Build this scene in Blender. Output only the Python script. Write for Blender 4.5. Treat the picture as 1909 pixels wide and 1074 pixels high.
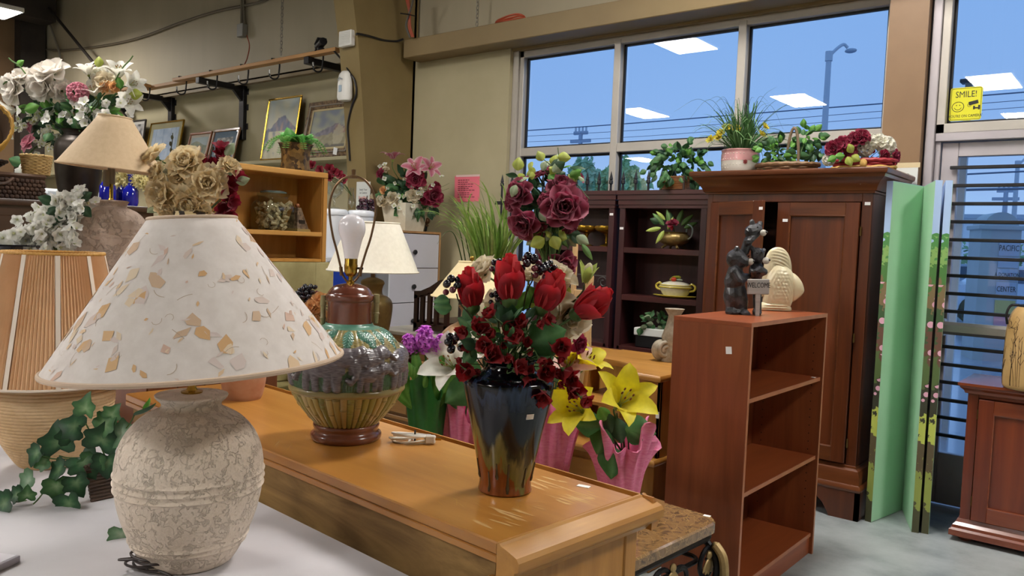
import bpy, bmesh, math, random
from mathutils import Vector as V, Matrix as MX, noise as NZ
PI = math.pi
scene = bpy.context.scene
for o in list(bpy.data.objects): bpy.data.objects.remove(o)
COL = scene.collection

# ---------------------------------------------------------------- camera
FPX, CXP, CYP, EYE = 1500.0, 954.5, 537.0, 1.48
YAW, PITCH, ROLL = math.radians(39), math.radians(3.17), math.radians(2.29)
FW = V((-math.sin(YAW)*math.cos(PITCH), math.cos(YAW)*math.cos(PITCH), -math.sin(PITCH)))
_r0 = V((math.cos(YAW), math.sin(YAW), 0)); _u0 = _r0.cross(FW)
RT = _r0*math.cos(ROLL)+_u0*math.sin(ROLL)
UP = _u0*math.cos(ROLL)-_r0*math.sin(ROLL)
CAM = V((0, 0, EYE))
cd = bpy.data.cameras.new('camera'); cam = bpy.data.objects.new('camera', cd); COL.objects.link(cam)
cd.sensor_width = 36.0; cd.lens = 36.0*FPX/1909.0; cd.clip_start = .05; cd.clip_end = 400
cam.matrix_world = MX(((RT.x, UP.x, -FW.x, 0), (RT.y, UP.y, -FW.y, 0), (RT.z, UP.z, -FW.z, EYE), (0, 0, 0, 1)))
scene.camera = cam
def ray(x, y): return FW+RT*((x-CXP)/FPX)-UP*((y-CYP)/FPX)
def atd(x, y, d): return CAM+ray(x, y)*d              # point at a given depth
def atz(x, y, z): r = ray(x, y); return CAM+r*((z-EYE)/r.z)   # point on a level surface
def aty(x, y, Y): r = ray(x, y); return CAM+r*(Y/r.y)  # point on a plane parallel to the window wall
def atx(x, y, X): r = ray(x, y); return CAM+r*(X/r.x)
def dep(p): return (p-CAM).dot(FW)

# ---------------------------------------------------------------- world, exposure
scene.view_settings.view_transform = 'Standard'; scene.view_settings.look = 'None'
scene.view_settings.exposure = 0.30; scene.view_settings.gamma = 1.0
scene.view_settings.use_curve_mapping = False
def lin(c):
    if isinstance(c, str): c = [int(c[i:i+2], 16)/255 for i in (0, 2, 4)]
    return tuple((v/12.92 if v <= .04045 else ((v+.055)/1.055)**2.4) for v in c[:3])
w = bpy.data.worlds.new('dusk_sky'); scene.world = w; w.use_nodes = True
nt = w.node_tree; nt.nodes.clear()
tc = nt.nodes.new('ShaderNodeTexCoord'); sp = nt.nodes.new('ShaderNodeSeparateXYZ'); nt.links.new(tc.outputs['Generated'], sp.inputs[0])
rp = nt.nodes.new('ShaderNodeValToRGB'); nt.links.new(sp.outputs['Z'], rp.inputs[0])
rp.color_ramp.elements[0].position = 0.0; rp.color_ramp.elements[0].color = (*lin('9fbfe8'), 1)
rp.color_ramp.elements[1].position = .32; rp.color_ramp.elements[1].color = (*lin('7ba5de'), 1)
e = rp.color_ramp.elements.new(.16); e.color = (*lin('86acE0'), 1)
nz = nt.nodes.new('ShaderNodeTexNoise'); nz.inputs['Scale'].default_value = 2.2; nt.links.new(tc.outputs['Generated'], nz.inputs['Vector'])
mx = nt.nodes.new('ShaderNodeMix'); mx.data_type = 'RGBA'; mx.blend_type = 'SOFT_LIGHT'; mx.inputs[0].default_value = .25
nt.links.new(rp.outputs[0], mx.inputs[6]); nt.links.new(nz.outputs[0], mx.inputs[7])
bg = nt.nodes.new('ShaderNodeBackground'); bg.inputs[1].default_value = 1.0; nt.links.new(mx.outputs[2], bg.inputs[0])
wo = nt.nodes.new('ShaderNodeOutputWorld'); nt.links.new(bg.outputs[0], wo.inputs[0])
LIGHT_STRENGTH = 46.0        # radiance of the ceiling LED panels (built with their fixtures below)
LIGHT_COLOUR = (1.0, .955, .90)

# ---------------------------------------------------------------- materials
MATS = {}
def mat(name, c1, c2=None, rough=.5, metal=0., scale=6., stretch=(1, 1, 1), detail=4., dist=0., bump=0., bscale=None, bstretch=None,
        spec=.5, coat=0., kind='noise', attr=None, lo=.35, hi=.65, emit=0., sheen=0., trans=0., coords='Object', c3=None, rvar=0.):
    if name in MATS: return MATS[name]
    m = bpy.data.materials.new(name); m.use_nodes = True; MATS[name] = m
    n = m.node_tree.nodes; l = m.node_tree.links; p = n['Principled BSDF']
    p.inputs['Roughness'].default_value = rough; p.inputs['Metallic'].default_value = metal
    p.inputs['Specular IOR Level'].default_value = spec; p.inputs['Coat Weight'].default_value = coat
    p.inputs['Coat Roughness'].default_value = .12
    p.inputs['Sheen Weight'].default_value = sheen
    p.inputs['Transmission Weight'].default_value = trans
    C1 = (*lin(c1), 1); C2 = (*lin(c2), 1) if c2 else C1
    t = n.new('ShaderNodeTexCoord')
    def tex(sc, st, d=detail):
        mp = n.new('ShaderNodeMapping'); mp.inputs['Scale'].default_value = st; l.new(t.outputs[coords], mp.inputs[0])
        if kind == 'voronoi':
            v = n.new('ShaderNodeTexVoronoi'); v.inputs['Scale'].default_value = sc; l.new(mp.outputs[0], v.inputs['Vector']); return v.outputs['Color'], v
        if kind == 'wave':
            v = n.new('ShaderNodeTexWave'); v.inputs['Scale'].default_value = sc; v.inputs['Distortion'].default_value = dist
            v.inputs['Detail'].default_value = d; l.new(mp.outputs[0], v.inputs['Vector']); return v.outputs['Fac'], v
        v = n.new('ShaderNodeTexNoise'); v.inputs['Scale'].default_value = sc; v.inputs['Detail'].default_value = d
        v.inputs['Distortion'].default_value = dist; v.inputs['Roughness'].default_value = .6
        l.new(mp.outputs[0], v.inputs['Vector']); return v.outputs['Fac'], v
    src = None
    if c2:
        f, _ = tex(scale, stretch)
        r = n.new('ShaderNodeValToRGB'); l.new(f, r.inputs[0])
        r.color_ramp.elements[0].position = lo; r.color_ramp.elements[0].color = C1
        r.color_ramp.elements[1].position = hi; r.color_ramp.elements[1].color = C2
        if c3:
            ee = r.color_ramp.elements.new((lo+hi)/2); ee.color = (*lin(c3), 1)
        src = r.outputs[0]
    if attr:
        a = n.new('ShaderNodeAttribute'); a.attribute_name = attr
        if src:
            mm = n.new('ShaderNodeMix'); mm.data_type = 'RGBA'; mm.blend_type = 'MULTIPLY'; mm.inputs[0].default_value = 1
            l.new(a.outputs['Color'], mm.inputs[6]); l.new(src, mm.inputs[7]); src = mm.outputs[2]
        else: src = a.outputs['Color']
    if src: l.new(src, p.inputs['Base Color'])
    else: p.inputs['Base Color'].default_value = C1
    if emit:
        p.inputs['Emission Strength'].default_value = emit
        p.inputs['Emission Color'].default_value = C1
    if bump:
        mp = n.new('ShaderNodeMapping'); mp.inputs['Scale'].default_value = bstretch or stretch; l.new(t.outputs[coords], mp.inputs[0])
        v = n.new('ShaderNodeTexNoise'); v.inputs['Scale'].default_value = bscale or scale; v.inputs['Detail'].default_value = 5
        l.new(mp.outputs[0], v.inputs['Vector'])
        b = n.new('ShaderNodeBump'); b.inputs['Strength'].default_value = min(1, bump*20); b.inputs['Distance'].default_value = bump
        l.new(v.outputs['Fac'], b.inputs['Height']); l.new(b.outputs[0], p.inputs['Normal'])
    if rvar:
        rr = n.new('ShaderNodeMapRange'); f, _ = tex(scale*1.7, stretch); l.new(f, rr.inputs[0])
        rr.inputs[1].default_value = .3; rr.inputs[2].default_value = .7
        rr.inputs[3].default_value = max(.02, rough-rvar); rr.inputs[4].default_value = min(1, rough+rvar); l.new(rr.outputs[0], p.inputs['Roughness'])
    return m
def wood(name, dark, light, axis='z', rough=.4, coat=.15, sc=5., mid=None):
    st = {'x': (.08, 1, 1), 'y': (1, .08, 1), 'z': (1, 1, .08)}[axis]
    return mat(name, dark, light, rough=rough, coat=coat, scale=sc*4, stretch=st, detail=6, dist=.6, bump=.0006, bscale=60, c3=mid, lo=.3, hi=.7)
def glass_mat(name, tint=(1, 1, 1), refl=.06, k=.9):
    if name in MATS: return MATS[name]
    m = bpy.data.materials.new(name); m.use_nodes = True; MATS[name] = m
    n = m.node_tree.nodes; l = m.node_tree.links; n.clear()
    o = n.new('ShaderNodeOutputMaterial'); a = n.new('ShaderNodeBsdfTransparent'); g = n.new('ShaderNodeBsdfGlossy'); x = n.new('ShaderNodeMixShader')
    a.inputs[0].default_value = (*tint, 1); g.inputs['Roughness'].default_value = .0
    lw = n.new('ShaderNodeLayerWeight'); pw = n.new('ShaderNodeMath'); pw.operation = 'POWER'; pw.inputs[1].default_value = 4
    mu = n.new('ShaderNodeMath'); mu.operation = 'MULTIPLY_ADD'; mu.inputs[1].default_value = k; mu.inputs[2].default_value = refl
    l.new(lw.outputs['Facing'], pw.inputs[0]); l.new(pw.outputs[0], mu.inputs[0]); l.new(mu.outputs[0], x.inputs[0])
    l.new(a.outputs[0], x.inputs[1]); l.new(g.outputs[0], x.inputs[2]); l.new(x.outputs[0], o.inputs[0])
    return m

# ---------------------------------------------------------------- mesh builder
class G:
    def __init__(s): s.v = []; s.f = []; s.c = None
    def add(s, vs, fs):
        b = len(s.v); s.v += [tuple(q) for q in vs]; s.f += [tuple(i+b for i in q) for q in fs]; return s
    def xf(s, m):
        s.v = [tuple(m @ V(q)) for q in s.v]; return s
    def join(s, o, m=None):
        return s.add([m @ V(q) for q in o.v] if m else o.v, o.f)
def box(x0, x1, y0, y1, z0, z1, b=0.):
    g = G()
    if b <= 0:
        return g.add([(x0, y0, z0), (x1, y0, z0), (x1, y1, z0), (x0, y1, z0), (x0, y0, z1), (x1, y0, z1), (x1, y1, z1), (x0, y1, z1)],
                     [(0, 3, 2, 1), (4, 5, 6, 7), (0, 1, 5, 4), (1, 2, 6, 5), (2, 3, 7, 6), (3, 0, 4, 7)])
    X = (x0, x1); Y = (y0, y1); Z = (z0, z1); idx = {}
    for i in (0, 1):
        for j in (0, 1):
            for k in (0, 1):
                dx = b if i == 0 else -b; dy = b if j == 0 else -b; dz = b if k == 0 else -b
                for a, p in (('x', (X[i], Y[j]+dy, Z[k]+dz)), ('y', (X[i]+dx, Y[j], Z[k]+dz)), ('z', (X[i]+dx, Y[j]+dy, Z[k]))):
                    idx[(i, j, k, a)] = len(g.v); g.v.append(p)
    cx, cy, cz = (x0+x1)/2, (y0+y1)/2, (z0+z1)/2; c = V((cx, cy, cz))
    def face(q):
        pts = [V(g.v[i]) for i in q]; n = (pts[1]-pts[0]).cross(pts[2]-pts[0]); m = sum(pts, V())/len(pts)
        g.f.append(tuple(q) if n.dot(m-c) > 0 else tuple(reversed(q)))
    for a, ax in (('x', 0), ('y', 1), ('z', 2)):
        for s in (0, 1):
            q = []
            for u, w_ in ((0, 0), (1, 0), (1, 1), (0, 1)):
                k = [u, w_]; k.insert(ax, s); q.append(idx[(*k, a)])
            face(q)
    for ax, (a, bb) in ((0, 'yz'), (1, 'xz'), (2, 'xy')):
        for u in (0, 1):
            for w_ in (0, 1):
                k0 = [u, w_]; k0.insert(ax, 0); k1 = [u, w_]; k1.insert(ax, 1)
                face([idx[(*k0, a)], idx[(*k1, a)], idx[(*k1, bb)], idx[(*k0, bb)]])
    for i in (0, 1):
        for j in (0, 1):
            for k in (0, 1): face([idx[(i, j, k, 'x')], idx[(i, j, k, 'y')], idx[(i, j, k, 'z')]])
    return g
def lathe(prof, n=32, sx=1., sy=1., fn=None):
    """prof = [(r,z)...]; ends with r=0 close themselves. fn(theta,i,r,z)->(r,z)"""
    g = G(); rows = []
    for i, (r, z) in enumerate(prof):
        if r <= 1e-6: rows.append([len(g.v)]); g.v.append((0, 0, z)); continue
        row = []
        for k in range(n):
            t = 2*PI*k/n; rr, zz = (r, z) if not fn else fn(t, i, r, z)
            row.append(len(g.v)); g.v.append((rr*math.cos(t)*sx, rr*math.sin(t)*sy, zz))
        rows.append(row)
    for a, b in zip(rows, rows[1:]):
        for k in range(n):
            k2 = (k+1) % n
            if len(a) == 1 and len(b) == 1: break
            if len(a) == 1: g.f.append((a[0], b[k2], b[k]))
            elif len(b) == 1: g.f.append((a[k], a[k2], b[0]))
            else: g.f.append((a[k], a[k2], b[k2], b[k]))
    return g
def smooth_prof(pts, n=4):
    out = []
    P = [V((p[0], p[1])) for p in pts]; P = [P[0]*2-P[1]]+P+[P[-1]*2-P[-2]]
    for i in range(1, len(P)-2):
        for k in range(n):
            t = k/n; a, b, c, d = P[i-1:i+3]
            q = .5*((2*b)+(c-a)*t+(2*a-5*b+4*c-d)*t*t+(3*b-a-3*c+d)*t*t*t); out.append((max(q.x, 0), q.y))
    out.append((P[-2].x, P[-2].y)); return out
def tube(pts, r, n=8, cap=True, closed=False, flat=1.):
    g = G(); P = [V(p) for p in pts]; R = r if isinstance(r, (list, tuple)) else [r]*len(P); up = None; rows = []
    for i, p in enumerate(P):
        if closed: t = P[(i+1) % len(P)]-P[i-1]
        else: t = P[min(i+1, len(P)-1)]-P[max(i-1, 0)]
        if t.length < 1e-9: t = V((0, 0, 1))
        t.normalize()
        if up is None:
            a = V((0, 0, 1)) if abs(t.z) < .9 else V((1, 0, 0)); up = (a-t*a.dot(t)).normalized()
        else:
            up = up-t*up.dot(t); up = up.normalized() if up.length > 1e-6 else t.orthogonal().normalized()
        s = t.cross(up); row = []
        for k in range(n):
            th = 2*PI*k/n; row.append(len(g.v)); g.v.append(tuple(p+(s*math.cos(th)+up*math.sin(th)*flat)*R[i]))
        rows.append(row)
    m = len(rows)
    for i in range(m if closed else m-1):
        a = rows[i]; b = rows[(i+1) % m]
        for k in range(n): g.f.append((a[k], a[(k+1) % n], b[(k+1) % n], b[k]))
    if cap and not closed: g.f.append(tuple(reversed(rows[0]))); g.f.append(tuple(rows[-1]))
    return g
def spline(pts, n=6, closed=False):
    P = [V(p) for p in pts]; out = []
    if closed: Q = [P[-1]]+P+[P[0], P[1]]
    else: Q = [P[0]*2-P[1]]+P+[P[-1]*2-P[-2]]
    for i in range(1, len(Q)-2):
        a, b, c, d = Q[i-1:i+3]
        for k in range(n):
            t = k/n; out.append(.5*((2*b)+(c-a)*t+(2*a-5*b+4*c-d)*t*t+(3*b-a-3*c+d)*t*t*t))
    if not closed: out.append(P[-1])
    return out
def ball(c=(0, 0, 0), r=(1, 1, 1), n=12, m=8):
    if not isinstance(r, (tuple, list)): r = (r, r, r)
    g = lathe([(math.sin(PI*i/m), -math.cos(PI*i/m)) if 0 < i < m else (0, -1 if i == 0 else 1) for i in range(m+1)], n)
    g.v = [(c[0]+x*r[0], c[1]+y*r[1], c[2]+z*r[2]) for x, y, z in g.v]; return g
def prism(poly, d0, d1, plane='xz'):
    """extrude a 2D outline; plane 'xz' extrudes along y, 'yz' along x, 'xy' along z"""
    g = G(); n = len(poly)
    def p3(q, d): return {'xz': (q[0], d, q[1]), 'yz': (d, q[0], q[1]), 'xy': (q[0], q[1], d)}[plane]
    g.v = [p3(q, d0) for q in poly]+[p3(q, d1) for q in poly]
    g.f = [tuple(range(n)), tuple(reversed(range(n, 2*n)))]+[(i, i+n, (i+1) % n+n, (i+1) % n) for i in range(n)]
    return g
def mesh(g, m, smooth=35, name='m', cols=None):
    me = bpy.data.meshes.new(name); me.from_pydata(g.v, [], g.f)
    bm = bmesh.new(); bm.from_mesh(me); 
    if getattr(g, 'fixn', True): bmesh.ops.recalc_face_normals(bm, faces=bm.faces)
    bm.to_mesh(me); bm.free()
    if smooth:
        me.shade_smooth()
        if smooth < 180: me.set_sharp_from_angle(angle=math.radians(smooth))
    if cols:
        a = me.color_attributes.new('Col', 'FLOAT_COLOR', 'POINT')
        for i, c in enumerate(cols): a.data[i].color = (c[0], c[1], c[2], 1)
    me.materials.append(m); return me
def ob(name, me, parent=None, mx=None, loc=None, rz=0.):
    o = bpy.data.objects.new(name, me); COL.objects.link(o)
    if parent: o.parent = parent
    if mx is not None: o.matrix_basis = mx
    elif loc is not None or rz: o.location = loc or (0, 0, 0); o.rotation_euler = (0, 0, rz)
    return o
def tag(o, label, cat, group=None, kind=None):
    o['label'] = label; o['category'] = cat
    if group: o['group'] = group
    if kind: o['kind'] = kind
    return o
def thing(name, label, cat, loc=(0, 0, 0), rz=0., group=None):
    o = bpy.data.objects.new(name, None); COL.objects.link(o); o.empty_display_size = .05
    o.location = loc; o.rotation_euler = (0, 0, rz); return tag(o, label, cat, group)
def part(name, g, m, parent, smooth=35, mx=None, label=None, cols=None):
    o = ob(name, mesh(g, m, smooth, name, cols), parent, mx)
    if label: o['label'] = label
    return o
def struct(name, g, m, parent=None, smooth=30):
    o = ob(name, mesh(g, m, smooth, name), parent)
    if parent is None: o['kind'] = 'structure'
    return o
def T(x, y=None, z=None):
    return MX.Translation(V((x, y, z)) if y is not None else V(x))
def aim(p, d, roll=0., s=1., up=None):
    """matrix with local +z along d"""
    z = V(d).normalized(); a = V(up) if up else (V((0, 0, 1)) if abs(z.z) < .95 else V((0, 1, 0)))
    x = a.cross(z).normalized(); y = z.cross(x)
    m = MX(((x.x, y.x, z.x, 0), (x.y, y.y, z.y, 0), (x.z, y.z, z.z, 0), (0, 0, 0, 1)))
    return MX.Translation(V(p)) @ m @ MX.Rotation(roll, 4, 'Z') @ MX.Scale(s, 4)
def TOCAM(p): return (CAM-V(p)).normalized()
rnd = random.Random(7)
_stk = {}
def sticker(parent, p, n, w_=.03, h=.018, roll=0.):
    """small white price sticker lying on a face with normal n (in the parent's space)"""
    k = (w_, h)
    if k not in _stk: _stk[k] = mesh(box(-w_/2, w_/2, -h/2, h/2, 0, .0012), mat('sticker_paper', 'f2f2f0', rough=.6), 0)
    return ob('price_sticker', _stk[k], parent, aim(p, n, roll))
FONT_CACHE = {}
def text_mesh(s, size, m, extrude=.0006, align='CENTER', squeeze=1., spacing=1.):
    c = bpy.data.curves.new('lettering', 'FONT'); c.body = s; c.size = size; c.extrude = extrude
    c.align_x = align; c.align_y = 'CENTER'; c.space_character = spacing; c.resolution_u = 2
    o = bpy.data.objects.new('tmp', c); COL.objects.link(o)
    dg = bpy.context.evaluated_depsgraph_get(); me = bpy.data.meshes.new_from_object(o.evaluated_get(dg))
    bpy.data.objects.remove(o); me.materials.clear(); me.materials.append(m)
    if squeeze != 1.: me.transform(MX.Diagonal((squeeze, 1, 1, 1)))
    return me
# ================================================================ shell materials
m_wall = mat('wall_paint_beige', 'b6ac8b', 'ada382', rough=.7, scale=1.5, bump=.0008, bscale=40)
m_wallup = mat('wall_insulation_sheet', 'b8ad93', 'aca187', rough=.6, scale=.8, stretch=(1.5, 1, .3), bump=.006, bscale=3)
m_beam = mat('beam_paint_tan', '8f7b57', '867250', rough=.55, scale=2.)
m_colum = mat('column_paint_ochre', '8b784f', '826f47', rough=.5, scale=3.)
m_dark = mat('dark_steel', '2b2521', '3a322c', rough=.6, scale=3)
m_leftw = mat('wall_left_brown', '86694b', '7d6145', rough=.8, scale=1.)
m_alu = mat('aluminium_frame', 'b9b3aa', 'aea89f', rough=.45, metal=.25, scale=3)
m_alu2 = mat('aluminium_door', 'b4adb0', 'aba4a7', rough=.45, metal=.25, scale=3)
m_gasket = mat('black_gasket', '14151a', rough=.5)
m_black = mat('black_steel', '141316', '1d1b1e', rough=.45, scale=20)
m_floor = mat('concrete_floor', '6f7678', 'b2b9ba', rough=.42, scale=2.6, detail=9, bump=.001, bscale=18, c3='9da4a5', rvar=.12, lo=.3, hi=.72)
m_glass = glass_mat('window_glass', (.97, .985, 1.), refl=.05, k=.7)
WY = 5.4
struct('floor', box(-14.6, 5.2, -11.8, 5.42, -.12, 0), m_floor, smooth=0)
struct('ceiling', box(-14.6, 5.2, -11.8, 5.6, 5.6, 5.75), mat('ceiling_dark', '5a5148', '4c443c', rough=.8, scale=2), smooth=0)
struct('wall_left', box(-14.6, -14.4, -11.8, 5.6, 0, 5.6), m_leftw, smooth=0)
struct('wall_right', box(5., 5.2, -11.8, 5.6, 0, 5.6), m_wall, smooth=0)
struct('wall_front', box(-14.6, 5.2, -12.0, -11.8, 0, 5.6), m_wall, smooth=0)
HZ0 = aty(1240, 28, 5.15).z; HZ1 = aty(1155, 0, 5.15).z
WZ1 = 3.12; WX0, WX1 = -4.40, -1.40
wb = struct('wall_back', box(-14.4, -4.46, 5.36, 5.62, 0, 3.19), m_wall, smooth=0)
struct('wall_upper', box(-14.4, 5.0, 5.40, 5.62, 3.19, 5.6), m_wallup, wb, 0)
struct('wall_sill', box(-4.46, -1.38, 5.38, 5.62, 0, .80), m_wall, wb, 0)
struct('wall_end', box(.6, 5.0, 5.38, 5.62, 0, 3.19), m_wall, wb, 0)
struct('trim_1', box(-14.4, -5.95, 5.20, 5.36, 3.19, 3.215, .004).join(box(-14.4, -5.95, 5.20, 5.215, 3.16, 3.215)), m_beam)   # girt ledge over the pictures
struct('trim_2', box(-14.4, -5.95, 5.12, 5.36, 2.24, 2.275, .004), m_wall)           # low shelf ledge the pictures stand on
X0h = aty(752, 92, 5.15).x
struct('beam_header', box(X0h, 2.0, 5.15, 5.40, HZ0, HZ1, .006), m_beam)['kind'] = 'structure'
# ---- tapered steel column with wide side face, at the end of the window wall
cR = -5.62; cL = -5.88
g = G()
pr = [(4.83, 0), (4.83, 1.5), (4.80, 2.0), (4.74, 2.6), (4.66, 3.2), (4.52, 3.9), (4.30, 5.6)]
web = prism([(y+.02, z) for y, z in pr]+[(5.38, 5.6), (5.38, 0)], cR-.012, cR, 'yz')
colm = struct('column_left', web, m_colum, smooth=0)
fl = prism([(y, z) for y, z in pr]+[(y+.02, z) for y, z in reversed(pr)], cL, cR, 'yz')
struct('flange', fl, mat('column_face_paint', '8b784f', '826f47', rough=.5, scale=3), colm, 0)
struct('flange', box(cL, cR, 5.33, 5.358, 0, 5.6), m_colum, colm, 0)
# ---- column between window and door
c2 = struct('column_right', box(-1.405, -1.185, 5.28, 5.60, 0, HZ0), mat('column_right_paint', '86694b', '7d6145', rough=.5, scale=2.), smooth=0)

# ================================================================ window
def window(name, xs, z0, z1, ztr, y=5.42, fw=.055):
    w_ = bpy.data.objects.new(name, None); COL.objects.link(w_); w_['kind'] = 'structure'
    g = box(xs[0], xs[-1], y, y+.09, z1-fw, z1, .004).join(box(xs[0], xs[-1], y, y+.09, z0, z0+fw, .004))
    g.join(box(xs[0], xs[0]+fw*.8, y, y+.09, z0, z1, .004)).join(box(xs[-1]-fw*.8, xs[-1], y, y+.09, z0, z1, .004))
    part('frame', g, m_alu, w_, 0)
    for x in xs[1:-1]: part('mullion', box(x-fw*.55, x+fw*.55, y-.004, y+.1, z0+.01, z1-.02, .004), m_alu, w_, 0)
    rows = [(z0+fw, ztr-.035), (ztr+.035, z1-fw)] if ztr else [(z0+fw, z1-fw)]
    for a, b in zip(xs, xs[1:]):
        l, r = a+fw*.8, b-fw*.8
        if a in xs[1:-1]: l = a+fw*.55
        if b in xs[1:-1]: r = b-fw*.55
        if ztr: part('transom', box(l-.002, r+.002, y+.002, y+.09, ztr-.035, ztr+.035, .004), m_alu, w_, 0)
        for q0, q1 in rows:
            e_ = .016
            gk = box(l, l+e_, y+.05, y+.07, q0, q1).join(box(r-e_, r, y+.05, y+.07, q0, q1)).join(box(l, r, y+.05, y+.07, q1-e_, q1)).join(box(l, r, y+.05, y+.07, q0, q0+e_))
            part('gasket', gk, m_gasket, w_, 0)
            part('pane', box(l+.004, r-.004, y+.057, y+.063, q0+.004, q1-.004), m_glass, w_, 0)
    return w_
window('window_1', [WX0, -3.425, -2.405, -1.405], .80, WZ1, 2.262)
struct('trim_3', box(-4.46, WX0, 5.40, 5.56, .8, WZ1+.1).join(box(-1.425, -1.405, 5.40, 5.425, .8, WZ1)), m_alu, None, 0)
struct('trim_4', box(-4.47, 2.0, 5.38, 5.60, WZ1, 3.2), m_beam, None, 0)
# transom window over the door, with the door below
window('window_2', [-1.125, .60], 2.235, WZ1, None, y=5.36, fw=.06)
dr = bpy.data.objects.new('door_1', None); COL.objects.link(dr); dr['kind'] = 'structure'
DX0, DX1 = -1.125, .02
part('door_frame', box(DX0-.05, DX0, 5.34, 5.50, 0, 3.2, .004).join(box(DX0, DX0+.03, 5.38, 5.5, 0, 2.2, .003)).join(box(DX0, .6, 5.36, 5.5, 2.19, 2.245, .004)).join(box(DX1, DX1+.06, 5.36, 5.5, 0, 2.2, .004)), m_alu2, dr, 0)
a, b = DX0+.035, DX1-.005; ls = -1.0
part('stile', box(a, ls, 5.40, 5.45, .01, 2.185, .004), m_alu2, dr, 0)
part('stile', box(b-.11, b, 5.40, 5.45, .01, 2.185, .004), m_alu2, dr, 0)
part('rail', box(ls, b-.11, 5.40, 5.45, 2.10, 2.185, .004), m_alu2, dr, 0)
part('rail', box(ls, b-.11, 5.40, 5.45, .01, .32, .004), m_alu2, dr, 0, label='wide grey bottom rail of the glass door')
part('pane', box(ls, b-.11, 5.422, 5.428, .32, 2.10), m_glass, dr, 0)
bm_ = mesh(box(0, .98, -.012, .012, -.010, .010, .003), m_black, 0)
for i in range(16):
    z = 2.033-i*.1066
    if abs(z-1.075) < .04: continue
    ob('security_bar', bm_, dr, loc=(-1.035, 5.375, z))
part('push_bar', box(-1.03, b-.05, 5.30, 5.37, 1.045, 1.12, .018).join(box(-1.06, -1.0, 5.33, 5.40, 1.03, 1.135, .006)), mat('push_bar_metal', 'a9a7a2', '9b9994', rough=.35, metal=.6, scale=4), dr)
struct('wall_door_side', box(.08, .6, 5.38, 5.6, 0, 2.19), m_wall, wb, 0)

# ================================================================ lights
m_led = mat('led_diffuser', 'ffffff', rough=.5)
nn = m_led.node_tree.nodes['Principled BSDF']; nn.inputs['Emission Color'].default_value = (*LIGHT_COLOUR, 1); nn.inputs['Emission Strength'].default_value = LIGHT_STRENGTH
m_fix = mat('white_enamel', 'e4e2dc', rough=.4)
fx = dict(fr=mesh(box(-.32, .32, -.62, .62, .012, .07, .006), m_fix, 0), df=mesh(box(-.29, .29, -.59, .59, 0, .014, .004), m_led, 0),
          rod=mesh(tube([(0, 0, .07), (0, 0, 1.40)], .006, 6), m_dark))
# panels seen directly or mirrored in the window glass, plus the two whose shadows show on the dresser and in the cherry bookcase
for x, y, n in [(-12.0, 3.55, ''), (-8.41, -3.39, '_rear_left_offscreen'), (-5.24, -3.38, '_rear_middle_offscreen'), (-2.2, -3.3, '_rear_right_offscreen'), (-2.24, -6.9, '_rear_far_offscreen'),
                (-5.17, 1.33, '_left_offscreen'), (-12.7, -10.9, '_rear_corner_offscreen'), (-1.6, 3.55, '_window_offscreen'), (1.9, 2.9, '_door_offscreen')]:
    t = thing('ceiling_light'+n, 'white LED panel light hanging from the ceiling outside the picture' if n else 'bright LED panel light hanging by the dark roof girder', 'light', (x, y, 4.2), 0, 'LED panels outside the picture' if n else None)
    ob('housing', fx['fr'], t); ob('diffuser'+n, fx['df'], t)
    for s in (-.5, .5): ob('rod', fx['rod'], t, loc=(0, s, 0))
# ceiling girder in the far corner with cables
g = box(-14.0, -13.6, -4, 5.3, 4.62, 5.6, 0)
tag(ob('roof_girder', mesh(g, m_dark, 0)), 'dark steel roof girder running above the brown wall', 'girder')
g = tube([aty(93, 45, 5.342), aty(100, 65, 5.342), aty(110, 95, 5.342), aty(113, 118, 5.342)], .018, 6)
tag(ob('conduit', mesh(g, mat('conduit_grey', '8a8478', rough=.5))), 'thin grey conduit bending down the corner of the wall', 'conduit')
tag(ob('tie_rod', mesh(tube([aty(90, 14, 5.2), aty(185, 130, 5.2)], .022, 6), m_dark)), 'dark diagonal brace rod on the upper wall', 'rod')
tag(ob('corner_post', mesh(box(-14.4, -14.15, 5.0, 5.36, 0, 5.6), m_dark, 0)), 'dark steel post in the far wall corner', 'post')

# ================================================================ outdoors
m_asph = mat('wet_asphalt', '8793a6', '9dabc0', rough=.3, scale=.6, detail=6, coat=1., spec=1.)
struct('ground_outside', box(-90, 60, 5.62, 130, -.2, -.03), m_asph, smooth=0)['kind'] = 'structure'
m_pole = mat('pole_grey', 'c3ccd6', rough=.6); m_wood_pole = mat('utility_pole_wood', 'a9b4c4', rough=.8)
def street_light(px, ytop, Y, arm, lbl, th=.09):
    p = aty(px, ytop, Y); t = thing('street_light', lbl, 'street light', (p.x, p.y, -.03))
    H = p.z+.03; k = .022*dep(p)/20
    part('pole', tube([(0, 0, 0), (0, 0, H)], [th, th*.62], 10), m_pole, t)
    part('cap', lathe([(0, .02+H), (th*.9, H), (th*.9, H-.25), (0, H-.26)], 10), m_pole, t)
    s = dep(p)/FPX; r = V((RT.x, RT.y, 0)).normalized()
    q = lambda a_, b_: tuple(r*(a_*s)+V((0, 0, H+b_*s)))
    part('arm', tube(spline([q(1, -8), q(14, 6), q(26, 14), q(34, 8)], 5), th*.38, 8), m_pole, t)
    h = ball((0, 0, 0), (14*s*.8, 10*s*.7, 4.5*s), 12, 8); part('lamp_head', h, mat('lamp_head_grey', 'aab6c4', rough=.5), t, mx=T(q(40, 3)))
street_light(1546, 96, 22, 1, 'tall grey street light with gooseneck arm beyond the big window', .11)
street_light(1898, 300, 34, -1, 'distant slim street light seen through the glass door', .11)
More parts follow.
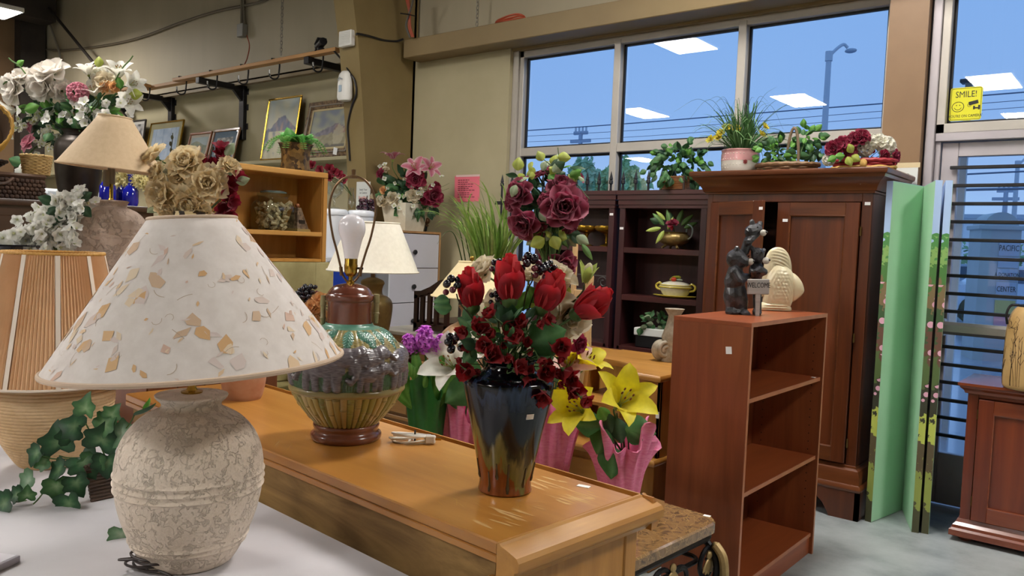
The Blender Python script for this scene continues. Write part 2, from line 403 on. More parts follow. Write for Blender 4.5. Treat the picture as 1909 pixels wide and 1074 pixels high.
def utility_pole(px, py, Y, lbl):
    p = aty(px, py, Y); t = thing('utility_pole', lbl, 'utility pole', (p.x, p.y, -.03)); s = dep(p)/FPX; H = p.z
    part('pole', tube([(0, 0, 0), (0, 0, H)], [.2, .13], 8), m_wood_pole, t)
    for dz, hw in ((3, 15), (18, 22)): part('crossarm', box(-hw*s, hw*s, -.08, .08, H-dz*s-.1, H-dz*s+.1), m_wood_pole, t, 0)
    for x in (-.9, -.3, .3, .9): part('insulator', lathe([(0, H-3*s), (.07, H-3*s+.1), (.06, H-3*s+.35), (0, H-3*s+.4)], 8), m_pole, t, mx=T(x*13*s, 0, 0))
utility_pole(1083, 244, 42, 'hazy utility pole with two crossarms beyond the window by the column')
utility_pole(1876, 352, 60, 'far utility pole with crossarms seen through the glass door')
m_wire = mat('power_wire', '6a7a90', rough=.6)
def wire(pts, r, lbl): tag(ob('power_line', mesh(tube(spline([aty(*p) for p in pts], 6), r, 5), m_wire)), lbl, 'wire')
wire([(900, 249, 34), (1150, 232, 34), (1400, 212, 34), (1660, 192, 34), (1909, 172, 34), (2200, 150, 34)], .028, 'thickest dark power line crossing all the window panes')
wire([(900, 258, 36), (1200, 242, 36), (1660, 206, 36), (2100, 172, 36)], .014, 'thin power line just below the thickest one')
wire([(900, 268, 36), (1200, 254, 36), (1660, 218, 36), (2100, 186, 36)], .012, 'lowest faint power line in the upper window panes')
wire([(1700, 330, 30), (1800, 325, 30), (2000, 315, 30)], .03, 'upper power line seen through the glass door')
wire([(1700, 358, 30), (1800, 354, 30), (2000, 350, 30)], .045, 'lower thick cable seen through the glass door')
def tree(px, pytop, Y, wpx, hpx, lbl, cols):
    p = aty(px, pytop, Y); s = dep(p)/FPX; t = thing('tree', lbl, 'tree', (p.x, p.y, -.03)); H = p.z
    part('trunk', tube([(0, 0, 0), (.1, 0, H*.4), (0, .1, H*.75)], [.22, .16, .06], 8), mat('bark', '4c4a44', rough=.9), t)
    r_ = random.Random(int(px)); g = G(); R = V((RT.x, RT.y, 0)).normalized()
    for i in range(3000):
        a = r_.random()*2*PI; u = r_.uniform(-1, 1); rr = r_.random()**.4
        q = V((math.cos(a)*math.sqrt(1-u*u), math.sin(a)*math.sqrt(1-u*u), u))*rr
        q *= .75+.5*NZ.noise(q*2.2+V((px, 0, 0)))
        c = V((q.x*wpx*s*.5, q.y*wpx*s*.5, H-hpx*s*.5+q.z*hpx*s*.5))
        L = r_.uniform(.10, .22); d = V((r_.gauss(0, 1), r_.gauss(0, 1), r_.gauss(0, 1))).normalized(); e_ = d.orthogonal().normalized()
        g.add([c-d*L, c+e_*L*.5, c+d*L, c-e_*L*.5], [(0, 1, 2, 3)])
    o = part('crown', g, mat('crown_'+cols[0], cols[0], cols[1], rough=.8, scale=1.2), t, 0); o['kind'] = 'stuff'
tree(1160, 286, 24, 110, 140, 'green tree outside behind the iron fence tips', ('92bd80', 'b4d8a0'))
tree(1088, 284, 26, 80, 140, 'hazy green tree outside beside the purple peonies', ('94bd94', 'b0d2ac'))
# white building, hedge, booth and cars beyond the door
p0 = aty(1790, 406, 45); p1 = aty(1990, 402, 45)
t = thing('white_building', 'long low white building across the street beyond the door', 'building', ((p0.x+p1.x)/2, 45, -.03)); hw = (p1.x-p0.x)/2+2
part('wall', box(-hw, hw, 0, 6, 0, p0.z), mat('white_stucco', 'eef2f6', 'e4eaf0', rough=.8, scale=.4), t, 0)
part('roof', box(-hw-.2, hw+.2, -.2, 6.2, p0.z, p0.z+.2), mat('roof_trim', 'b0bccb', rough=.7), t, 0)
for i in range(5): part('window', box(-hw+2.5+i*3.2, -hw+4+i*3.2, -.03, .05, 1.2, 2.4), mat('far_window', '5f7590', rough=.2), t, 0)
p = aty(1812, 452, 30); g = G(); r_ = random.Random(5)
for i in range(1800):
    c = V((r_.uniform(-4, 4), r_.uniform(-.8, .8), r_.random()**.7*2.0*(1+.15*math.sin(i))))
    d = V((r_.gauss(0, 1), r_.gauss(0, 1), r_.gauss(0, 1))).normalized(); e_ = d.orthogonal().normalized(); L = .12
    g.add([c-d*L, c+e_*L*.6, c+d*L, c-e_*L*.6], [(0, 1, 2, 3)])
t = thing('hedge', 'green hedge in front of the white building', 'hedge', (p.x, p.y, -.03))
o = part('foliage', g, mat('hedge_leaf', '6f9b70', '8ab389', rough=.8, scale=2), t, 0); o['kind'] = 'stuff'
part('stem', tube([(0, 0, 0), (0, 0, 1.5)], .08, 6), MATS['bark'], t)
bp = atd(1857, 430, 12.5); t = thing('donation_booth', 'grey arch-topped donation booth with pale posters outside the door', 'booth', (bp.x, bp.y, -.03), YAW-.25)
s = 12.5/FPX; hw = 33*s; Hs = bp.z+25*s*0; Hs = 1.48+ (488-418)*s; m_bo = mat('booth_grey', 'b4bfc4', 'aab5ba', rough=.6, scale=2)
arch = [(-hw, 0), (-hw, Hs)]+[(-math.cos(a_)*hw*.86, Hs+math.sin(a_)*.22) for a_ in [i*PI/12 for i in range(13)]]+[(hw, Hs), (hw, 0)]
part('body', prism(arch, -.25, .35, 'xz'), m_bo, t, 30)
part('cornice', box(-hw-.04, hw+.04, -.29, .39, Hs-.05, Hs+.02, .01), m_bo, t, 0)
m_pt = mat('booth_poster', 'a6c3d8', 'b9bfd0', rough=.5, scale=3); m_ink = mat('dark_ink', '30363f', rough=.7)
for k, (z0, z1, txt, sz) in enumerate([(1.62, 1.85, 'PACIFIC', .125), (1.44, 1.60, '', .05), (1.24, 1.42, 'A DONATION', .085), (1.0, 1.22, 'CENTER', .115)]):
    o = part('poster', box(-.02, hw-.02, -.262, -.25, z0, z1), m_pt, t, 0)
    if txt: ob('lettering', text_mesh(txt, sz, m_ink, .001, squeeze=.62), o, T(hw/2-.02, -.264, (z0+z1)/2) @ MX.Rotation(PI/2, 4, 'X'))
o = part('poster', box(-.02, hw-.02, -.262, -.25, .74, .94), mat('poster_yellow', 'c9c07a', rough=.5), t, 0)
o = part('poster', box(-.02, hw-.02, -.262, -.25, .50, .70), mat('poster_pink', 'd29aa8', rough=.5), t, 0)
def car(px, py, d, rz, lbl, c):
    p = atd(px, py, d); t = thing('car', lbl, 'car', (p.x, p.y, -.03), rz)
    body = [(-2.1, .35), (-2.15, .75), (-1.9, .92), (-1.1, 1.0), (-.55, 1.42), (.75, 1.46), (1.5, 1.02), (2.05, .92), (2.15, .6), (2.1, .35)]
    part('body', prism(body, -.82, .82, 'xz'), c, t, 25)
    part('side_window', prism([(-.85, 1.03), (-.45, 1.36), (.68, 1.39), (1.2, 1.04)], -.83, .83, 'xz'), mat('car_glass', '4a5d75', rough=.1), t, 0)
    for x in (-1.35, 1.35):
        for y in (-.76, .76): part('wheel', lathe([(0, -.1), (.33, -.1), (.34, 0), (.33, .1), (0, .1)], 18), mat('tyre', '1c1e22', rough=.8), t, mx=T(x, y, .34) @ MX.Rotation(PI/2, 4, 'X'))
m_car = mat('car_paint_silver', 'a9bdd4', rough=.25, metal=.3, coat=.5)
car(1806, 500, 24, .3, 'pale car parked beyond the folding screen', m_car)
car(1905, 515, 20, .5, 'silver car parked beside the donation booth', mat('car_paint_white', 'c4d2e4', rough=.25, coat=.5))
p = aty(1808, 146, 7.6); t = thing('lamp_post', 'grey T-shaped lamp post outside behind the yellow sign', 'lamp post', (p.x, p.y, -.03))
part('pole', box(-.026, .026, -.026, .026, 0, p.z), m_pole, t, 0); part('lamp_head', box(-.065, .065, -.05, .05, p.z-.01, p.z+.022, .006), mat('lamp_head_dark', '5a6678', rough=.5), t, 0)
# wrought-iron fence inside the window, behind the dark bookcases
t = thing('iron_fence', 'black wrought iron fence with spear tips standing before the window', 'fence', (-4.42, 5.27, 0))
sp_ = tube([(0, 0, 0), (0, 0, 1.97)], .009, 8).join(lathe([(0, 1.955), (.016, 1.965), (.016, 1.985), (.011, 1.995), (.015, 2.0), (.0, 2.065)], 8))
pm = mesh(sp_, m_black)
for i in range(17): ob('picket', pm, t, loc=(i*.1085, 0, 0))
for z in (.25, 1.0, 1.82): part('rail', box(-.06, 1.80, -.014, .014, z-.014, z+.014), m_black, t, 0)
# ================================================================ furniture
def ubox(parent, name, m, x0, x1, y0, y1, z0, z1, b=.003, label=None): return part(name, box(x0, x1, y0, y1, z0, z1, b), m, parent, 0, label=label)
# ---- white table in the foreground
m_cloth = mat('white_table_top', 'c8c6ca', 'bfbcc0', rough=.6, scale=3, bump=.0004, bscale=30)
TZ = .80; ang = math.radians(-4.6); O = atz(967, 1053, .906)
t = thing('display_table', 'white topped display table carrying the foreground lamps', 'table', (O.x, O.y, 0), ang)
part('table_top', box(-2.75, .1, -1.05, -.012, TZ-.03, TZ, .006), m_cloth, t, 0)
for x in (-2.65, 0):
    for y in (-.97, -.08): ubox(t, 'leg', mat('table_leg_grey', '8d8d8f', rough=.5, metal=.4), x-.02, x+.02, y-.02, y+.02, 0, TZ-.03)
part('apron', box(-2.65, 0, -.97, -.95, TZ-.1, TZ-.03).join(box(-2.65, 0, -.1, -.08, TZ-.1, TZ-.03)), MATS['table_leg_grey'], t, 0)
# pale board lying at the table's near corner
b0 = atz(10, 1035, TZ+.01); t = thing('white_board', 'pale lilac white board lying flat on the display table corner', 'board', (b0.x, b0.y, TZ), ang+.55)
part('panel', box(-.50, .03, -.40, .0, .0005, .014, .002), mat('white_laminate', 'dcd9e2', rough=.4), t, 0)
part('edge_band', box(.03, .036, -.40, .0, .0005, .014, .001), mat('grey_edge_band', 'a9a6b2', rough=.4), t, 0)

# ---- honey oak dresser, back towards us
mo_x = wood('honey_oak_top', 'a96f2c', 'cc9145', 'x', .34, .3, 2.2, 'bb8038')
mo_z = wood('honey_oak_upright', 'a6712f', 'c48d45', 'z', .45, .1, 5)
mo_y = wood('honey_oak_edge', 'a67031', 'c99347', 'y', .4, .15, 4)
m_ply = mat('plywood_back', 'b08b52', '573c1c', rough=.7, scale=5.0, stretch=(.35, 1, 2.0), detail=7, dist=2.0, bump=.0005, bscale=50, lo=.3, hi=.75)
d = thing('oak_dresser', 'long honey oak dresser with scuffed top carrying the elephant lamp', 'dresser', (O.x, O.y, 0), ang); DL = 1.80; DD = .470; DH = .93
part('top', box(-DL, -.055, .0, DD-.04, DH-.024, DH, .003), mo_x, d, 0, label='worn honey oak top with pale scratches')
prof = [(-.056, DH), (-.05, DH), (-.046, DH-.004), (-.030, DH-.008), (-.006, DH-.016), (0, DH-.024), (0, DH-.040), (-.010, DH-.044), (-.010, DH-.050), (-.024, DH-.060), (-.034, DH-.072), (-.056, DH-.074)]
part('end_moulding', prism(prof, .0, DD, 'xz'), mo_y, d, 20)
pf = [(DD+a_*.9+.04-.005, z) for a_, z in prof]
part('front_moulding', prism(pf, -DL, -.02, 'yz'), mo_x, d, 20)
part('back_panel', box(-DL+.02, -.075, .018, .026, .06, DH-.026), m_ply, d, 0, label='stained plywood back')
part('back_rail', box(-DL, -.056, .0, .018, DH-.040, DH-.0245, .002), mo_x, d, 0)
part('end_panel', box(-.064, -.05, .02, DD-.045, .08, DH-.072, .002), mo_z, d, 0)
part('post', box(-.085, -.046, .004, .03, 0, DH-.072, .003), mo_z, d, 0); part('post', box(-.085, -.046, DD-.075, DD-.03, 0, DH-.072, .003), mo_z, d, 0)
part('base_rail', box(-.083, -.048, .02, DD-.05, .02, .09, .003), mo_y, d, 0)
part('left_end_panel', box(-DL+.03, -DL+.045, .02, DD-.04, 0, DH-.03), mo_z, d, 0)
for r_ in range(4):
    for c_ in range(2):
        x0 = -DL+.06+c_*(DL-.15)/2; dw = part('drawer', box(x0, x0+(DL-.15)/2-.02, DD-.05, DD-.03, .1+r_*.19, .1+r_*.19+.17, .004), mo_x, d, 0)
        for q in (.25, .75): part('knob', ball((x0+q*(DL-.15)/2, DD-.015, .185+r_*.19), .016, 10, 6), mat('brass', 'b08d45', rough=.3, metal=.9), dw)
part('carcass', box(-DL+.05, -.09, .03, DD-.06, .05, DH-.03), m_ply, d, 0)
# scuffs rubbed through the varnish
m_scr = mat('bare_scuffed_wood', 'cfa569', 'c1904f', rough=.7, scale=20)
rs = random.Random(3); g = G()
for i in range(46):
    cx_, cy_ = (rs.uniform(-.55, -.12), rs.uniform(.05, .38)) if i < 34 else (rs.uniform(-1.0, -.5), rs.uniform(.05, .4))
    L = rs.uniform(.006, .045); a_ = rs.choice([.1, .5, -.3, .05, 2.4]); ww = rs.uniform(.0005, .0016)
    m_ = T(cx_, cy_, DH+.0002) @ MX.Rotation(a_, 4, 'Z'); g.join(G().add([(-L, 0, 0), (0, -ww, 0), (L, 0, 0), (0, ww, 0)], [(0, 1, 2, 3)]), m_)
for (cx_, cy_, n_) in ((-.13, .33, 15), (-.14, .12, 12), (-.24, .36, 10)):
    for i in range(n_):
        L = rs.uniform(.01, .05); ww = rs.uniform(.001, .005)
        m_ = T(cx_+rs.gauss(0, .018), cy_+rs.gauss(0, .03), DH+.00025+i*1e-6) @ MX.Rotation(rs.gauss(0, .10), 4, 'Z')
        g.join(G().add([(-L, 0, 0), (-L*.4, -ww, 0), (L*.5, -ww*.8, 0), (L, 0, 0), (L*.3, ww, 0), (-L*.6, ww*.9, 0)], [(0, 1, 2, 3, 4, 5)]), m_)
o = part('scuff_marks', g, m_scr, d, 0); o['kind'] = 'stuff'
def local(th, p): return th.matrix_basis.inverted() @ V(p) if False else (MX.Translation(th.location) @ MX.Rotation(th.rotation_euler.z, 4, 'Z')).inverted() @ V(p)
sticker(d, local(d, atz(1088, 907, DH)), (0, 0, 1), .03, .016, .3)

# ---- cherry bookcase
def panels(t, m, lst):
    for nm, q in lst: ubox(t, nm, m, *q, b=.0015)
mc_z = wood('cherry_side', '743a1e', '94502c', 'z', .38, .2, 3.5, '854526'); mc_y = wood('cherry_shelf', '834022', '9c5029', 'y', .38, .2, 3.5)
m_band = mat('cherry_edge_band', 'b07350', 'a4684a', rough=.4, scale=10)
cb = thing('cherry_bookcase', 'reddish cherry bookcase with open shelves holding the bear statue', 'bookcase', (-1.27, 3.10, 0)); W = .93; D = .345; Hc = 1.2; th = .018
ubox(cb, 'side_panel', mc_z, -D, 0, 0, th, 0, Hc-th, .001); ubox(cb, 'side_panel', mc_z, -D, 0, W-th, W, 0, Hc-th, .001)
ubox(cb, 'top_panel', mc_y, -D, 0, 0, W, Hc-th, Hc, .001)
ubox(cb, 'back_panel', mc_z, -D, -D+.006, th, W-th, .02, Hc-th, 0)
for z in (.885, .495, .105):
    o = ubox(cb, 'shelf', mc_y, -D+.008, -.012, th, W-th, z-th, z, .001); part('edge_band', box(-.012, -.0105, th, W-th, z-th, z), m_band, o, 0)
ubox(cb, 'kick_panel', mc_y, -.03, -.015, th, W-th, 0, .085, .001)
part('edge_band', box(0, .0012, 0, th, 0, Hc).join(box(0, .0012, W-th, W, 0, Hc)).join(box(0, .0012, th, W-th, Hc-th, Hc)), m_band, cb, 0)
g = G()
for x in (-.05, -.29):
    for i in range(24): g.join(lathe([(0, 0), (.003, 0), (.003, .0008), (0, .0008)], 6), T(x, W-th-.0002, .2+i*.04) @ MX.Rotation(PI/2, 4, 'X'))
part('peg_holes', g, mat('peg_hole_dark', '2a140b', rough=.9), cb, 0)['kind'] = 'stuff'
sticker(cb, (-.09, -.0005, 1.08), (0, -1, 0), .025, .03, .1)
sticker(cb, (-.03, .87, .8855), (0, 0, 1), .02, .02)

# ---- armoire
ma = wood('armoire_mahogany', '3f1d10', '6b351b', 'z', .34, .3, 2.5, '54280f'); ma_x = wood('armoire_mahogany_rail', '43200f', '74401f', 'x', .32, .35, 3)
ma_d = ma
A = thing('armoire', 'tall dark mahogany armoire with one door ajar by the window', 'armoire', (-2.27, 4.73, 0)); AW = .985; AD = .52
part('side_panel', box(AW-.02, AW, .01, AD, .2, 1.84), ma_d, A, 0); part('side_panel', box(0, .02, .01, AD, .2, 1.84), ma_d, A, 0)
part('back_panel', box(.02, AW-.02, AD-.01, AD, .2, 1.84), ma_d, A, 0); part('floor_panel', box(.02, AW-.02, .02, AD-.01, .27, .29), ma_d, A, 0)
part('face_frame', box(0, .035, 0, .022, .28, 1.84, .002).join(box(AW-.055, AW, 0, .022, .28, 1.84, .002)).join(box(.035, AW-.055, 0, .022, 1.79, 1.84, .002)).join(box(.035, AW-.055, 0, .022, .28, .305, .002)), ma, A, 0)
pf = [(0, 1.838), (-.012, 1.838), (-.014, 1.848), (-.022, 1.852), (-.030, 1.875), (-.05, 1.905), (-.072, 1.925), (-.078, 1.94), (-.088, 1.945), (-.092, 1.955), (-.092, 1.968), (-.086, 1.975), (0, 1.975)]
def ring_moulding(pf, x0, x1, y0, y1):
    """front + two sides with mitred corners; profile in (out, z)"""
    g = G(); n = len(pf)
    for (o_, z) in pf: g.v.append((x0+o_, y1, z))
    for (o_, z) in pf: g.v.append((x0+o_, y0+o_, z))
    for (o_, z) in pf: g.v.append((x1-o_, y0+o_, z))
    for (o_, z) in pf: g.v.append((x1-o_, y1, z))
    for k in range(3):
        for i in range(n-1): g.f.append((k*n+i, k*n+i+1, (k+1)*n+i+1, (k+1)*n+i))
    g.f.append((n-1, 2*n-1, 3*n-1, 4*n-1)); g.f.append((0, 3*n, 2*n, n)); g.f.append(tuple(range(n))); g.f.append(tuple(reversed(range(3*n, 4*n))))
    return g
part('cornice', ring_moulding(pf, 0, AW, 0, AD), ma_x, A, 25)
pf2 = [(0, .30), (-.004, .298), (-.006, .285), (-.02, .275), (-.03, .25), (-.034, .20), (-.042, .19), (-.046, .175), (-.044, .165), (-.04, .16), (0, .16)]
part('base_moulding', ring_moulding(pf2, 0, AW, 0, AD), ma_x, A, 25)
foot = [(.0, 0), (.16, 0), (.175, .03), (.20, .07), (.25, .115), (.30, .135), (.30, .16), (0, .16)]
part('foot', prism([(AW+.04-x, z) for x, z in foot], -.04, -.015, 'xz').join(box(AW+.015, AW+.04, -.04, .10, 0, .16)), ma, A, 0)
part('foot', prism([(x-.04, z) for x, z in foot], -.04, -.015, 'xz').join(box(-.04, -.015, -.04, .10, 0, .16)), ma, A, 0)
part('foot', box(AW-.04, AW+.03, AD-.08, AD-.01, 0, .16), ma_d, A, 0); part('foot', box(-.03, .04, AD-.08, AD-.01, 0, .16), ma_d, A, 0)
part('apron', box(.2, AW-.2, -.035, -.02, .135, .16), ma, A, 0)
def panel_door(parent, name, m, mx_, w_, h, mr=None, mp=None, fr=.075, th_=.022):
    """framed door; local x = width, z = height, front at y=-th"""
    dg = box(0, fr, -th_, 0, 0, h, .002).join(box(w_-fr, w_, -th_, 0, 0, h, .002))
    o = part(name, dg, m, parent, 0, mx_)
    part('rail', box(fr, w_-fr, -th_, 0, h-fr, h, .002), mr or m, o, 0); part('rail', box(fr, w_-fr, -th_, 0, 0, fr*1.1, .002), mr or m, o, 0)
    part('panel', box(fr-.004, w_-fr+.004, -th_*.35, -.002, fr, h-fr), mp or m, o, 0)
    q = .012; z0, z1, x0, x1 = fr*1.1, h-fr, fr, w_-fr
    bd = G()
    for (a_, b_) in (((x0, z0), (x1, z0)), ((x1, z0), (x1, z1)), ((x1, z1), (x0, z1)), ((x0, z1), (x0, z0))):
        bd.join(tube([(a_[0], -th_*.7, a_[1]), (b_[0], -th_*.7, b_[1])], q*.55, 6))
    part('bead', bd, mr or m, o)
    return o
dA = panel_door(A, 'door', ma, T(.04, 0, .31) @ MX.Rotation(-math.radians(25), 4, 'Z'), .455, 1.475, ma_x)
dB = panel_door(A, 'door', ma, T(.46, 0, .31), .465, 1.475, ma_x)
dB['label'] = 'closed right door of the armoire'; dA['label'] = 'left door of the armoire standing ajar'
for p_, pr_ in (((.445, -.0225, 1.43), dA), ((.05, -.0225, 1.37), dB)): sticker(pr_, p_, (0, -1, 0), .03, .017)
sticker(A, (AW-.05, -.041, 1.895), (0, -.8, -.45), .03, .016, .3); sticker(A, (AW-.025, -.001, 1.78), (0, -1, 0), .03, .017)
for z in (.4, 1.0, 1.6):
    part('hinge', tube([(AW-.05, -.012, z), (AW-.05, -.012, z+.05)], .005, 8), mat('old_brass', '6d5630', rough=.4, metal=.8), A)

# ---- two dark espresso bookcases
me_z = wood('espresso_upright', '2c1213', '452022', 'z', .4, .15, 3); me_x = wood('espresso_shelf', '331616', '4d2523', 'x', .36, .2, 3); me_d = me_z
def espresso(x0, x1, lbl):
    t = thing('dark_bookcase', lbl, 'bookcase', (x0, 5.0, 0), 0, None); w_ = x1-x0; dd = .235; h = 1.89
    for a_, b_ in ((0, .022), (w_-.022, w_)): part('side_panel', box(a_, b_, .012, dd, 0, h-.02), me_z, t, 0)
    part('back_panel', box(.02, w_-.02, dd-.008, dd, .1, h-.03), me_d, t, 0)
    part('face_frame', box(0, .045, 0, .018, .0, h-.1, .002).join(box(w_-.045, w_, 0, .018, 0, h-.1, .002)), me_z, t, 0)
    part('crown', ring_moulding([(0, h-.125), (-.006, h-.125), (-.006, h-.105), (-.010, h-.10), (-.010, h-.07), (-.016, h-.064), (-.016, h-.034), (-.022, h-.028), (-.022, h), (0, h)], 0, w_, 0, dd), me_x, t, 20)
    for z in (1.485, 1.145): part('shelf', box(.022, w_-.022, .004, dd-.008, z-.04, z, .003), me_x, t, 0)
    part('bottom_shelf', box(.022, w_-.022, .0, dd-.008, .745, .775, .003), me_x, t, 0)
    part('base_panel', box(.045, w_-.045, .004, .02, 0, .745), me_x, t, 0)
    part('base_moulding', box(-.012, w_+.012, -.014, .0, .70, .75, .004), me_x, t, 0)
    sticker(t, (.022 if 'leaf' in lbl else w_-.022, -.0005, 1.62 if 'leaf' in lbl else 1.72), (0, -1, 0), .03, .017)
    return t
EB1 = espresso(-3.835, -3.125, 'dark espresso bookcase with gilt compotes, beside the peony bouquet')
EB2 = espresso(-3.078, -2.40, 'dark espresso bookcase with a leaf-filled gold planter, beside the armoire')

# ---- folding screen
m_grn = mat('screen_green_paint', 'b2dcba', 'aad4b2', rough=.5, scale=2)
m_pnt = mat('screen_garden_painting', 'ffffff', rough=.5)
n = m_pnt.node_tree.nodes; l = m_pnt.node_tree.links
tcn = n.new('ShaderNodeTexCoord'); sx = n.new('ShaderNodeSeparateXYZ'); l.new(tcn.outputs['Object'], sx.inputs[0])
ns = n.new('ShaderNodeTexNoise'); ns.inputs['Scale'].default_value = 16; ns.inputs['Detail'].default_value = 5; l.new(tcn.outputs['Object'], ns.inputs['Vector'])
ad = n.new('ShaderNodeMath'); ad.operation = 'MULTIPLY_ADD'; ad.inputs[1].default_value = .55; l.new(ns.outputs[0], ad.inputs[0]); l.new(sx.outputs['Z'], ad.inputs[2])
mr = n.new('ShaderNodeMapRange'); mr.inputs[1].default_value = .25; mr.inputs[2].default_value = 2.2; l.new(ad.outputs[0], mr.inputs[0])
rp = n.new('ShaderNodeValToRGB'); rp.color_ramp.interpolation = 'CONSTANT'; l.new(mr.outputs[0], rp.inputs[0])
els = [(0, '4a4a30'), (.08, '8e9a4a'), (.18, '5c5038'), (.26, 'b9c45a'), (.33, '3a3b2c'), (.42, '566a3c'), (.50, '6a4a3c'), (.57, '3f5a38'), (.64, '7d6a4a'), (.70, '4a7a3e'), (.76, '86ad62'), (.80, '4d8a4a'), (.84, 'a9c4ea')]
rp.color_ramp.elements[0].color = (*lin(els[0][1]), 1); rp.color_ramp.elements[1].position = els[1][0]; rp.color_ramp.elements[1].color = (*lin(els[1][1]), 1)
for q, c in els[2:]: e_ = rp.color_ramp.elements.new(q); e_.color = (*lin(c), 1)
vo = n.new('ShaderNodeTexVoronoi'); vo.inputs['Scale'].default_value = 17; l.new(tcn.outputs['Object'], vo.inputs['Vector'])
lt = n.new('ShaderNodeMath'); lt.operation = 'LESS_THAN'; lt.inputs[1].default_value = .30; l.new(vo.outputs['Distance'], lt.inputs[0])
n2 = n.new('ShaderNodeTexNoise'); n2.inputs['Scale'].default_value = 3.1; l.new(tcn.outputs['Object'], n2.inputs['Vector'])
g2 = n.new('ShaderNodeMath'); g2.operation = 'GREATER_THAN'; g2.inputs[1].default_value = .5; l.new(n2.outputs[0], g2.inputs[0])
lz = n.new('ShaderNodeMath'); lz.operation = 'LESS_THAN'; lz.inputs[1].default_value = 1.35; l.new(sx.outputs['Z'], lz.inputs[0])
m1 = n.new('ShaderNodeMath'); m1.operation = 'MULTIPLY'; l.new(lt.outputs[0], m1.inputs[0]); l.new(g2.outputs[0], m1.inputs[1])
m2 = n.new('ShaderNodeMath'); m2.operation = 'MULTIPLY'; l.new(m1.outputs[0], m2.inputs[0]); l.new(lz.outputs[0], m2.inputs[1])
mxn = n.new('ShaderNodeMix'); mxn.data_type = 'RGBA'; mxn.inputs[7].default_value = (*lin('dfa9bd'), 1); l.new(m2.outputs[0], mxn.inputs[0]); l.new(rp.outputs[0], mxn.inputs[6])
l.new(mxn.outputs[2], n['Principled BSDF'].inputs['Base Color'])
S = thing('folding_screen', 'pale green folding screen with painted garden edges beside the armoire', 'screen', (-1.1, 4.9, 0)); SH = 1.905
for (a_, b_, gs) in (((-1.205, 4.745), (-1.125, 5.165), 1), ((-.962, 4.748), (-1.112, 5.165), -1), ((-.918, 4.768), (-1.02, 5.21), 1)):
    a_ = V((*a_, 0)); b_ = V((*b_, 0)); L = (b_-a_).length; ux = (b_-a_).normalized(); an = math.atan2(ux.y, ux.x)
    mm = T(a_-V(S.location)) @ MX.Rotation(an, 4, 'Z')
    p_ = part('panel', box(0, L, -.017, .017, .0, SH), m_pnt, S, 0, mm)
    y_ = -.0185 if gs > 0 else .0172
    part('green_face', box(.002, L-.002, y_, y_+.0013, .002, SH-.002), m_grn, p_, 0)
for z in (.3, .95, 1.6): part('hinge', box(-.024, -.012, .250, .257, z, z+.06), mat('hinge_steel', '8f8f8c', rough=.4, metal=.8), S, 0)

# ---- right-hand cabinet
mk = wood('cabinet_cherry', '5a2412', '7d3a1c', 'z', .3, .35, 2.5, '6b2d17'); mk_x = wood('cabinet_cherry_top', '6a2e18', '8a4526', 'x', .25, .4, 3)
K = thing('sideboard_cabinet', 'dark cherry cabinet with panelled door beside the glass door', 'cabinet', (-.765, 4.80, 0)); KW = .95; KD = .42; KH = .845
part('carcass', box(0, KW, .02, KD, .1, KH-.05), mk, K, 0)
part('top', ring_moulding([(0, KH-.055), (-.012, KH-.055), (-.018, KH-.04), (-.034, KH-.026), (-.036, KH-.018), (-.044, KH-.014), (-.044, KH), (0, KH)], 0, KW, 0, KD), mk_x, K, 25)
part('face_frame', box(0, .05, 0, .022, .1, KH-.05, .002).join(box(KW-.05, KW, 0, .022, .1, KH-.05, .002)).join(box(.05, KW-.05, 0, .022, KH-.075, KH-.05, .002)), mk, K, 0)
part('base_moulding', ring_moulding([(0, .12), (-.006, .12), (-.012, .10), (-.026, .085), (-.028, .07), (-.040, .06), (-.040, .03), (0, .03)], 0, KW, 0, KD), mk_x, K, 25)
panel_door(K, 'door', mk, T(.055, 0, .125), .42, .64, mk_x, None, .07); panel_door(K, 'door', mk, T(.48, 0, .125), .42, .64, mk_x, None, .07)
for x, y in ((.03, .03), (KW-.03, .03), (.03, KD-.05), (KW-.03, KD-.05)): part('bun_foot', lathe([(0, 0), (.025, 0), (.04, .014), (.036, .03), (0, .03)], 14), mk, K, mx=T(x, y, 0))
for z in (.2, .66): part('hinge', tube([(.053, -.012, z), (.053, -.012, z+.05)], .005, 8), MATS['old_brass'], K)

# ---- marble coffee table on iron scrolls
m_marb = mat('brown_marble', '72542f', '2e241a', rough=.12, scale=14, detail=9, dist=2.2, coat=.4, c3='8a6a44', lo=.28, hi=.7)
n = m_marb.node_tree.nodes; l = m_marb.node_tree.links
vt = n.new('ShaderNodeTexVoronoi'); vt.feature = 'DISTANCE_TO_EDGE'; vt.inputs['Scale'].default_value = 22
tcn = n.new('ShaderNodeTexCoord'); nn_ = n.new('ShaderNodeTexNoise'); nn_.inputs['Scale'].default_value = 9; l.new(tcn.outputs['Object'], nn_.inputs['Vector'])
vm = n.new('ShaderNodeVectorMath'); vm.operation = 'MULTIPLY_ADD'; vm.inputs[1].default_value = (.12, .12, .12); l.new(nn_.outputs['Color'], vm.inputs[0]); l.new(tcn.outputs['Object'], vm.inputs[2]); l.new(vm.outputs[0], vt.inputs['Vector'])
lt = n.new('ShaderNodeMapRange'); lt.inputs[1].default_value = 0; lt.inputs[2].default_value = .022; lt.inputs[3].default_value = .6; lt.inputs[4].default_value = 0; l.new(vt.outputs['Distance'], lt.inputs[0])
mxn = n.new('ShaderNodeMix'); mxn.data_type = 'RGBA'; mxn.inputs[7].default_value = (*lin('c9a468'), 1); l.new(lt.outputs[0], mxn.inputs[0])
pb = n['Principled BSDF']; old = pb.inputs['Base Color'].links[0].from_socket; l.new(old, mxn.inputs[6]); l.new(mxn.outputs[2], pb.inputs['Base Color'])
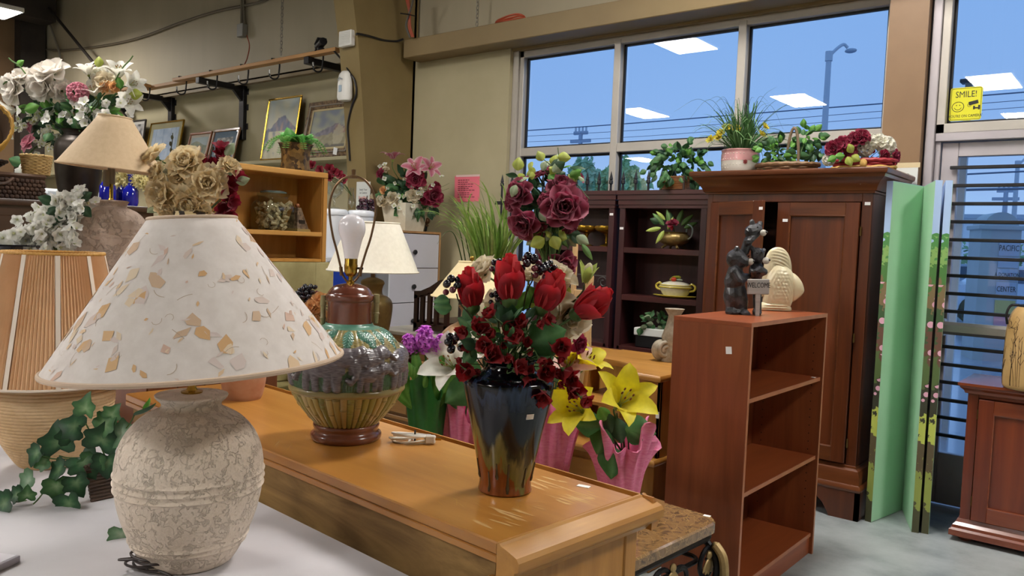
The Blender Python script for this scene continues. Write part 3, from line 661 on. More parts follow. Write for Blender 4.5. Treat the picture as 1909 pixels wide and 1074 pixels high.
MZ = .50; q = atz(1347, 968, MZ); MT = thing('marble_coffee_table', 'brown marble coffee table on black iron scroll frame', 'coffee table', (q.x, q.y, 0), math.radians(-3.6)); ML = 1.55; MW = .64
def rrect(x0, x1, y0, y1, r, n=6):
    out = []
    for cx_, cy_, a0 in ((x1-r, y1-r, 0), (x0+r, y1-r, 90), (x0+r, y0+r, 180), (x1-r, y0+r, 270)):
        for i in range(n+1): a_ = math.radians(a0+90*i/n); out.append((cx_+r*math.cos(a_), cy_+r*math.sin(a_)))
    return out
def slab(poly, z0, z1, b=.006):
    g = G(); n_ = len(poly); c = V((sum(p_[0] for p_ in poly)/n_, sum(p_[1] for p_ in poly)/n_, 0))
    def ins(p_, k): v = V((*p_, 0)); dd = (c-v).normalized()*k; return (v.x+dd.x, v.y+dd.y)
    for z, k in ((z0, b), (z0+b, 0), (z1-b, 0), (z1, b)): g.v += [(*ins(p_, k), z) for p_ in poly]
    for k in range(3): g.f += [(k*n_+i, k*n_+(i+1) % n_, (k+1)*n_+(i+1) % n_, (k+1)*n_+i) for i in range(n_)]
    g.f.append(tuple(reversed(range(n_)))); g.f.append(tuple(range(3*n_, 4*n_))); return g
part('marble_top', slab(rrect(-ML, 0, -MW, 0, .07), MZ-.045, MZ), m_marb, MT, 40)
m_iron = mat('wrought_iron', '17171a', '26262a', rough=.45, metal=.5, scale=30)
rr = rrect(-ML+.02, -.02, -MW+.02, -.02, .06)
part('frame_ring', tube([(x, y, MZ-.058) for x, y in rr], .013, 8, closed=True), m_iron, MT)
part('frame_ring', tube([(x, y, MZ-.15) for x, y in rrect(-ML+.05, -.05, -MW+.05, -.05, .05)], .009, 8, closed=True), m_iron, MT)
def scroll(c, r, turns, up=1, n_=26):
    return [(0, c[0]+math.cos(a_)*r*(1-.75*i/n_), c[1]+up*math.sin(a_)*r*(1-.75*i/n_)) for i in range(n_+1) for a_ in [turns*2*PI*i/n_]]
scr = mesh(tube(scroll((.1, 0), .075, 1.3), .009, 7), m_iron); scrb = mesh(tube(scroll((-.1, 0), -.075, 1.3), .009, 7), m_iron)
m_gold = mat('antique_gold', '9c8458', 'b59b6a', rough=.5, metal=.4, scale=30)
lf = G()
for a_ in (-1.0, -.5, 0, .5, 1.0):
    lf.join(ball((0, 0, -.03), (.006, .011, .032), 8, 6), MX.Rotation(a_*.75, 4, 'X'))
lf.join(ball((0, 0, .012), (.010, .016, .016), 8, 6))
lfm = mesh(lf, m_gold)
for y in (-.48, -.16): ob('scroll', scr, MT, T(-.02, y, MZ-.16)); ob('scroll', scrb, MT, T(-.02, y, MZ-.16))
ob('gold_leaf', lfm, MT, T(-.008, -.32, MZ-.11)); ob('gold_leaf', lfm, MT, T(-.008, -.07, MZ-.13))
scr2 = mesh(tube([(z, x, y) for x, z, y in []] or [(b_, a_, c_) for a_, b_, c_ in scroll((.1, 0), .075, 1.3)], .009, 7), m_iron)
for x in (-1.3, -.9, -.5, -.2): ob('scroll', scr2, MT, T(x, -MW+.02, MZ-.16))
for sx_ in (-.05, -ML+.05):
    for sy_ in (-.05, -MW+.05):
        ou = .05 if sx_ > -.5 else -.05
        part('leg', tube(spline([(sx_, sy_, MZ-.06), (sx_+ou*1.2, sy_, MZ-.14), (sx_+ou*1.0, sy_, MZ-.26), (sx_+ou*.2, sy_, .12), (sx_+ou*.5, sy_, .012)], 5), .013, 8), m_iron, MT)
part('gold_leaf', tube(spline([(-.005, -.05, MZ-.075), (.035, -.05, MZ-.12), (.045, -.05, MZ-.2), (.03, -.05, MZ-.27)], 5), [.004]+[.017]*14+[.006], 8, flat=1.), m_gold, MT)
for p_ in ((1318, 962),): sticker(MT, local(MT, atz(*p_, MZ)), (0, 0, 1), .026, .018, .2)
sticker(MT, (-.034, -MW+.026, MZ-.022), (.7, -.7, 0), .022, .03)

# ---- oak corner desk
mk1 = wood('oak_desk_top', 'a9742f', 'c58f47', 'x', .35, .2, 4); mk2 = wood('oak_desk_side', '9a682b', 'bd8843', 'z', .42, .12, 3)
K2 = thing('oak_desk', 'low oak desk with curved cut-out top behind the yellow lilies', 'desk', (-1.72, 3.205, 0)); z1 = .91
top = [(0, 0), (-.20, .02), (-.225, .05), (-.225, .11), (-.245, .17), (-.30, .235), (-.40, .28), (-.56, .30), (-.62, .34), (-.62, .70), (0, .70)]
part('desk_top', slab(top, z1-.028, z1, .008), mk1, K2, 40)
part('pedestal_front', box(-.185, -.012, .03, .048, .53, z1-.028, .002), mk2, K2, 0, label='oak front with grain knot'); part('pedestal_side', box(-.03, -.012, .03, .68, .53, z1-.028, .002), mk2, K2, 0)
part('pedestal_side', box(-.185, -.17, .048, .68, .53, z1-.028, .002), mk2, K2, 0)
part('ledge', slab([(.0, -.02), (-.62, -.02), (-.62, .70), (.0, .70)], .50, .53, .01), mk1, K2, 40)
part('shelf', box(-.6, -.185, .12, .66, .70, .72, .003), mk1, K2, 0)
part('back_panel', box(-.6, -.02, .66, .68, .53, z1-.03), mk2, K2, 0)
part('leg_panel', prism([(.30, z1-.028), (.40, z1-.028), (.40, .53), (.24, .53)], -.60, -.575, 'yz'), mk2, K2, 0)
part('base', box(-.60, -.02, .02, .68, .0, .50, .003), mk2, K2, 0)
part('drawer', box(-.57, -.22, .005, .02, .28, .46, .004), mk1, K2, 0)
sticker(K2, (-.022, .0295, .73), (0, -1, 0), .018, .03)
K3 = thing('oak_side_table', 'small oak side table behind the pink lily', 'table', (-2.62, 4.12, 0)); z2 = .80
part('table_top', slab([(-.55, 0), (0, 0), (0, .5), (-.55, .5)], z2-.028, z2, .007), mk1, K3, 40)
part('front_panel', box(-.52, -.03, .03, .05, .3, z2-.028), mk2, K3, 0); part('side_panel', box(-.05, -.03, .05, .47, .3, z2-.028), mk2, K3, 0)
for x in (-.52, -.06):
    for y in (.03, .44): part('leg', box(x, x+.03, y, y+.03, 0, .3), mk2, K3, 0)
sticker(K3, (-.06, .1, z2), (0, 0, 1), .03, .018)

# ---- pine slatted stand beside the bouquet
mp = wood('pine_wood', 'c49a66', 'd8b483', 'z', .5, .05, 3)
N = thing('pine_stand', 'tall pale pine stand with turned post by the dark bookcase', 'stand', (-2.63, 3.97, 0))
part('post', lathe(smooth_prof([(.022, 0), (.026, .3), (.022, .6), (.026, .9), (.024, 1.2), (.027, 1.30), (.022, 1.31), (.030, 1.33), (.033, 1.35), (.030, 1.368), (.0, 1.372)], 3), 16), mp, N)
part('side_board', box(-.10, -.022, -.01, .012, .2, 1.22, .003), mp, N, 0); part('side_board', box(-.125, -.10, -.012, .016, .1, 1.56, .003), mp, N, 0, label='thin tall upright slat')
part('foot', prism([(-.20, 0), (.08, 0), (.03, .98), (-.10, .98)], -.014, .0, 'xz'), mp, N, 0)
part('shelf', box(-.12, .02, .012, .10, .40, .42, .003), mp, N, 0); part('rear_post', box(-.10, -.07, .08, .11, 0, .42), mp, N, 0); part('rear_post', box(-.02, .01, .08, .11, 0, .42), mp, N, 0)
sticker(N, (.0, -.0145, .93), (0, -1, 0), .016, .03, -.5)

# ---- brown moulded dresser behind the flower pots
mb_x = wood('brown_dresser_top', '8a6236', 'a67c48', 'x', .4, .15, 3); mb_d = wood('brown_dresser_front', '78532d', '936a3c', 'x', .45, .1, 4)
B = thing('moulded_dresser', 'brown dresser with heavy drawer mouldings behind the purple hyacinths', 'dresser', (-2.40, 2.89, 0)); BW = 1.6; BD = .50; BH = .755
part('top', slab([(-BW, 0), (0, 0), (0, BD), (-BW, BD)], BH-.03, BH, .008), mb_x, B, 40)
part('carcass', box(-BW+.02, -.02, .03, BD-.01, .05, BH-.03), mb_d, B, 0)
for r_ in range(3):
    for c_ in range(3):
        x0 = -BW+.04+c_*.51; zz = .08+r_*.215
        dw = part('drawer', box(x0, x0+.49, .012, .03, zz, zz+.195, .004), mb_d, B, 0)
        part('moulding', box(x0+.02, x0+.47, .004, .012, zz+.02, zz+.04, .003).join(box(x0+.02, x0+.47, .004, .012, zz+.155, zz+.175, .003)).join(box(x0+.05, x0+.44, -.002, .012, zz+.055, zz+.14, .006)), mb_x, dw, 0)
for x in (-BW+.03, -.07):
    for y in (.04, BD-.07): part('foot', box(x, x+.04, y, y+.04, 0, .05), mb_d, B, 0)
# low grey cabinet with the dark slatted rack
L4 = thing('grey_top_cabinet', 'low cabinet with grey top under the dark slatted rack', 'cabinet', (-3.92, 3.55, 0))
part('top', box(-.1, .52, -.02, .62, .865, .89, .004), mat('grey_laminate', 'a8a294', rough=.4), L4, 0); part('body', box(-.08, .50, 0, .6, .05, .865), mb_d, L4, 0)
part('door', box(-.06, .2, -.015, 0, .1, .84, .004), mb_d, L4, 0); part('door', box(.22, .48, -.015, 0, .1, .84, .004), mb_d, L4, 0); part('plinth', box(-.06, .48, .02, .58, 0, .05), mb_d, L4, 0)
mr_ = wood('dark_rack_wood', '1f0e0c', '331a16', 'z', .35, .2, 3)
Rk = thing('slatted_rack', 'dark wood slatted rack with arched end rails behind the beige lamp', 'rack', (-3.74, 3.62, .89)); h0 = .26
for y in (0, .42):
    o = part('end_rail', prism([(0, h0-.05), (0, h0), (.06, h0+.005), (.14, h0+.035), (.22, h0+.08), (.30, h0+.10), (.30, h0+.05), (.2, h0+.03), (.12, h0-.02)], y, y+.025, 'xz'), mr_, Rk, 0)
    part('bottom_rail', box(0, .30, y, y+.025, .02, .06, .002), mr_, Rk, 0)
    for x, hh in ((0, .0), (.055, .0), (.12, .02), (.18, .05), (.27, .08)): part('slat', box(x, x+.032, y, y+.022, .0 if x in (0, .27) else .05, h0-.02+hh, .002), mr_, Rk, 0)
part('shelf', box(.01, .29, .02, .43, .06, .075), mr_, Rk, 0)

# ---- white chest of drawers by the column
mw = mat('white_melamine', 'd6d3da', 'cfccd3', rough=.4, scale=2); mwe = wood('chest_oak_edge', 'a87a4a', 'bd9060', 'z', .45, .1, 4)
Wd = thing('white_chest', 'tall white chest of drawers with black knobs and oak edges', 'chest of drawers', (-5.067, 5.215, 0)); WW = .66; WD = .42; WH = 1.535
part('side_panel', box(-WD, .0, -.018, .0, 0, WH, .001), mwe, Wd, 0); part('side_panel', box(-WD, .0, -WW, -WW+.018, 0, WH, .001), mwe, Wd, 0)
part('top_panel', box(-WD, .0, -WW, .0, WH-.0, WH+.018, .001), mwe, Wd, 0); part('back_panel', box(-WD, -WD+.01, -WW+.018, -.018, .05, WH), mw, Wd, 0)
part('plinth', box(-.03, -.012, -WW+.018, -.018, 0, .03), mw, Wd, 0)
for i in range(5):
    zz = WH-.004-(i+1)*.30; dw = part('drawer', box(-.02, -.002, -WW+.021, -.021, max(zz+.003, .03), zz+.297, .0015), mw, Wd, 0)
    part('drawer_body', box(-WD+.02, -.02, -WW+.03, -.03, zz+.02, zz+.27), mw, dw, 0)
    part('knob', lathe([(0, .03), (.016, .028), (.022, .02), (.02, .01), (.008, .004), (.008, 0), (0, 0)], 16), m_black, dw, mx=T(-.002, -.325, zz+.14) @ MX.Rotation(PI/2, 4, 'Y'))

# ---- far left: dark hutch, brown chest, cream cabinet, oak bookcase
md = wood('dark_hutch_wood', '3c281b', '523826', 'y', .35, .2, 3); md_t = wood('dark_hutch_top', '3c281b', '523826', 'y', .35, .2, 4)
Hh = thing('dark_hutch', 'tall dark wood hutch carrying the wicker baskets', 'hutch', (-4.36, 1.15, 0)); hy = 1.06
part('body', box(-.48, 0, 0, hy, .06, 1.57), md, Hh, 0); part('top', slab([(-.5, -.02), (.02, -.02), (.02, hy+.02), (-.5, hy+.02)], 1.57, 1.60, .007), md_t, Hh, 40); part('plinth', box(-.46, -.03, .03, hy-.03, 0, .06), md, Hh, 0)
for i in range(2):
    y0 = .03+i*.51; o = part('door', box(.0, .02, y0, y0+.49, .1, 1.05, .004), md, Hh, 0); part('knob', ball((.032, y0+(.43 if i == 0 else .07), .6), .014, 10, 6), MATS['brass'], o)
    o = part('drawer', box(.0, .02, y0, y0+.49, 1.09, 1.52, .006), md, Hh, 0); part('handle', tube(spline([(.02, y0+.22, 1.32), (.045, y0+.24, 1.31), (.045, y0+.33, 1.31), (.02, y0+.35, 1.32)], 4), .005, 6), MATS['brass'], o)
mbc = wood('red_brown_chest', '5a2f18', '7d4a28', 'z', .4, .15, 3)
Bc = thing('brown_chest', 'reddish brown plank chest behind the plaster lamps', 'chest', (-2.72, 1.365, 0)); bz = 1.238
part('top', slab([(-.60, -.03), (.02, -.03), (.02, .56), (-.60, .56)], bz-.03, bz, .006), mbc, Bc, 40); part('body', box(-.58, -.004, 0, .53, 0, bz-.03), mbc, Bc, 0)
for i in range(5): part('plank', box(-.004, .008, .005+i*.105, .105+i*.105, .02, bz-.035, .002), mbc, Bc, 0)
mcr = mat('cream_plaster', 'b3a878', '9a8f5f', rough=.6, scale=5, detail=6)
Cc = thing('cream_cabinet', 'mottled cream plaster pedestal under the oak bookcase', 'pedestal', (-4.04, 2.27, 0))
part('body', box(-.34, 0, 0, .94, 0, .55, .004).join(box(-.34, -.25, 0, .94, .55, 1.316)).join(box(-.34, 0, .80, .94, .55, 1.316, .004)).join(box(-.25, 0, 0, .80, 1.11, 1.316)), mcr, Cc, 0)
part('niche_plate', box(-.24, -.03, .30, .66, 1.0, 1.108, .002), mat('grey_plate', 'a9a394', rough=.5), Cc, 0); part('niche_back', box(-.245, -.24, .0, .80, .56, 1.10), mcr, Cc, 0)
mob = wood('light_oak_edge', 'b5813c', 'cf9c55', 'y', .4, .15, 4); moz = wood('light_oak_side', 'a8742f', 'c28e48', 'z', .42, .15, 4); moi = moz
Ob = thing('oak_bookcase', 'light oak two-tier bookcase with a jar of corks', 'bookcase', (-4.06, 2.34, 1.318)); OW = .82; OH = .55; OD = .27
part('top_panel', box(-OD, .006, 0, OW, OH-.034, OH, .004), mob, Ob, 0)
for y in (0, OW-.03): part('side_panel', box(-OD, .003, y, y+.03, 0, OH-.034, .003), moz, Ob, 0)
part('back_panel', box(-OD, -OD+.008, .03, OW-.03, 0, OH-.034), moi, Ob, 0); part('inner_lining', box(-OD+.01, -.01, OW-.034, OW-.0302, .02, OH-.034), moi, Ob, 0)
part('shelf', box(-OD+.008, 0, .03, OW-.03, .155, .183, .004), mob, Ob, 0); part('bottom_shelf', box(-OD+.008, -.004, .03, OW-.03, 0, .018, .002), moi, Ob, 0)
# ================================================================ lamps and vases
def pxprof(lst, yb, d, n=3, smooth=True):
    k = d/FPX; q = [(h*k, (yb-y)*k) for h, y in lst]; return smooth_prof(q, n) if smooth else q
def closed(pr): return [(0, pr[0][1])]+pr+[(0, pr[-1][1])]
m_brass = MATS['brass']
m_brass2 = mat('polished_brass', 'c2a04a', 'a98634', rough=.22, metal=1., scale=8)
m_plas = mat('textured_plaster', 'd8cab4', 'c4b39a', rough=.85, scale=5, detail=6, bump=.004, bscale=22, lo=.35, hi=.7)
m_plas2 = mat('pink_grey_plaster', 'c9b3a2', 'b8a08e', rough=.85, scale=6, detail=5, bump=.004, bscale=30)
def crackle(name, c1, c2, sc=26, depth=.0035):
    m = mat(name, c1, c2, rough=.85, scale=4, detail=6)
    n = m.node_tree.nodes; l = m.node_tree.links; t = n.new('ShaderNodeTexCoord')
    ns = n.new('ShaderNodeTexNoise'); ns.inputs['Scale'].default_value = sc*1.6; ns.inputs['Detail'].default_value = 6; l.new(t.outputs['Object'], ns.inputs['Vector'])
    vm = n.new('ShaderNodeVectorMath'); vm.operation = 'MULTIPLY_ADD'; vm.inputs[1].default_value = (.09, .09, .09); l.new(ns.outputs['Color'], vm.inputs[0]); l.new(t.outputs['Object'], vm.inputs[2])
    v = n.new('ShaderNodeTexNoise'); v.inputs['Scale'].default_value = sc; v.inputs['Detail'].default_value = 2; l.new(vm.outputs[0], v.inputs['Vector'])
    s1 = n.new('ShaderNodeMath'); s1.operation = 'SUBTRACT'; s1.inputs[1].default_value = .5; l.new(v.outputs['Fac'], s1.inputs[0]); s2 = n.new('ShaderNodeMath'); s2.operation = 'ABSOLUTE'; l.new(s1.outputs[0], s2.inputs[0])
    mr = n.new('ShaderNodeMapRange'); mr.inputs[1].default_value = 0; mr.inputs[2].default_value = .03; l.new(s2.outputs[0], mr.inputs[0])
    ad = n.new('ShaderNodeMath'); ad.operation = 'MULTIPLY_ADD'; ad.inputs[1].default_value = 2.6; l.new(ns.outputs['Fac'], ad.inputs[0]); l.new(mr.outputs[0], ad.inputs[2])
    b = n.new('ShaderNodeBump'); b.inputs['Strength'].default_value = .8; b.inputs['Distance'].default_value = depth; l.new(ad.outputs[0], b.inputs['Height']); l.new(b.outputs[0], n['Principled BSDF'].inputs['Normal'])
    return m
m_plasA = crackle('stucco_lamp_plaster', 'e6d8c8', 'dac9b6', 26, .0042)
m_plasC = crackle('grey_stucco_plaster', 'cbb7a8', 'bba596', 18, .005)
def shade_shell(pr, th=.003):
    """thin shell from profile: outside up, inside down"""
    return pr+[(max(r-th, .001), z) for r, z in reversed(pr)]
# ---- lamp A : big stucco lamp with pressed-leaf paper shade
dA_ = 1.67; LA = atz(352, 1042, TZ); k = dA_/FPX
A1 = thing('table_lamp', 'stucco urn lamp with wide paper shade of pressed leaf flecks', 'lamp', (LA.x, LA.y, TZ)); A1.scale = (.93, .93, 1)
pr = pxprof([(78, 1042), (86, 1036), (98, 1018), (112, 990), (126, 955), (136, 915), (139, 880), (138, 850), (130, 820), (116, 796), (96, 776), (74, 763), (60, 757), (56, 750), (58, 745), (65, 739), (68, 735), (66, 731), (40, 729)], 1042, dA_, 4)
rings = [z*k for z in (1042-899, 1042-886, 1042-873, 1042-1003, 1042-993)]
out = []
for i, (a_, b_) in enumerate(zip(pr, pr[1:])):
    m_ = max(1, int(abs(b_[1]-a_[1])/.0022))
    for j in range(m_):
        t_ = j/m_; out.append((a_[0]+(b_[0]-a_[0])*t_, a_[1]+(b_[1]-a_[1])*t_))
out.append(pr[-1])
out = [(r+sum(.0038*math.exp(-((z-zr)/.0032)**2) for zr in rings), z) for r, z in out]
part('lamp_base', lathe(closed(out), 72), m_plasA, A1, 60)
zt_ = (1042-730)*k
part('stem', lathe([(0, zt_), (.022, zt_), (.023, zt_+.004), (.012, zt_+.007), (.009, zt_+.012), (.009, zt_+.10), (.016, zt_+.104), (.016, zt_+.16), (0, zt_+.162)], 20), m_brass2, A1)
r0, z0, r1, z1 = 277*k, (1042-671)*k, 82*k, (1042-409)*k
ax = FW.copy(); ax.z = 0; ax.normalize()
TILT = T(.004, .003, 0) @ T(0, 0, (z0+z1)/2) @ MX.Rotation(-math.radians(4.0), 4, ax) @ T(0, 0, -(z0+z1)/2)
m_paper = mat('handmade_paper', 'e3dbd6', 'd9d0ca', rough=.8, scale=30, bump=.0006, bscale=90, trans=0.)
pr = [(r0+(r1-r0)*i/12, z0+(z1-z0)*i/12) for i in range(13)]
SA = part('lamp_shade', lathe(shade_shell(pr, .0025)+[pr[0]], 80), m_paper, A1, 60, TILT, label='white handmade paper cone shade')
m_trim = mat('tan_trim_tape', 'cbb39c', rough=.8)
part('rim_trim', tube([(math.cos(a_)*(r0-.001), math.sin(a_)*(r0-.001), z0) for a_ in [2*PI*i/80 for i in range(80)]], .0052, 8, closed=True), m_trim, SA)
part('rim_trim', tube([(math.cos(a_)*(r1-.001), math.sin(a_)*(r1-.001), z1) for a_ in [2*PI*i/48 for i in range(48)]], .0042, 8, closed=True), m_trim, SA)
part('spider', tube([(-r1, 0, z1-.01), (r1, 0, z1-.01)], .002, 6).join(tube([(0, -r1, z1-.01), (0, r1, z1-.01)], .002, 6)).join(tube([(0, 0, zt_+.16), (0, 0, z1-.01)], .003, 6)), m_brass, SA)
rs = random.Random(12); g = G(); cols = []
tan = [lin(c) for c in ('d6b083', 'd2a878', 'dcbf9c', 'd2b2a0', 'd6c6c0', 'd4c2b8', 'cdb094', 'dfcbb0')]
def cone_pt(u, v): r_ = r0+(r1-r0)*v+.0011; return (math.cos(u)*r_, math.sin(u)*r_, z0+(z1-z0)*v)
camang = math.atan2(-LA.y, -LA.x)
for i in range(300):
    u = camang+rs.uniform(-PI, PI); v = (r0-math.sqrt(r1*r1+(r0*r0-r1*r1)*rs.random()))/(r0-r1)*.96+.02; rr = r0+(r1-r0)*v; sl = math.hypot(r0-r1, z1-z0)
    big = rs.random() < .45; L = rs.uniform(.014, .029) if big else rs.uniform(.005, .014); wd = L*rs.uniform(.35, .85) if big else L*rs.uniform(.2, .5)
    a_ = rs.uniform(0, PI) if rs.random() < .5 else rs.gauss(.9, .4); n_ = rs.randint(4, 6); c = rs.choice(tan); pts = []
    for q in range(n_):
        th = 2*PI*q/n_+rs.gauss(0, .25); x, y = math.cos(th)*L*rs.uniform(.55, 1.1), math.sin(th)*wd*rs.uniform(.6, 1.1)
        x, y = x*math.cos(a_)-y*math.sin(a_), x*math.sin(a_)+y*math.cos(a_)
        pts.append(cone_pt(u+x/rr, min(.985, max(.015, v+y/sl))))
    g.add(pts, [tuple(range(n_))]); cols += [c]*n_
for i in range(80):
    u = camang+rs.uniform(-PI, PI); v = (r0-math.sqrt(r1*r1+(r0*r0-r1*r1)*rs.random()))/(r0-r1)*.94+.03; rr = r0+(r1-r0)*v; sl = math.hypot(r0-r1, z1-z0); a_ = rs.uniform(0, 2*PI); cu = rs.gauss(0, .5); x = y = 0; c = lin('b5a08c'); prev = None; wv = .0006
    for q in range(6):
        p_ = (u+x/rr, v+y/sl); 
        if .02 < p_[1] < .98 and prev and .02 < prev[1] < .98:
            dx, dy = -math.sin(a_)*wv, math.cos(a_)*wv
            g.add([cone_pt(prev[0]-dx/rr, prev[1]-dy/sl), cone_pt(p_[0]-dx/rr, p_[1]-dy/sl), cone_pt(p_[0]+dx/rr, p_[1]+dy/sl), cone_pt(prev[0]+dx/rr, prev[1]+dy/sl)], [(0, 1, 2, 3)]); cols += [c]*4
        prev = p_; x += math.cos(a_)*.006; y += math.sin(a_)*.006; a_ += cu
part('leaf_flecks', g, mat('pressed_leaf', 'ffffff', rough=.8, attr='Col'), SA, 0, cols=cols)['kind'] = 'stuff'
def cord_loops(name, parent, base, loops, r, m, tail=None, seed=1, flat=1.):
    rs = random.Random(seed)
    for i, (L, W, an, z) in enumerate(loops):
        pts = [(math.cos(2*PI*q/12)*L, math.sin(2*PI*q/12)*W, z+.006*math.sin(2*PI*q/12+i)) for q in range(12)]
        part(name, tube(spline(pts, 4, True), r, 7, closed=True), m, parent, mx=T(base) @ MX.Rotation(an, 4, 'Z'))
m_cordb = mat('brown_cord', '2c1f1c', rough=.45)
cp = atz(272, 1066, TZ)
Cb = part('power_cord', tube(spline([(.04, .0, .012), (.08, .01, .004), (.12, -.03, .004), (.17, .0, .004), (.2, .03, .004)], 5), .0028, 6), m_cordb, A1, mx=T(cp.x-LA.x, cp.y-LA.y, 0), label='bundle of dark brown lamp cord')
cord_loops('loop', Cb, (0, 0, .0), [(.045, .018, .2, .014), (.055, .022, .5, .018), (.05, .026, -.1, .022), (.06, .02, .9, .026), (.04, .03, .4, .030)], .0028, m_cordb)
part('tie', tube([(0, 0, .004), (0, 0, .06)], .0028, 6).join(tube([(math.cos(a_)*.012, .0, .02+math.sin(a_)*.018) for a_ in [2*PI*i/12 for i in range(12)]], .0026, 6, closed=True)), m_black, Cb)

# ---- lamp B : pleated shade, woven-look ceramic base
LB = atz(98, 862, TZ); dB_ = dep(LB); k = dB_/FPX
B1 = thing('table_lamp', 'lamp with pleated peach shade and basket-weave ceramic base', 'lamp', (LB.x, LB.y, TZ)); B1.scale = (.87, .87, 1)
pr = pxprof([(62, 862), (74, 848), (96, 815), (110, 780), (118, 748), (117, 725), (108, 700), (85, 680), (55, 668), (40, 655)], 862, dB_, 5)
m_cer = mat('woven_ceramic', 'd6b78e', 'c5a376', rough=.6, scale=7)
nrow = 34; zmax = pr[-1][1]
def rad(z):
    for (ra, za), (rb, zb) in zip(pr, pr[1:]):
        if za <= z <= zb: return ra+(rb-ra)*(z-za)/max(zb-za, 1e-6)
    return pr[-1][0]
g = G(); NT = 220; rows = []; NZ_ = nrow*4
for i in range(NZ_+1):
    z = zmax*i/NZ_; rw = int(i/4); fr = (i/4) % 1.; row = []
    for j in range(NT):
        a_ = 2*PI*j/NT; u = j/NT*26+(rw//3 % 4)*.5+.25*math.sin(rw*.7); f2 = abs((u % 1)-.5)*2
        cut = 0 if (rw//3) % 2 else .4*(abs(((u*1.0) % 1)-.5) < .08)
        h = .0026*math.sqrt(max(0, 1-(2*fr-1)**2))*(1-cut) - (.0022 if (f2 > .90) else 0)
        r_ = rad(z)+h; row.append(len(g.v)); g.v.append((r_*math.cos(a_), r_*math.sin(a_), z))
    rows.append(row)
for a_, b_ in zip(rows, rows[1:]):
    for j in range(NT): g.f.append((a_[j], a_[(j+1) % NT], b_[(j+1) % NT], b_[j]))
g.f.append(tuple(reversed(rows[0]))); g.f.append(tuple(rows[-1]))
part('lamp_base', g, m_cer, B1, 50)
part('stem', lathe([(0, zmax), (.012, zmax), (.012, zmax+.18), (0, zmax+.18)], 14), m_brass2, B1)
rb, zb, rt, zt2 = 150*k, (862-704)*k, 95*k, (862-474)*k
m_pl = mat('peach_pleated_fabric', 'e3bb92', 'd9ae84', rough=.75, scale=8); m_plb = mat('pale_shade_ribbon', 'e8d9c8', rough=.7)
NP = 120
def pleat(t_, i, r_, z): 
    ph = (t_/(2*PI)*NP) % 1.; return (r_+.0032*(abs(ph*2-1)*2-1), z)
prs = [(rb+(rt-rb)*i/6, zb+(zt2-zb)*i/6) for i in range(7)]
SB = part('lamp_shade', lathe(shade_shell(prs, .003), NP*4, fn=pleat), m_pl, B1, 25, label='pleated peach fabric shade')
for q in range(10):
    a_ = camang+.2+q*2*PI/10
    wv = .007; pts = []
    for i in range(7):
        r_ = prs[i][0]+.0042; da = wv/r_; pts += [(math.cos(a_-da)*r_, math.sin(a_-da)*r_, prs[i][1]), (math.cos(a_+da)*r_, math.sin(a_+da)*r_, prs[i][1])]
    part('ribbon', G().add(pts+[(x*.985, y*.985, z) for x, y, z in pts], [(2*i, 2*i+1, 2*i+3, 2*i+2) for i in range(6)]+[(0, 14, 15, 1), (12, 13, 27, 26)]), m_plb, SB)
part('rim_braid', tube([(math.cos(a_)*rt, math.sin(a_)*rt, zt2+.003+.0015*(i % 2)) for i in range(160) for a_ in [2*PI*i/160]], .0045, 6, closed=True), mat('gold_braid', 'd0a055', 'b98840', rough=.7, scale=60), SB)
part('rim_braid', tube([(math.cos(a_)*rb, math.sin(a_)*rb, zb) for i in range(100) for a_ in [2*PI*i/100]], .004, 6, closed=True), m_plb, SB)

# ---- lamp C : grey stucco urn with plain beige shade, on the brown chest
dC = 3.0; LC = atd(205, 545, dC); LC.z = bz; k = dC/FPX
C1 = thing('table_lamp', 'grey stucco lamp with plain beige coolie shade on the brown chest', 'lamp', LC); C1.scale = (.9, .9, 1)
pr = pxprof([(40, 545), (48, 535), (60, 505), (69, 470), (71, 440), (70, 425), (64, 408), (52, 396), (40, 390), (30, 386), (31, 380), (34, 376), (30, 374)], 545, dC, 4)
out = []
for a_, b_ in zip(pr, pr[1:]):
    m_ = max(1, int(abs(b_[1]-a_[1])/.003))
    for j in range(m_): out.append((a_[0]+(b_[0]-a_[0])*j/m_, a_[1]+(b_[1]-a_[1])*j/m_))
rings = [(545-y)*k for y in (441, 434, 427)]
out = [(r+sum(.003*math.exp(-((z-zr)/.0032)**2) for zr in rings), z) for r, z in out+[pr[-1]]]
part('lamp_base', lathe(closed(out), 56), m_plasC, C1, 60)
zz = (545-374)*k
part('stem', lathe([(0, zz), (.012, zz), (.008, zz+.01), (.008, zz+.10), (0, zz+.1)], 14), m_brass2, C1)
part('socket', tube([(.0, 0, zz+.06), (.0, 0, zz+.14)], .014, 12).join(box(-.012, .012, -.03, -.01, zz+.05, zz+.11, .003)), mat('socket_grey', '8a8072', rough=.4, metal=.5), C1)
r0c, z0c, r1c, z1c = 101*k, (545-316)*k, 31*k, (545-221)*k
prs = [(r0c+(r1c-r0c)*i/6, z0c+(z1c-z0c)*i/6) for i in range(7)]
SC = part('lamp_shade', lathe(shade_shell(prs, .003)+[prs[0]], 64), mat('beige_linen', 'd9bf9c', 'd2b793', rough=.8, scale=60), C1, 60, T(0, 0, z0c) @ MX.Rotation(math.radians(4.0), 4, ax) @ T(0, 0, -z0c), label='plain beige fabric cone shade')
part('rim_trim', tube([(math.cos(a_)*r0c, math.sin(a_)*r0c, z0c) for a_ in [2*PI*i/64 for i in range(64)]], .004, 6, closed=True), MATS['beige_linen'], SC)
part('rim_trim', tube([(math.cos(a_)*r1c, math.sin(a_)*r1c, z1c) for a_ in [2*PI*i/40 for i in range(40)]], .004, 6, closed=True), MATS['beige_linen'], SC)
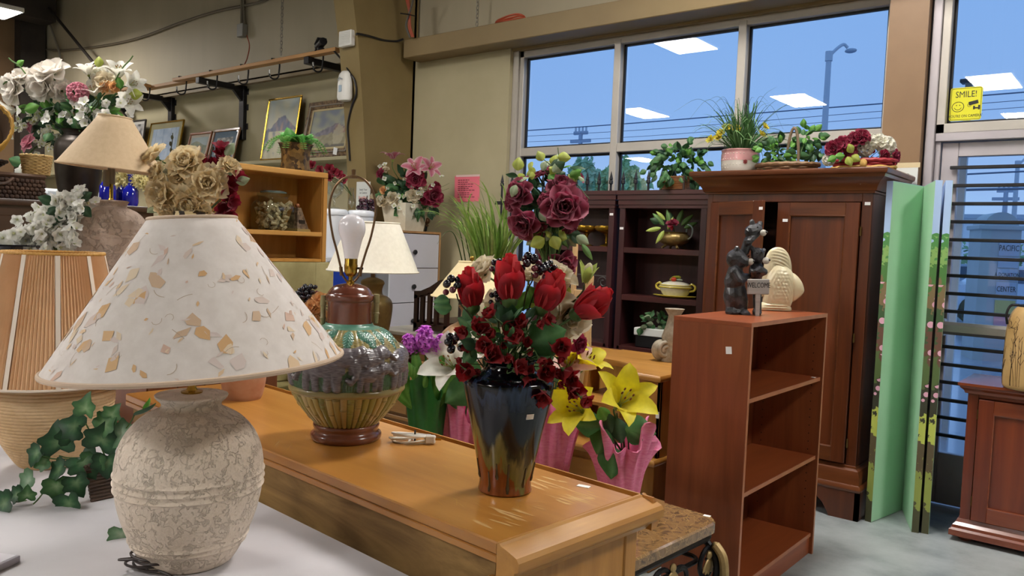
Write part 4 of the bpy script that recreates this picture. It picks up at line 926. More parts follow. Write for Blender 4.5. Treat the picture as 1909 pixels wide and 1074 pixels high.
part('harp', tube([(0, 0, zz+.1), (0, 0, z1c-.005)], .003, 6).join(tube([(-r1c, 0, z1c-.006), (r1c, 0, z1c-.006)], .002, 6)), m_brass, SC)

# ---- lamp D : white shade over bronze urn
dD = 4.42; LD = atd(690, 684, dD); LD.z = BH; k = dD/FPX; yb = 542-0
yD = 442+(1.48-BH)*FPX/dD
D1 = thing('table_lamp', 'bronze urn lamp with white square-cut shade behind the elephant lamp', 'lamp', LD)
pr = pxprof([(20, yD), (24, yD-6), (20, yD-14), (28, 640), (35, 600), (38, 572), (36, 558), (28, 550), (20, 547), (18, 538), (20, 530), (22, 526), (20, 521), (12, 517), (6, 515)], yD, dD, 4)
part('lamp_base', lathe(closed(pr), 32), mat('aged_bronze', '7d6844', '97804f', rough=.45, metal=.5, scale=14, bump=.002, bscale=40), D1, 50)
zz = (yD-515)*k; part('stem', tube([(0, 0, zz), (0, 0, zz+.08)], .012, 10), mat('brown_stem', '6a4a30', rough=.5), D1)
r0d, z0d, r1d, z1d = 84*k, (yD-503)*k, 46*k, (yD-414)*k
ws = [(r0d, z0d), (r0d*.985, z0d+.006)]+[(r0d+(r1d-r0d)*t_, z0d+(z1d-z0d)*t_) for t_ in (.2, .4, .6, .8, 1.)]
SD = part('lamp_shade', lathe(shade_shell(ws, .003)+[ws[0]], 48), mat('white_fabric', 'efe9da', 'e8e2d2', rough=.8, scale=50), D1, 50, label='white fabric shade')
for r_, z in ((r0d, z0d), (r1d, z1d)): part('rim_trim', tube([(math.cos(a_)*r_, math.sin(a_)*r_, z) for a_ in [2*PI*i/48 for i in range(48)]], .005, 6, closed=True), MATS['white_fabric'], SD)
part('spider', tube([(0, 0, zz+.08), (0, 0, z1d-.01)], .004, 6).join(tube([(-r1d, 0, z1d-.01), (r1d, 0, z1d-.01)], .003, 6)), m_brass, SD)

# ---- lamp E : beige shade over marbled pot
dE = 3.98; LE = atd(872, 700, dE); LE.z = BH; k = dE/FPX; yE = 447+(1.48-BH)*FPX/dE
E1 = thing('table_lamp', 'rounded tan pot lamp with cream shade behind the red roses', 'lamp', LE)
pr = pxprof([(30, yE), (36, yE-6), (48, 690), (56, 660), (58, 640), (54, 622), (40, 606), (26, 598), (18, 590), (17, 575), (22, 566), (14, 563)], yE, dE, 4)
part('lamp_base', lathe(closed(pr), 36), mat('tan_marbled_glaze', 'c39c78', 'a67f58', rough=.3, scale=6, stretch=(1, 1, 3), dist=2, coat=.3), E1, 60)
zz = (yE-563)*k; part('stem', tube([(0, 0, zz), (0, 0, zz+.12)], .01, 10), m_brass2, E1)
prs = [((73+(24-73)*i/6)*k, (yE-(548+(484-548)*i/6))*k) for i in range(7)]
SE = part('lamp_shade', lathe(shade_shell(prs, .003)+[prs[0]], 48), mat('cream_fabric', 'e5d3a6', 'dfcc9d', rough=.8, scale=50), E1, 50, label='cream fabric cone shade')
for r_, z in (prs[0], prs[-1]): part('rim_trim', tube([(math.cos(a_)*r_, math.sin(a_)*r_, z) for a_ in [2*PI*i/48 for i in range(48)]], .004, 6, closed=True), MATS['cream_fabric'], SE)
part('spider', tube([(0, 0, zz+.1), (0, 0, prs[-1][1]+.01)], .004, 6).join(tube([(-prs[-1][0], 0, prs[-1][1]-.006), (prs[-1][0], 0, prs[-1][1]-.006)], .003, 6)).join(ball((0, 0, prs[-1][1]+.018), .012, 10, 6)), m_brass, SE)

# ---- elephant lamp
LEl = atz(645, 817, DH); dF = dep(LEl); k = dF/FPX; yF = 817
F1 = thing('elephant_lamp', 'ceramic lamp with moulded elephants and bare white bulb', 'lamp', LEl); F1.scale = (.98, .98, 1)
rzc = math.atan2(-LEl.y, -LEl.x)          # angle that faces the camera
m_brn = mat('brown_glaze', '5c2f22', '7a4632', rough=.22, scale=9, coat=.5, stretch=(1, 1, .4))
part('foot_ring', lathe(closed(pxprof([(62, 817), (66, 812), (66, 805), (61, 800), (60, 796), (62, 791), (61, 786), (54, 784)], yF, dF, 3)), 48), m_brn, F1, 50)
# bamboo bowl : each cane is a raised rib
gp = pxprof([(56, 788), (62, 781), (78, 763), (92, 744), (101, 726), (104, 716)], yF, dF, 6)
canes = 46; cr = random.Random(4); joints = [cr.uniform(.15, .95) for _ in range(canes)]; joints2 = [cr.uniform(.1, .9) for _ in range(canes)]; cz0, cz1 = gp[0][1], gp[-1][1]
g = G(); NT = canes*8; rows = []; cols = []; cc = [lin(c) for c in ('a89a5e', '8c8a4a', 'b3a570', '9b8d56', '7d7d40', 'a3905e')]; ccol = [cr.choice(cc) for _ in range(canes)]; dk = lin('3f3a22')
gp2 = []
for (ra, za), (rb_, zb_) in zip(gp, gp[1:]):
    for q in range(3): gp2.append((ra+(rb_-ra)*q/3, za+(zb_-za)*q/3))
gp2.append(gp[-1])
for r_, z in gp2:
    row = []; tz = (z-cz0)/(cz1-cz0)
    for j in range(NT):
        a_ = 2*PI*j/NT; ci = j//8; f = (j % 8)/8; h = .0055*math.sqrt(max(0, 1-(2*f-1)**2)); c = ccol[ci]
        for jj in (joints[ci], joints2[ci]):
            dj = abs(tz-jj)
            if dj < .045: h += .0016; 
            if dj < .012: c = lin('7d7448')
        row.append(len(g.v)); g.v.append(((r_+h-.003)*math.cos(a_), (r_+h-.003)*math.sin(a_), z)); cols.append(c)
    rows.append(row)
for a_, b_ in zip(rows, rows[1:]):
    for j in range(NT): g.f.append((a_[j], a_[(j+1) % NT], b_[(j+1) % NT], b_[j]))
part('bamboo_bowl', g, mat('bamboo_glaze', 'ffffff', rough=.3, attr='Col', coat=.25), F1, 60, cols=cols)
part('rim_band', lathe(pxprof([(101, 726), (107, 722), (108, 718), (106, 713), (101, 711)], yF, dF, 3), 72), mat('rim_band_glaze', '97895a', '867848', rough=.3, scale=12, coat=.2), F1, 60)
# upper globe with jungle relief (height field over angle x height)
up = pxprof([(103, 714), (105, 700), (105.5, 682), (103, 662), (97, 645), (88, 632), (76, 620), (62, 611), (46, 605), (42, 600)], yF, dF, 6)
def arc(pts):
    L = [0]
    for a_, b_ in zip(pts, pts[1:]): L.append(L[-1]+math.hypot(b_[0]-a_[0], b_[1]-a_[1]))
    return L
al = arc(up); AL = al[-1]
def up_at(s_):
    for i in range(len(al)-1):
        if al[i] <= s_ <= al[i+1]:
            t_ = (s_-al[i])/max(al[i+1]-al[i], 1e-9); return up[i][0]+(up[i+1][0]-up[i][0])*t_, up[i][1]+(up[i+1][1]-up[i][1])*t_
    return up[-1]
# elephants drawn in pixels of the photograph's facing side: (x offset from axis, height) in lamp units of 1px*k
def seg(px, py, ax_, ay, bx, by):
    vx, vy = bx-ax_, by-ay; t_ = max(0, min(1, ((px-ax_)*vx+(py-ay)*vy)/(vx*vx+vy*vy+1e-9))); return math.hypot(px-ax_-vx*t_, py-ay-vy*t_), t_
def ell(px, py, cx_, cy_, rx, ry, an=0):
    c, s_ = math.cos(an), math.sin(an); x, y = px-cx_, py-cy_; x, y = x*c+y*s_, -x*s_+y*c; return math.hypot(x/rx, y/ry)
def dome(v): return math.sqrt(max(0, 1-v*v)) if v < 1 else 0
def elephant_h(px, py, E):
    """E = list of ('e',cx,cy,rx,ry,an,h) and ('c',ax,ay,bx,by,r0,r1,h)"""
    h = 0
    for q in E:
        if q[0] == 'e': h = max(h, q[6]*dome(ell(px, py, *q[1:6])))
        else:
            dd, t_ = seg(px, py, *q[1:5]); r_ = q[5]+(q[6]-q[5])*t_; h = max(h, q[7]*dome(dd/r_))
    return h
def eleph(x, y, s, f=1, trunk='down'):
    """x,y = feet centre in px units, s = size, f = facing (+1 right)"""
    P = lambda a_, b_: (x+f*a_*s, y+b_*s)
    E = []
    def e_(a_, b_, rx, ry, an, h): c = P(a_, b_); E.append(('e', c[0], c[1], rx*s, ry*s, an*f, h))
    def c_(a_, b_, a2, b2, r0_, r1_, h): p, q = P(a_, b_), P(a2, b2); E.append(('c', p[0], p[1], q[0], q[1], r0_*s, r1_*s, h))
    e_(-6, 36, 27, 18, .06, 10); e_(14, 38, 15, 17, 0, 10)
    c_(-24, 32, -27, 3, 8, 6, 8); c_(-12, 28, -11, 3, 7, 6, 6); c_(9, 28, 6, 3, 7, 6, 6.5); c_(18, 30, 19, 3, 8, 6, 8.5)
    e_(31, 46, 13, 14, .2, 12); e_(20, 44, 9, 14, -.2, 13.5)
    if trunk == 'down': c_(40, 42, 44, 22, 6, 4, 11); c_(44, 22, 38, 12, 4, 4, 11); c_(38, 12, 33, 16, 4, 3, 11)
    else: c_(41, 42, 52, 30, 6, 4, 11); c_(52, 30, 62, 36, 4, 3, 11)
    c_(-33, 40, -36, 22, 2, 2, 4)
    return E
HERD = [eleph(-44, 0, 1.32, 1), eleph(44, 0, .85, 1, 'out'), eleph(42, 22, 1.02, 1, 'out'), eleph(0, 32, .85, 1), eleph(128, 0, 1.3, 1), eleph(-150, 2, 1.2, 1), eleph(190, 0, 1.3, 1), eleph(-225, 0, 1.5, 1), eleph(-290, 3, 1.0, 1, 'out'), eleph(262, 2, 1.0, 1, 'out')]
NT = 380; NS = 150; circ = 105*2*PI
g = G(); cols = []; mask = []
ce = lin('4f474b'); ce2 = lin('777074'); cg = lin('3c5f35'); cg2 = lin('24401f'); cle = lin('5f927e'); cle2 = lin('2f5648'); cb_ = lin('a2925c'); cbd = lin('4a4428')
leaf_r = random.Random(9); LV = []
for i in range(22):
    a0 = i/22*circ-circ/2+leaf_r.uniform(-8, 8); LV.append((a0, leaf_r.uniform(124, 130), leaf_r.uniform(-.8, .8), leaf_r.uniform(42, 56)))
for i in range(NS+1):
    s_ = AL*i/NS; r_, z = up_at(s_); py = s_/k; fr_ = r_/(105*k)
    for j in range(NT):
        u = (j/NT-.5)*circ; a_ = rzc+u/105.
        h = 0; best = -1
        for n_, E in enumerate(HERD):
            if abs(u-E[0][1]) > 95: continue
            hh = elephant_h(u, py-3, E)
            if hh > 0: hh = max(hh, 2.2)+(.6 if n_ in (0, 4) else 0)
            if hh > h: h = hh; best = n_
        wr = NZ.noise(V((u*.12, py*.5, 3)))
        if h > .5:
            c = [ce[q]+(ce2[q]-ce[q])*min(1, max(0, .55+wr*.9)) for q in range(3)]; h += wr*.5+.35*math.sin(py*1.6+wr*5); mk_ = 1
        else:
            gh = 0; c = None; mk_ = 0
            for (lu, ls, lan, ll) in LV:
                dx, dy = u-lu, py-ls; x = dx*math.cos(lan)-dy*math.sin(lan); y = -(dx*math.sin(lan)+dy*math.cos(lan))
                if 0 < y < ll:
                    wv = 15*math.sin(PI*min(1, (y/ll)**.7))*(.75+.25*abs(math.sin(y*.5)))
                    if abs(x) < wv:
                        hh = 5.5*(1-abs(x)/wv)**.5+1.0*math.sin(abs(x)*1.1-y*.9)
                        if hh > gh:
                            gh = hh; m_ = max(0, min(1, .7+wr-(.5 if abs(x) < 1 else 0))); c = [cle2[q]+(cle[q]-cle2[q])*m_ for q in range(3)]
            if c: h = gh
            elif py < 40+8*math.sin(u*.11):
                b_ = .5+.5*math.sin(u*1.3+3*math.sin(py*.17+u*.05)); h = 2*b_; c = [cg2[q]+(cg[q]-cg2[q])*max(0, min(1, .6+wr)) for q in range(3)]
            elif py > 126: c = cle; h = 1.5
            else:
                b_ = abs(math.sin(u*.28)); h = 2.2*b_; c = [cbd[q]+(cb_[q]-cbd[q])*max(0, min(1, .8+wr)) for q in range(3)]
        R_ = r_+h*k*.85
        g.v.append((R_*math.cos(a_), R_*math.sin(a_), z)); cols.append(c); mask.append(mk_)
base_f, ele_f = [], []
for i in range(NS):
    for j in range(NT):
        q = (i*NT+j, i*NT+(j+1) % NT, (i+1)*NT+(j+1) % NT, (i+1)*NT+j)
        (ele_f if sum(mask[v] for v in q) >= 3 else base_f).append(q)
def sub(fs):
    used = sorted({v for f in fs for v in f}); mp_ = {v: i for i, v in enumerate(used)}
    gg = G(); gg.v = [g.v[v] for v in used]; gg.f = [tuple(mp_[v] for v in f) for f in fs]; gg.fixn = False; return gg, [cols[v] for v in used]
m_rel = mat('jungle_relief_glaze', 'ffffff', rough=.32, attr='Col', coat=.3)
gg, cl = sub(base_f); part('jungle_globe', gg, m_rel, F1, 180, cols=cl, label='ceramic globe with green leaves, grass and bamboo')
gg, cl = sub(ele_f); o = part('elephants', gg, m_rel, F1, 180, cols=cl, label='raised grey elephants around the globe')
part('neck', lathe(closed(pxprof([(44, 606), (41, 598), (41, 565), (43, 560), (45, 556), (45, 550), (42, 547), (40, 543), (34, 536), (27, 532), (16, 529), (10, 528)], yF, dF, 4)), 48), m_brn, F1, 40)
m_bam = mat('bamboo_handle_glaze', '9b9066', '7f7550', rough=.35, scale=16, coat=.2)
rdir = V((RT.x, RT.y, 0)).normalized()
for sgn, y0, y1 in ((-1, 552, 616), (1, 546, 600)):
    p_ = rdir*(sgn*50*k)
    zs = [(yF-y1)*k+(y1-y0)*k*q for q in (0, .03, .3, .33, .36, .39, .70, .72, .75, .97, 1.)]
    rr_ = [.004, .0065, .0072, .0090, .0090, .0072, .0072, .009, .009, .0078, .0075]
    o = part('handle', tube([(p_.x, p_.y, z) for z in zs], rr_, 10), m_bam, F1, label='bamboo-shaped handle')
    part('handle_bar', tube([(p_.x, p_.y, zs[-1]-.012), tuple(rdir*(sgn*38*k)+V((0, 0, zs[-1]-.014)))], .006, 8), m_bam, o)
zs = (yF-528)*k
part('socket', lathe([(0, zs), (.011, zs), (.011, zs+.006), (.006, zs+.009), (.006, zs+.018), (.013, zs+.022), (.0175, zs+.03), (.0185, zs+.05), (.0175, zs+.052), (.0175, zs+.068), (.0165, zs+.07), (.0165, zs+.078), (0, zs+.078)], 24), m_brass2, F1, 40)
part('switch', tube([(0, 0, zs+.042), tuple(rdir*.034+V((0, 0, zs+.042)))], .003, 8), m_black, F1)
bu = pxprof([(12, 482), (13, 478), (15, 468), (19, 450), (22, 441)], yF, dF, 3)
part('bulb', lathe([(0, bu[0][1])]+bu+pxprof([(22.5, 440), (25, 430), (24, 418), (19, 408), (10, 402), (.01, 400)], yF, dF, 4), 32), mat('led_bulb_plastic', 'e8e4ea', rough=.25, coat=.4), F1, 60, label='white LED bulb, unlit')
hp = [(-7, 524), (-14, 515), (-18, 503), (-27, 470), (-36, 440), (-43, 400), (-42, 375), (-34, 352), (-20, 337), (-4, 332)]
pts = [tuple(rdir*(x*k)+V((0, 0, (yF-y)*k))) for x, y in hp]; pts2 = [tuple(rdir*(-x*k)+V((0, 0, (yF-y)*k))) for x, y in reversed(hp)]
part('harp', tube(spline(pts+pts2, 4), .0032, 8), mat('harp_bronze', '7a5f45', rough=.35, metal=.7), F1)
part('finial', lathe([(0, (yF-333)*k-.004), (.011, (yF-333)*k-.003), (.011, (yF-333)*k+.004), (.005, (yF-333)*k+.006), (.006, (yF-333)*k+.02), (0, (yF-333)*k+.022)], 14), MATS['harp_bronze'], F1)
for sgn in (-1, 1): part('harp_clip', tube([tuple(rdir*(sgn*17*k)+V((0, 0, (yF-514)*k))), tuple(rdir*(sgn*19*k)+V((0, 0, (yF-498)*k)))], .005, 8), MATS['harp_bronze'], F1)
# ---- white coiled cord
cp = atz(768, 824, DH); m_cw = mat('white_cord', 'e9e4da', rough=.4)
Wc = part('power_cord', tube(spline([tuple(V(LEl)-V(cp)+V((.11, .06, .012))), (-.02, .0, .006), (.0, .01, .005)], 5), .003, 7), m_cw, F1, mx=T(cp.x-LEl.x, cp.y-LEl.y, 0), label='coiled white lamp cord with plug')
cord_loops('loop', Wc, (0, 0, 0), [(.045, .026, .75, .005), (.05, .032, .60, .009), (.054, .024, .82, .013), (.048, .034, .5, .017), (.052, .028, .9, .021)], .0027, m_cw)
part('tie', tube([(math.cos(a_)*.012+.008, math.cos(a_)*.012*-.9+.008, .016+math.sin(a_)*.016) for a_ in [2*PI*i/12 for i in range(12)]], .002, 6, closed=True), m_black, Wc)
rx_ = rdir*.055
part('lead', tube(spline([(0, .0, .008), tuple(rx_*.3+V((0, -.03, .004))), tuple(rx_*.7+V((.0, -.03, .006))), tuple(rx_*1.0+V((0, -.02, .01)))], 5), .003, 7), m_cw, Wc)
part('plug', box(-.014, .014, -.009, .009, 0, .022, .003).join(lathe([(0, -.02), (.004, -.02), (.005, 0), (0, 0)], 10), MX.Rotation(PI/2, 4, 'Y')), m_cw, Wc, 30, T(rx_*1.25+V((0, -.02, .002))) @ MX.Rotation(YAW, 4, 'Z'))
for s_ in (-.005, .005): part('prong', box(.014, .03, s_-.0012, s_+.0012, .010, .016), m_brass2, Wc, 0, T(rx_*1.25+V((0, -.02, .002))) @ MX.Rotation(YAW, 4, 'Z'))
# ---- small clay pot under the paper shade
Pp = atz(453, 742, DH); dP = dep(Pp)
t = thing('clay_vase', 'small pink clay vase standing behind the paper lamp shade', 'vase', Pp)
part('body', lathe([(0, 0)]+pxprof([(30, 742), (34, 738), (38, 722), (41, 700), (40, 680), (30, 660), (24, 650)], 742, dP, 4)+pxprof([(21, 650), (26, 664)], 742, dP, 2)+[(0, .16)], 40), mat('pink_clay', 'b07a5c', 'c59a80', rough=.7, scale=9, bump=.003, bscale=30), t, 60)
part('base_line', lathe([(0, .0), (32*dP/FPX, 0), (33*dP/FPX, .004), (0, .004)], 40), MATS['pink_clay'], t)
# ---- drip-glazed vase
Vv = atz(941, 913, DH); dV = dep(Vv); k = dV/FPX
VS = thing('glazed_vase', 'tall drip-glazed vase, blue-black above brown, holding red roses', 'vase', Vv)
pv = pxprof([(46, 913), (50, 910), (49, 903), (48, 893), (51, 875), (57, 845), (66, 800), (76, 755), (83, 722), (85, 710), (83, 703), (74, 697), (60, 692), (51, 688), (47, 682), (46, 676), (49, 671), (51, 668), (49, 666)], 913, dV, 4)
inn = pxprof([(44, 668), (41, 676), (45, 690), (70, 705), (70, 720), (40, 850)], 913, dV, 2)
m_gz = mat('drip_glaze', 'ffffff', rough=.12, coat=0., bump=.0012, bscale=16, bstretch=(1, 1, .25))
n = m_gz.node_tree.nodes; l = m_gz.node_tree.links; t_ = n.new('ShaderNodeTexCoord'); sx = n.new('ShaderNodeSeparateXYZ'); l.new(t_.outputs['Object'], sx.inputs[0])
def nz3(sc, st, dt=5):
    mp_ = n.new('ShaderNodeMapping'); mp_.inputs['Scale'].default_value = st; l.new(t_.outputs['Object'], mp_.inputs[0]); q = n.new('ShaderNodeTexNoise'); q.inputs['Scale'].default_value = sc; q.inputs['Detail'].default_value = dt; l.new(mp_.outputs[0], q.inputs['Vector']); return q.outputs['Fac']
a1 = n.new('ShaderNodeMath'); a1.operation = 'MULTIPLY_ADD'; a1.inputs[1].default_value = .32; l.new(nz3(24, (1, 1, .10)), a1.inputs[0]); l.new(sx.outputs['Z'], a1.inputs[2])
a2 = n.new('ShaderNodeMapRange'); a2.inputs[1].default_value = .12; a2.inputs[2].default_value = .48; l.new(a1.outputs[0], a2.inputs[0])
rp = n.new('ShaderNodeValToRGB'); l.new(a2.outputs[0], rp.inputs[0]); els = [(0, '8a4a20'), (.28, '7c3f1a'), (.31, '6b6432'), (.44, '6a6038'), (.50, '25281f'), (.56, '0a0d16'), (.70, '0e121c'), (.80, '26344c'), (.84, '08090e'), (1, '060609')]
rp.color_ramp.elements[0].color = (*lin(els[0][1]), 1); rp.color_ramp.elements[1].position = els[-1][0]; rp.color_ramp.elements[1].color = (*lin(els[-1][1]), 1)
for q, c in els[1:-1]: e_ = rp.color_ramp.elements.new(q); e_.color = (*lin(c), 1)
mxn = n.new('ShaderNodeMix'); mxn.data_type = 'RGBA'; mxn.blend_type = 'OVERLAY'; mxn.inputs[0].default_value = .6; l.new(rp.outputs[0], mxn.inputs[6]); l.new(nz3(90, (1, 1, .06), 3), mxn.inputs[7])
l.new(mxn.outputs[2], n['Principled BSDF'].inputs['Base Color'])
part('body', lathe([(0, 0)]+pv+inn+[(0, inn[-1][1])], 64), m_gz, VS, 60)
dripm = mat('dark_drip', '15130f', '2a2618', rough=.08, coat=1., scale=20)
for da, y0, y1, r_ in ((.10, 850, 906, .0035), (-.62, 868, 905, .0028), (.75, 860, 897, .0028), (-.30, 850, 880, .003), (1.3, 855, 890, .003), (-1.2, 850, 885, .003)):
    a_ = math.atan2(-Vv.y, -Vv.x)+da; pts = []
    for q in range(7):
        y = y0+(y1-y0)*q/6; z = (913-y)*k
        r2 = next((ra+(rb_-ra)*(z-za)/(zb_-za) for (ra, za), (rb_, zb_) in zip(pv, pv[1:]) if za <= z < zb_), .06)
        pts.append((math.cos(a_)*(r2+.0004), math.sin(a_)*(r2+.0004), z))
    part('drip', tube(pts, [r_*.6, r_*.7, r_*.8, r_*.8, r_*.9, r_*1.3, r_*.8], 8), dripm, VS)
a_ = math.atan2(-Vv.y, -Vv.x)+.55; sticker(VS, (math.cos(a_)*75.5*k, math.sin(a_)*75.5*k, (913-760)*k), (math.cos(a_), math.sin(a_), -.25), .018, .012)
# ================================================================ flowers and plants
def D(dx, dy, t=0.): return (RT*dx-UP*dy-FW*t).normalized()
def petal(L, W, phi0=.2, curl=.6, cup=.25, point=0., wav=0., nu=6, nv=4, a=.8, seed=0, base=.12):
    """blade growing along +z and bending towards +y"""
    g = G(); y = z = 0.; rows = []
    for i in range(nu+1):
        u = i/nu; ph = phi0+curl*u*u
        if i: y += math.sin(ph)*L/nu; z += math.cos(ph)*L/nu
        s = math.sin(PI*min(1, u**a*.94+.02)); w_ = W*(base*(1-u)+(1-base*(1-u))*s**(.55 if point <= 0 else .75+point))
        if i == nu: w_ = W*(.30 if point <= 0 else .02)
        row = []
        for j in range(nv+1):
            v = 2*j/nv-1; c = cup*w_*v*v; wv = wav*W*math.sin(v*5+u*6+seed)*u
            row.append(len(g.v)); g.v.append((v*w_*(1-.25*cup*v*v), y-math.cos(ph)*c+wv*math.cos(ph), z+math.sin(ph)*c+wv*math.sin(ph)))
        rows.append(row)
    for r0_, r1_ in zip(rows, rows[1:]):
        for j in range(nv): g.f.append((r0_[j], r0_[j+1], r1_[j+1], r1_[j]))
    g.uv = [(i/nu, 2*j/nv-1) for i in range(nu+1) for j in range(nv+1)]; g.fixn = False
    return g
def pcols(g, base, tip=None, edge=None, mid=None):
    out = []; b = lin(base); t_ = lin(tip) if tip else b; b = [b[q]+(t_[q]-b[q])*.6 for q in range(3)]; e_ = lin(edge) if edge else None; m_ = lin(mid) if mid else None
    for u, v in g.uv:
        c = [b[q]+(t_[q]-b[q])*u for q in range(3)]
        if e_: f = abs(v)**2; c = [c[q]+(e_[q]-c[q])*f for q in range(3)]
        if m_: f = max(0, 1-abs(v)*2.5)*.8; c = [c[q]+(m_[q]-c[q])*f for q in range(3)]
        out.append(c)
    return out
def translucent(m, f):
    n = m.node_tree.nodes; l = m.node_tree.links; p = n['Principled BSDF']; o = n['Material Output']; t_ = n.new('ShaderNodeBsdfTranslucent'); x = n.new('ShaderNodeMixShader'); x.inputs[0].default_value = f
    l.new(p.inputs['Base Color'].links[0].from_socket, t_.inputs[0]); l.new(p.outputs[0], x.inputs[1]); l.new(t_.outputs[0], x.inputs[2]); l.new(x.outputs[0], o.inputs[0]); return m
m_pet = mat('silk_petal', 'ffffff', 'e4e4e4', rough=.6, attr='Col', sheen=.15, scale=30)
m_leafc = mat('silk_leaf', 'ffffff', 'd0d0d0', rough=.5, attr='Col', scale=20, spec=.4)
translucent(m_pet, .42); translucent(m_leafc, .25)
m_stem = mat('green_stem', '4c6b30', '3c5626', rough=.6, scale=20)
m_stemd = mat('dark_stem', '3a3a22', rough=.6)
def pmesh(L, W, cols, **kw):
    g = petal(L, W, **kw); return mesh(g, m_pet, 180, cols=pcols(g, *cols))
def leafmesh(L, W, c1, c2, mid=None, **kw):
    kw.setdefault('point', .35); kw.setdefault('cup', -.5); kw.setdefault('nu', 8); kw.setdefault('a', .75); kw.setdefault('phi0', .1); kw.setdefault('curl', .8)
    g = petal(L, W, **kw); return mesh(g, m_leafc, 180, cols=pcols(g, c1, c2, None, mid))
def join_mesh(items, m=None):
    """merge (mesh, matrix) pairs into one mesh keeping the colour attribute"""
    g = G(); cols = []
    for me, mx_ in items:
        b = len(g.v); g.v += [tuple(mx_ @ q.co) for q in me.vertices]; g.f += [tuple(i+b for i in p.vertices) for p in me.polygons]
        a = me.color_attributes.get('Col'); cols += [tuple(d_.color)[:3] for d_ in a.data] if a else [(.2, .3, .1)]*len(me.vertices)
    g.fixn = False; return mesh(g, m or m_pet, 180, cols=cols)
def solid(g, c, m=None): return mesh(g, m or m_pet, 60, cols=[lin(c)]*len(g.v))
def ringp(meshes, n, tilt, r=0., z=0., a0=0., jit=0., rs=rnd, sc=1.):
    out = []
    for i in range(n):
        a_ = a0+2*PI*i/n+rs.uniform(-jit, jit); me = meshes[i % len(meshes)]
        out.append((me, MX.Rotation(a_, 4, 'Z') @ T(0, r, z) @ MX.Rotation(-(tilt+rs.uniform(-jit, jit)*.5), 4, 'X') @ MX.Scale(sc*(1+rs.uniform(-jit, jit)*.4), 4)))
    return out
def calyx(c='5b7a3a', r=.011, L=.03, n=5, tilt=.55):
    g = ball((0, 0, .002), (r, r, r*.9), 10, 6); me0 = solid(g, c)
    sp_ = petal(L, L*.22, phi0=tilt, curl=.5, cup=.3, point=.2, nu=4, nv=2); s_ = mesh(sp_, m_pet, 180, cols=pcols(sp_, c, '7d9a4c'))
    return join_mesh([(me0, MX())]+ringp([s_], n, 0))
RS = random.Random(21)
# specs: core mesh + petals, unit = metres at scale 1
SPEC = {}
SPEC['rosebud'] = (calyx('5b7a3a', .012, .034, 5, .25), [(m_, x) for m_, x in
    ringp([pmesh(.064, .020, ('a0141c', 'd4202a'), phi0=.02, curl=-.05, cup=.9, wav=.03)], 3, .0, .005, .004, .3, .1, RS, 1.0)
    + ringp([pmesh(.066, .027, ('9c121a', 'd8242a', 'e0343a'), phi0=.30, curl=-.42, cup=.8, wav=.04, a=.95)], 3, -.02, .006, .0, .9, .1, RS)
    + ringp([pmesh(.062, .026, ('8e101a', 'cc1c26', 'c41a2c'), phi0=.42, curl=-.40, cup=.7, wav=.05, a=.95)], 3, -.04, .006, -.002, 0, .1, RS)+ringp([pmesh(.055, .020, ('7c0d18', 'b2161f', 'c03040'), phi0=.45, curl=.5, cup=.4, wav=.1)], 2, 0, .006, -.002, 1.2, .2, RS)])
def openrose(c, n=(4, 5, 6, 6), sz=.045, wav=.10):
    p_ = []
    for k_, (nn_, til, s_, cu) in enumerate(zip(n, (.05, .25, .55, .95), (.55, .75, .95, 1.05), (-.5, -.25, .15, .45))):
        ms = [pmesh(sz*s_, sz*.62*s_, c, phi0=.30, curl=cu, cup=.5, wav=wav, seed=q*2+k_) for q in range(2)]
        p_ += ringp(ms, nn_, til, .002+.002*k_, .010-.003*k_, k_*.7, .22, RS)
    return (calyx('6c8450', .010, .025, 5, .9), p_)
SPEC['beige_rose'] = openrose(('dcb878', 'faecc8', 'f4e0b4'), (4, 6, 7, 7), .047, .14)
SPEC['cream_rose'] = openrose(('d9c08c', 'ece0c2', 'efe4cc'))
SPEC['orange_rose'] = openrose(('d88838', 'f8c080', 'f4c48c'))
SPEC['crimson_rose'] = openrose(('6a1026', '9c2344', 'a83454'))
SPEC['pink_rose'] = openrose(('b8486a', 'd98a9e', 'e0a0ae'))
SPEC['peony'] = openrose(('40081c', '861c3a', 'b8687e'), (5, 6, 7, 6), .058, .05)
SPEC['magnolia'] = openrose(('e8d8cc', 'f2ece2', 'f4efe8'), (0, 3, 5, 6), .055, .06)
def lily(c, L=.085, W=.020, curl=1.0, phi0=.45, st='8a5a20'):
    p_ = ringp([pmesh(L, W*1.25, c, phi0=phi0, curl=curl, cup=.25, point=.1, nu=8)], 3, 0, .003, 0, 0, .06, RS)+ringp([pmesh(L*.97, W*.95, c, phi0=phi0+.08, curl=curl*1.1, cup=.25, point=.15, nu=8)], 3, 0, .003, 0, PI/3, .06, RS)
    g = lathe([(0, -.012), (.006, -.01), (.008, 0), (.004, .012), (0, .014)], 10); co = [(solid(g, '9aa850'), MX())]
    for i in range(6): a_ = i*PI/3; q = tube([(0, 0, .005), (math.cos(a_)*.012, math.sin(a_)*.012, L*.55)], .0009, 5); co.append((solid(q, 'b8c070'), MX())); co.append((solid(ball((math.cos(a_)*.012, math.sin(a_)*.012, L*.56), (.0022, .0022, .005), 6, 4), st), MX()))
    return (join_mesh(co), p_)
SPEC['yellow_lily'] = lily(('c9b800', 'f0e21e', 'e8d818'), .098, .024, 1.0, .42, '7a3a10')
SPEC['white_lily'] = lily(('dcdcc0', 'f4f2ea', 'efece2'), .10, .024, 1.0, .40, '9a6a30')
SPEC['pink_lily'] = lily(('e89aa0', 'f0c2bc', 'f4d8d0'), .085, .022, 1.0, .45, '9a5a30')
SPEC['stargazer'] = lily(('c03a5c', 'e07a94', 'f2d6d8'), .085, .020, 1.3, .6, 'b08a20')
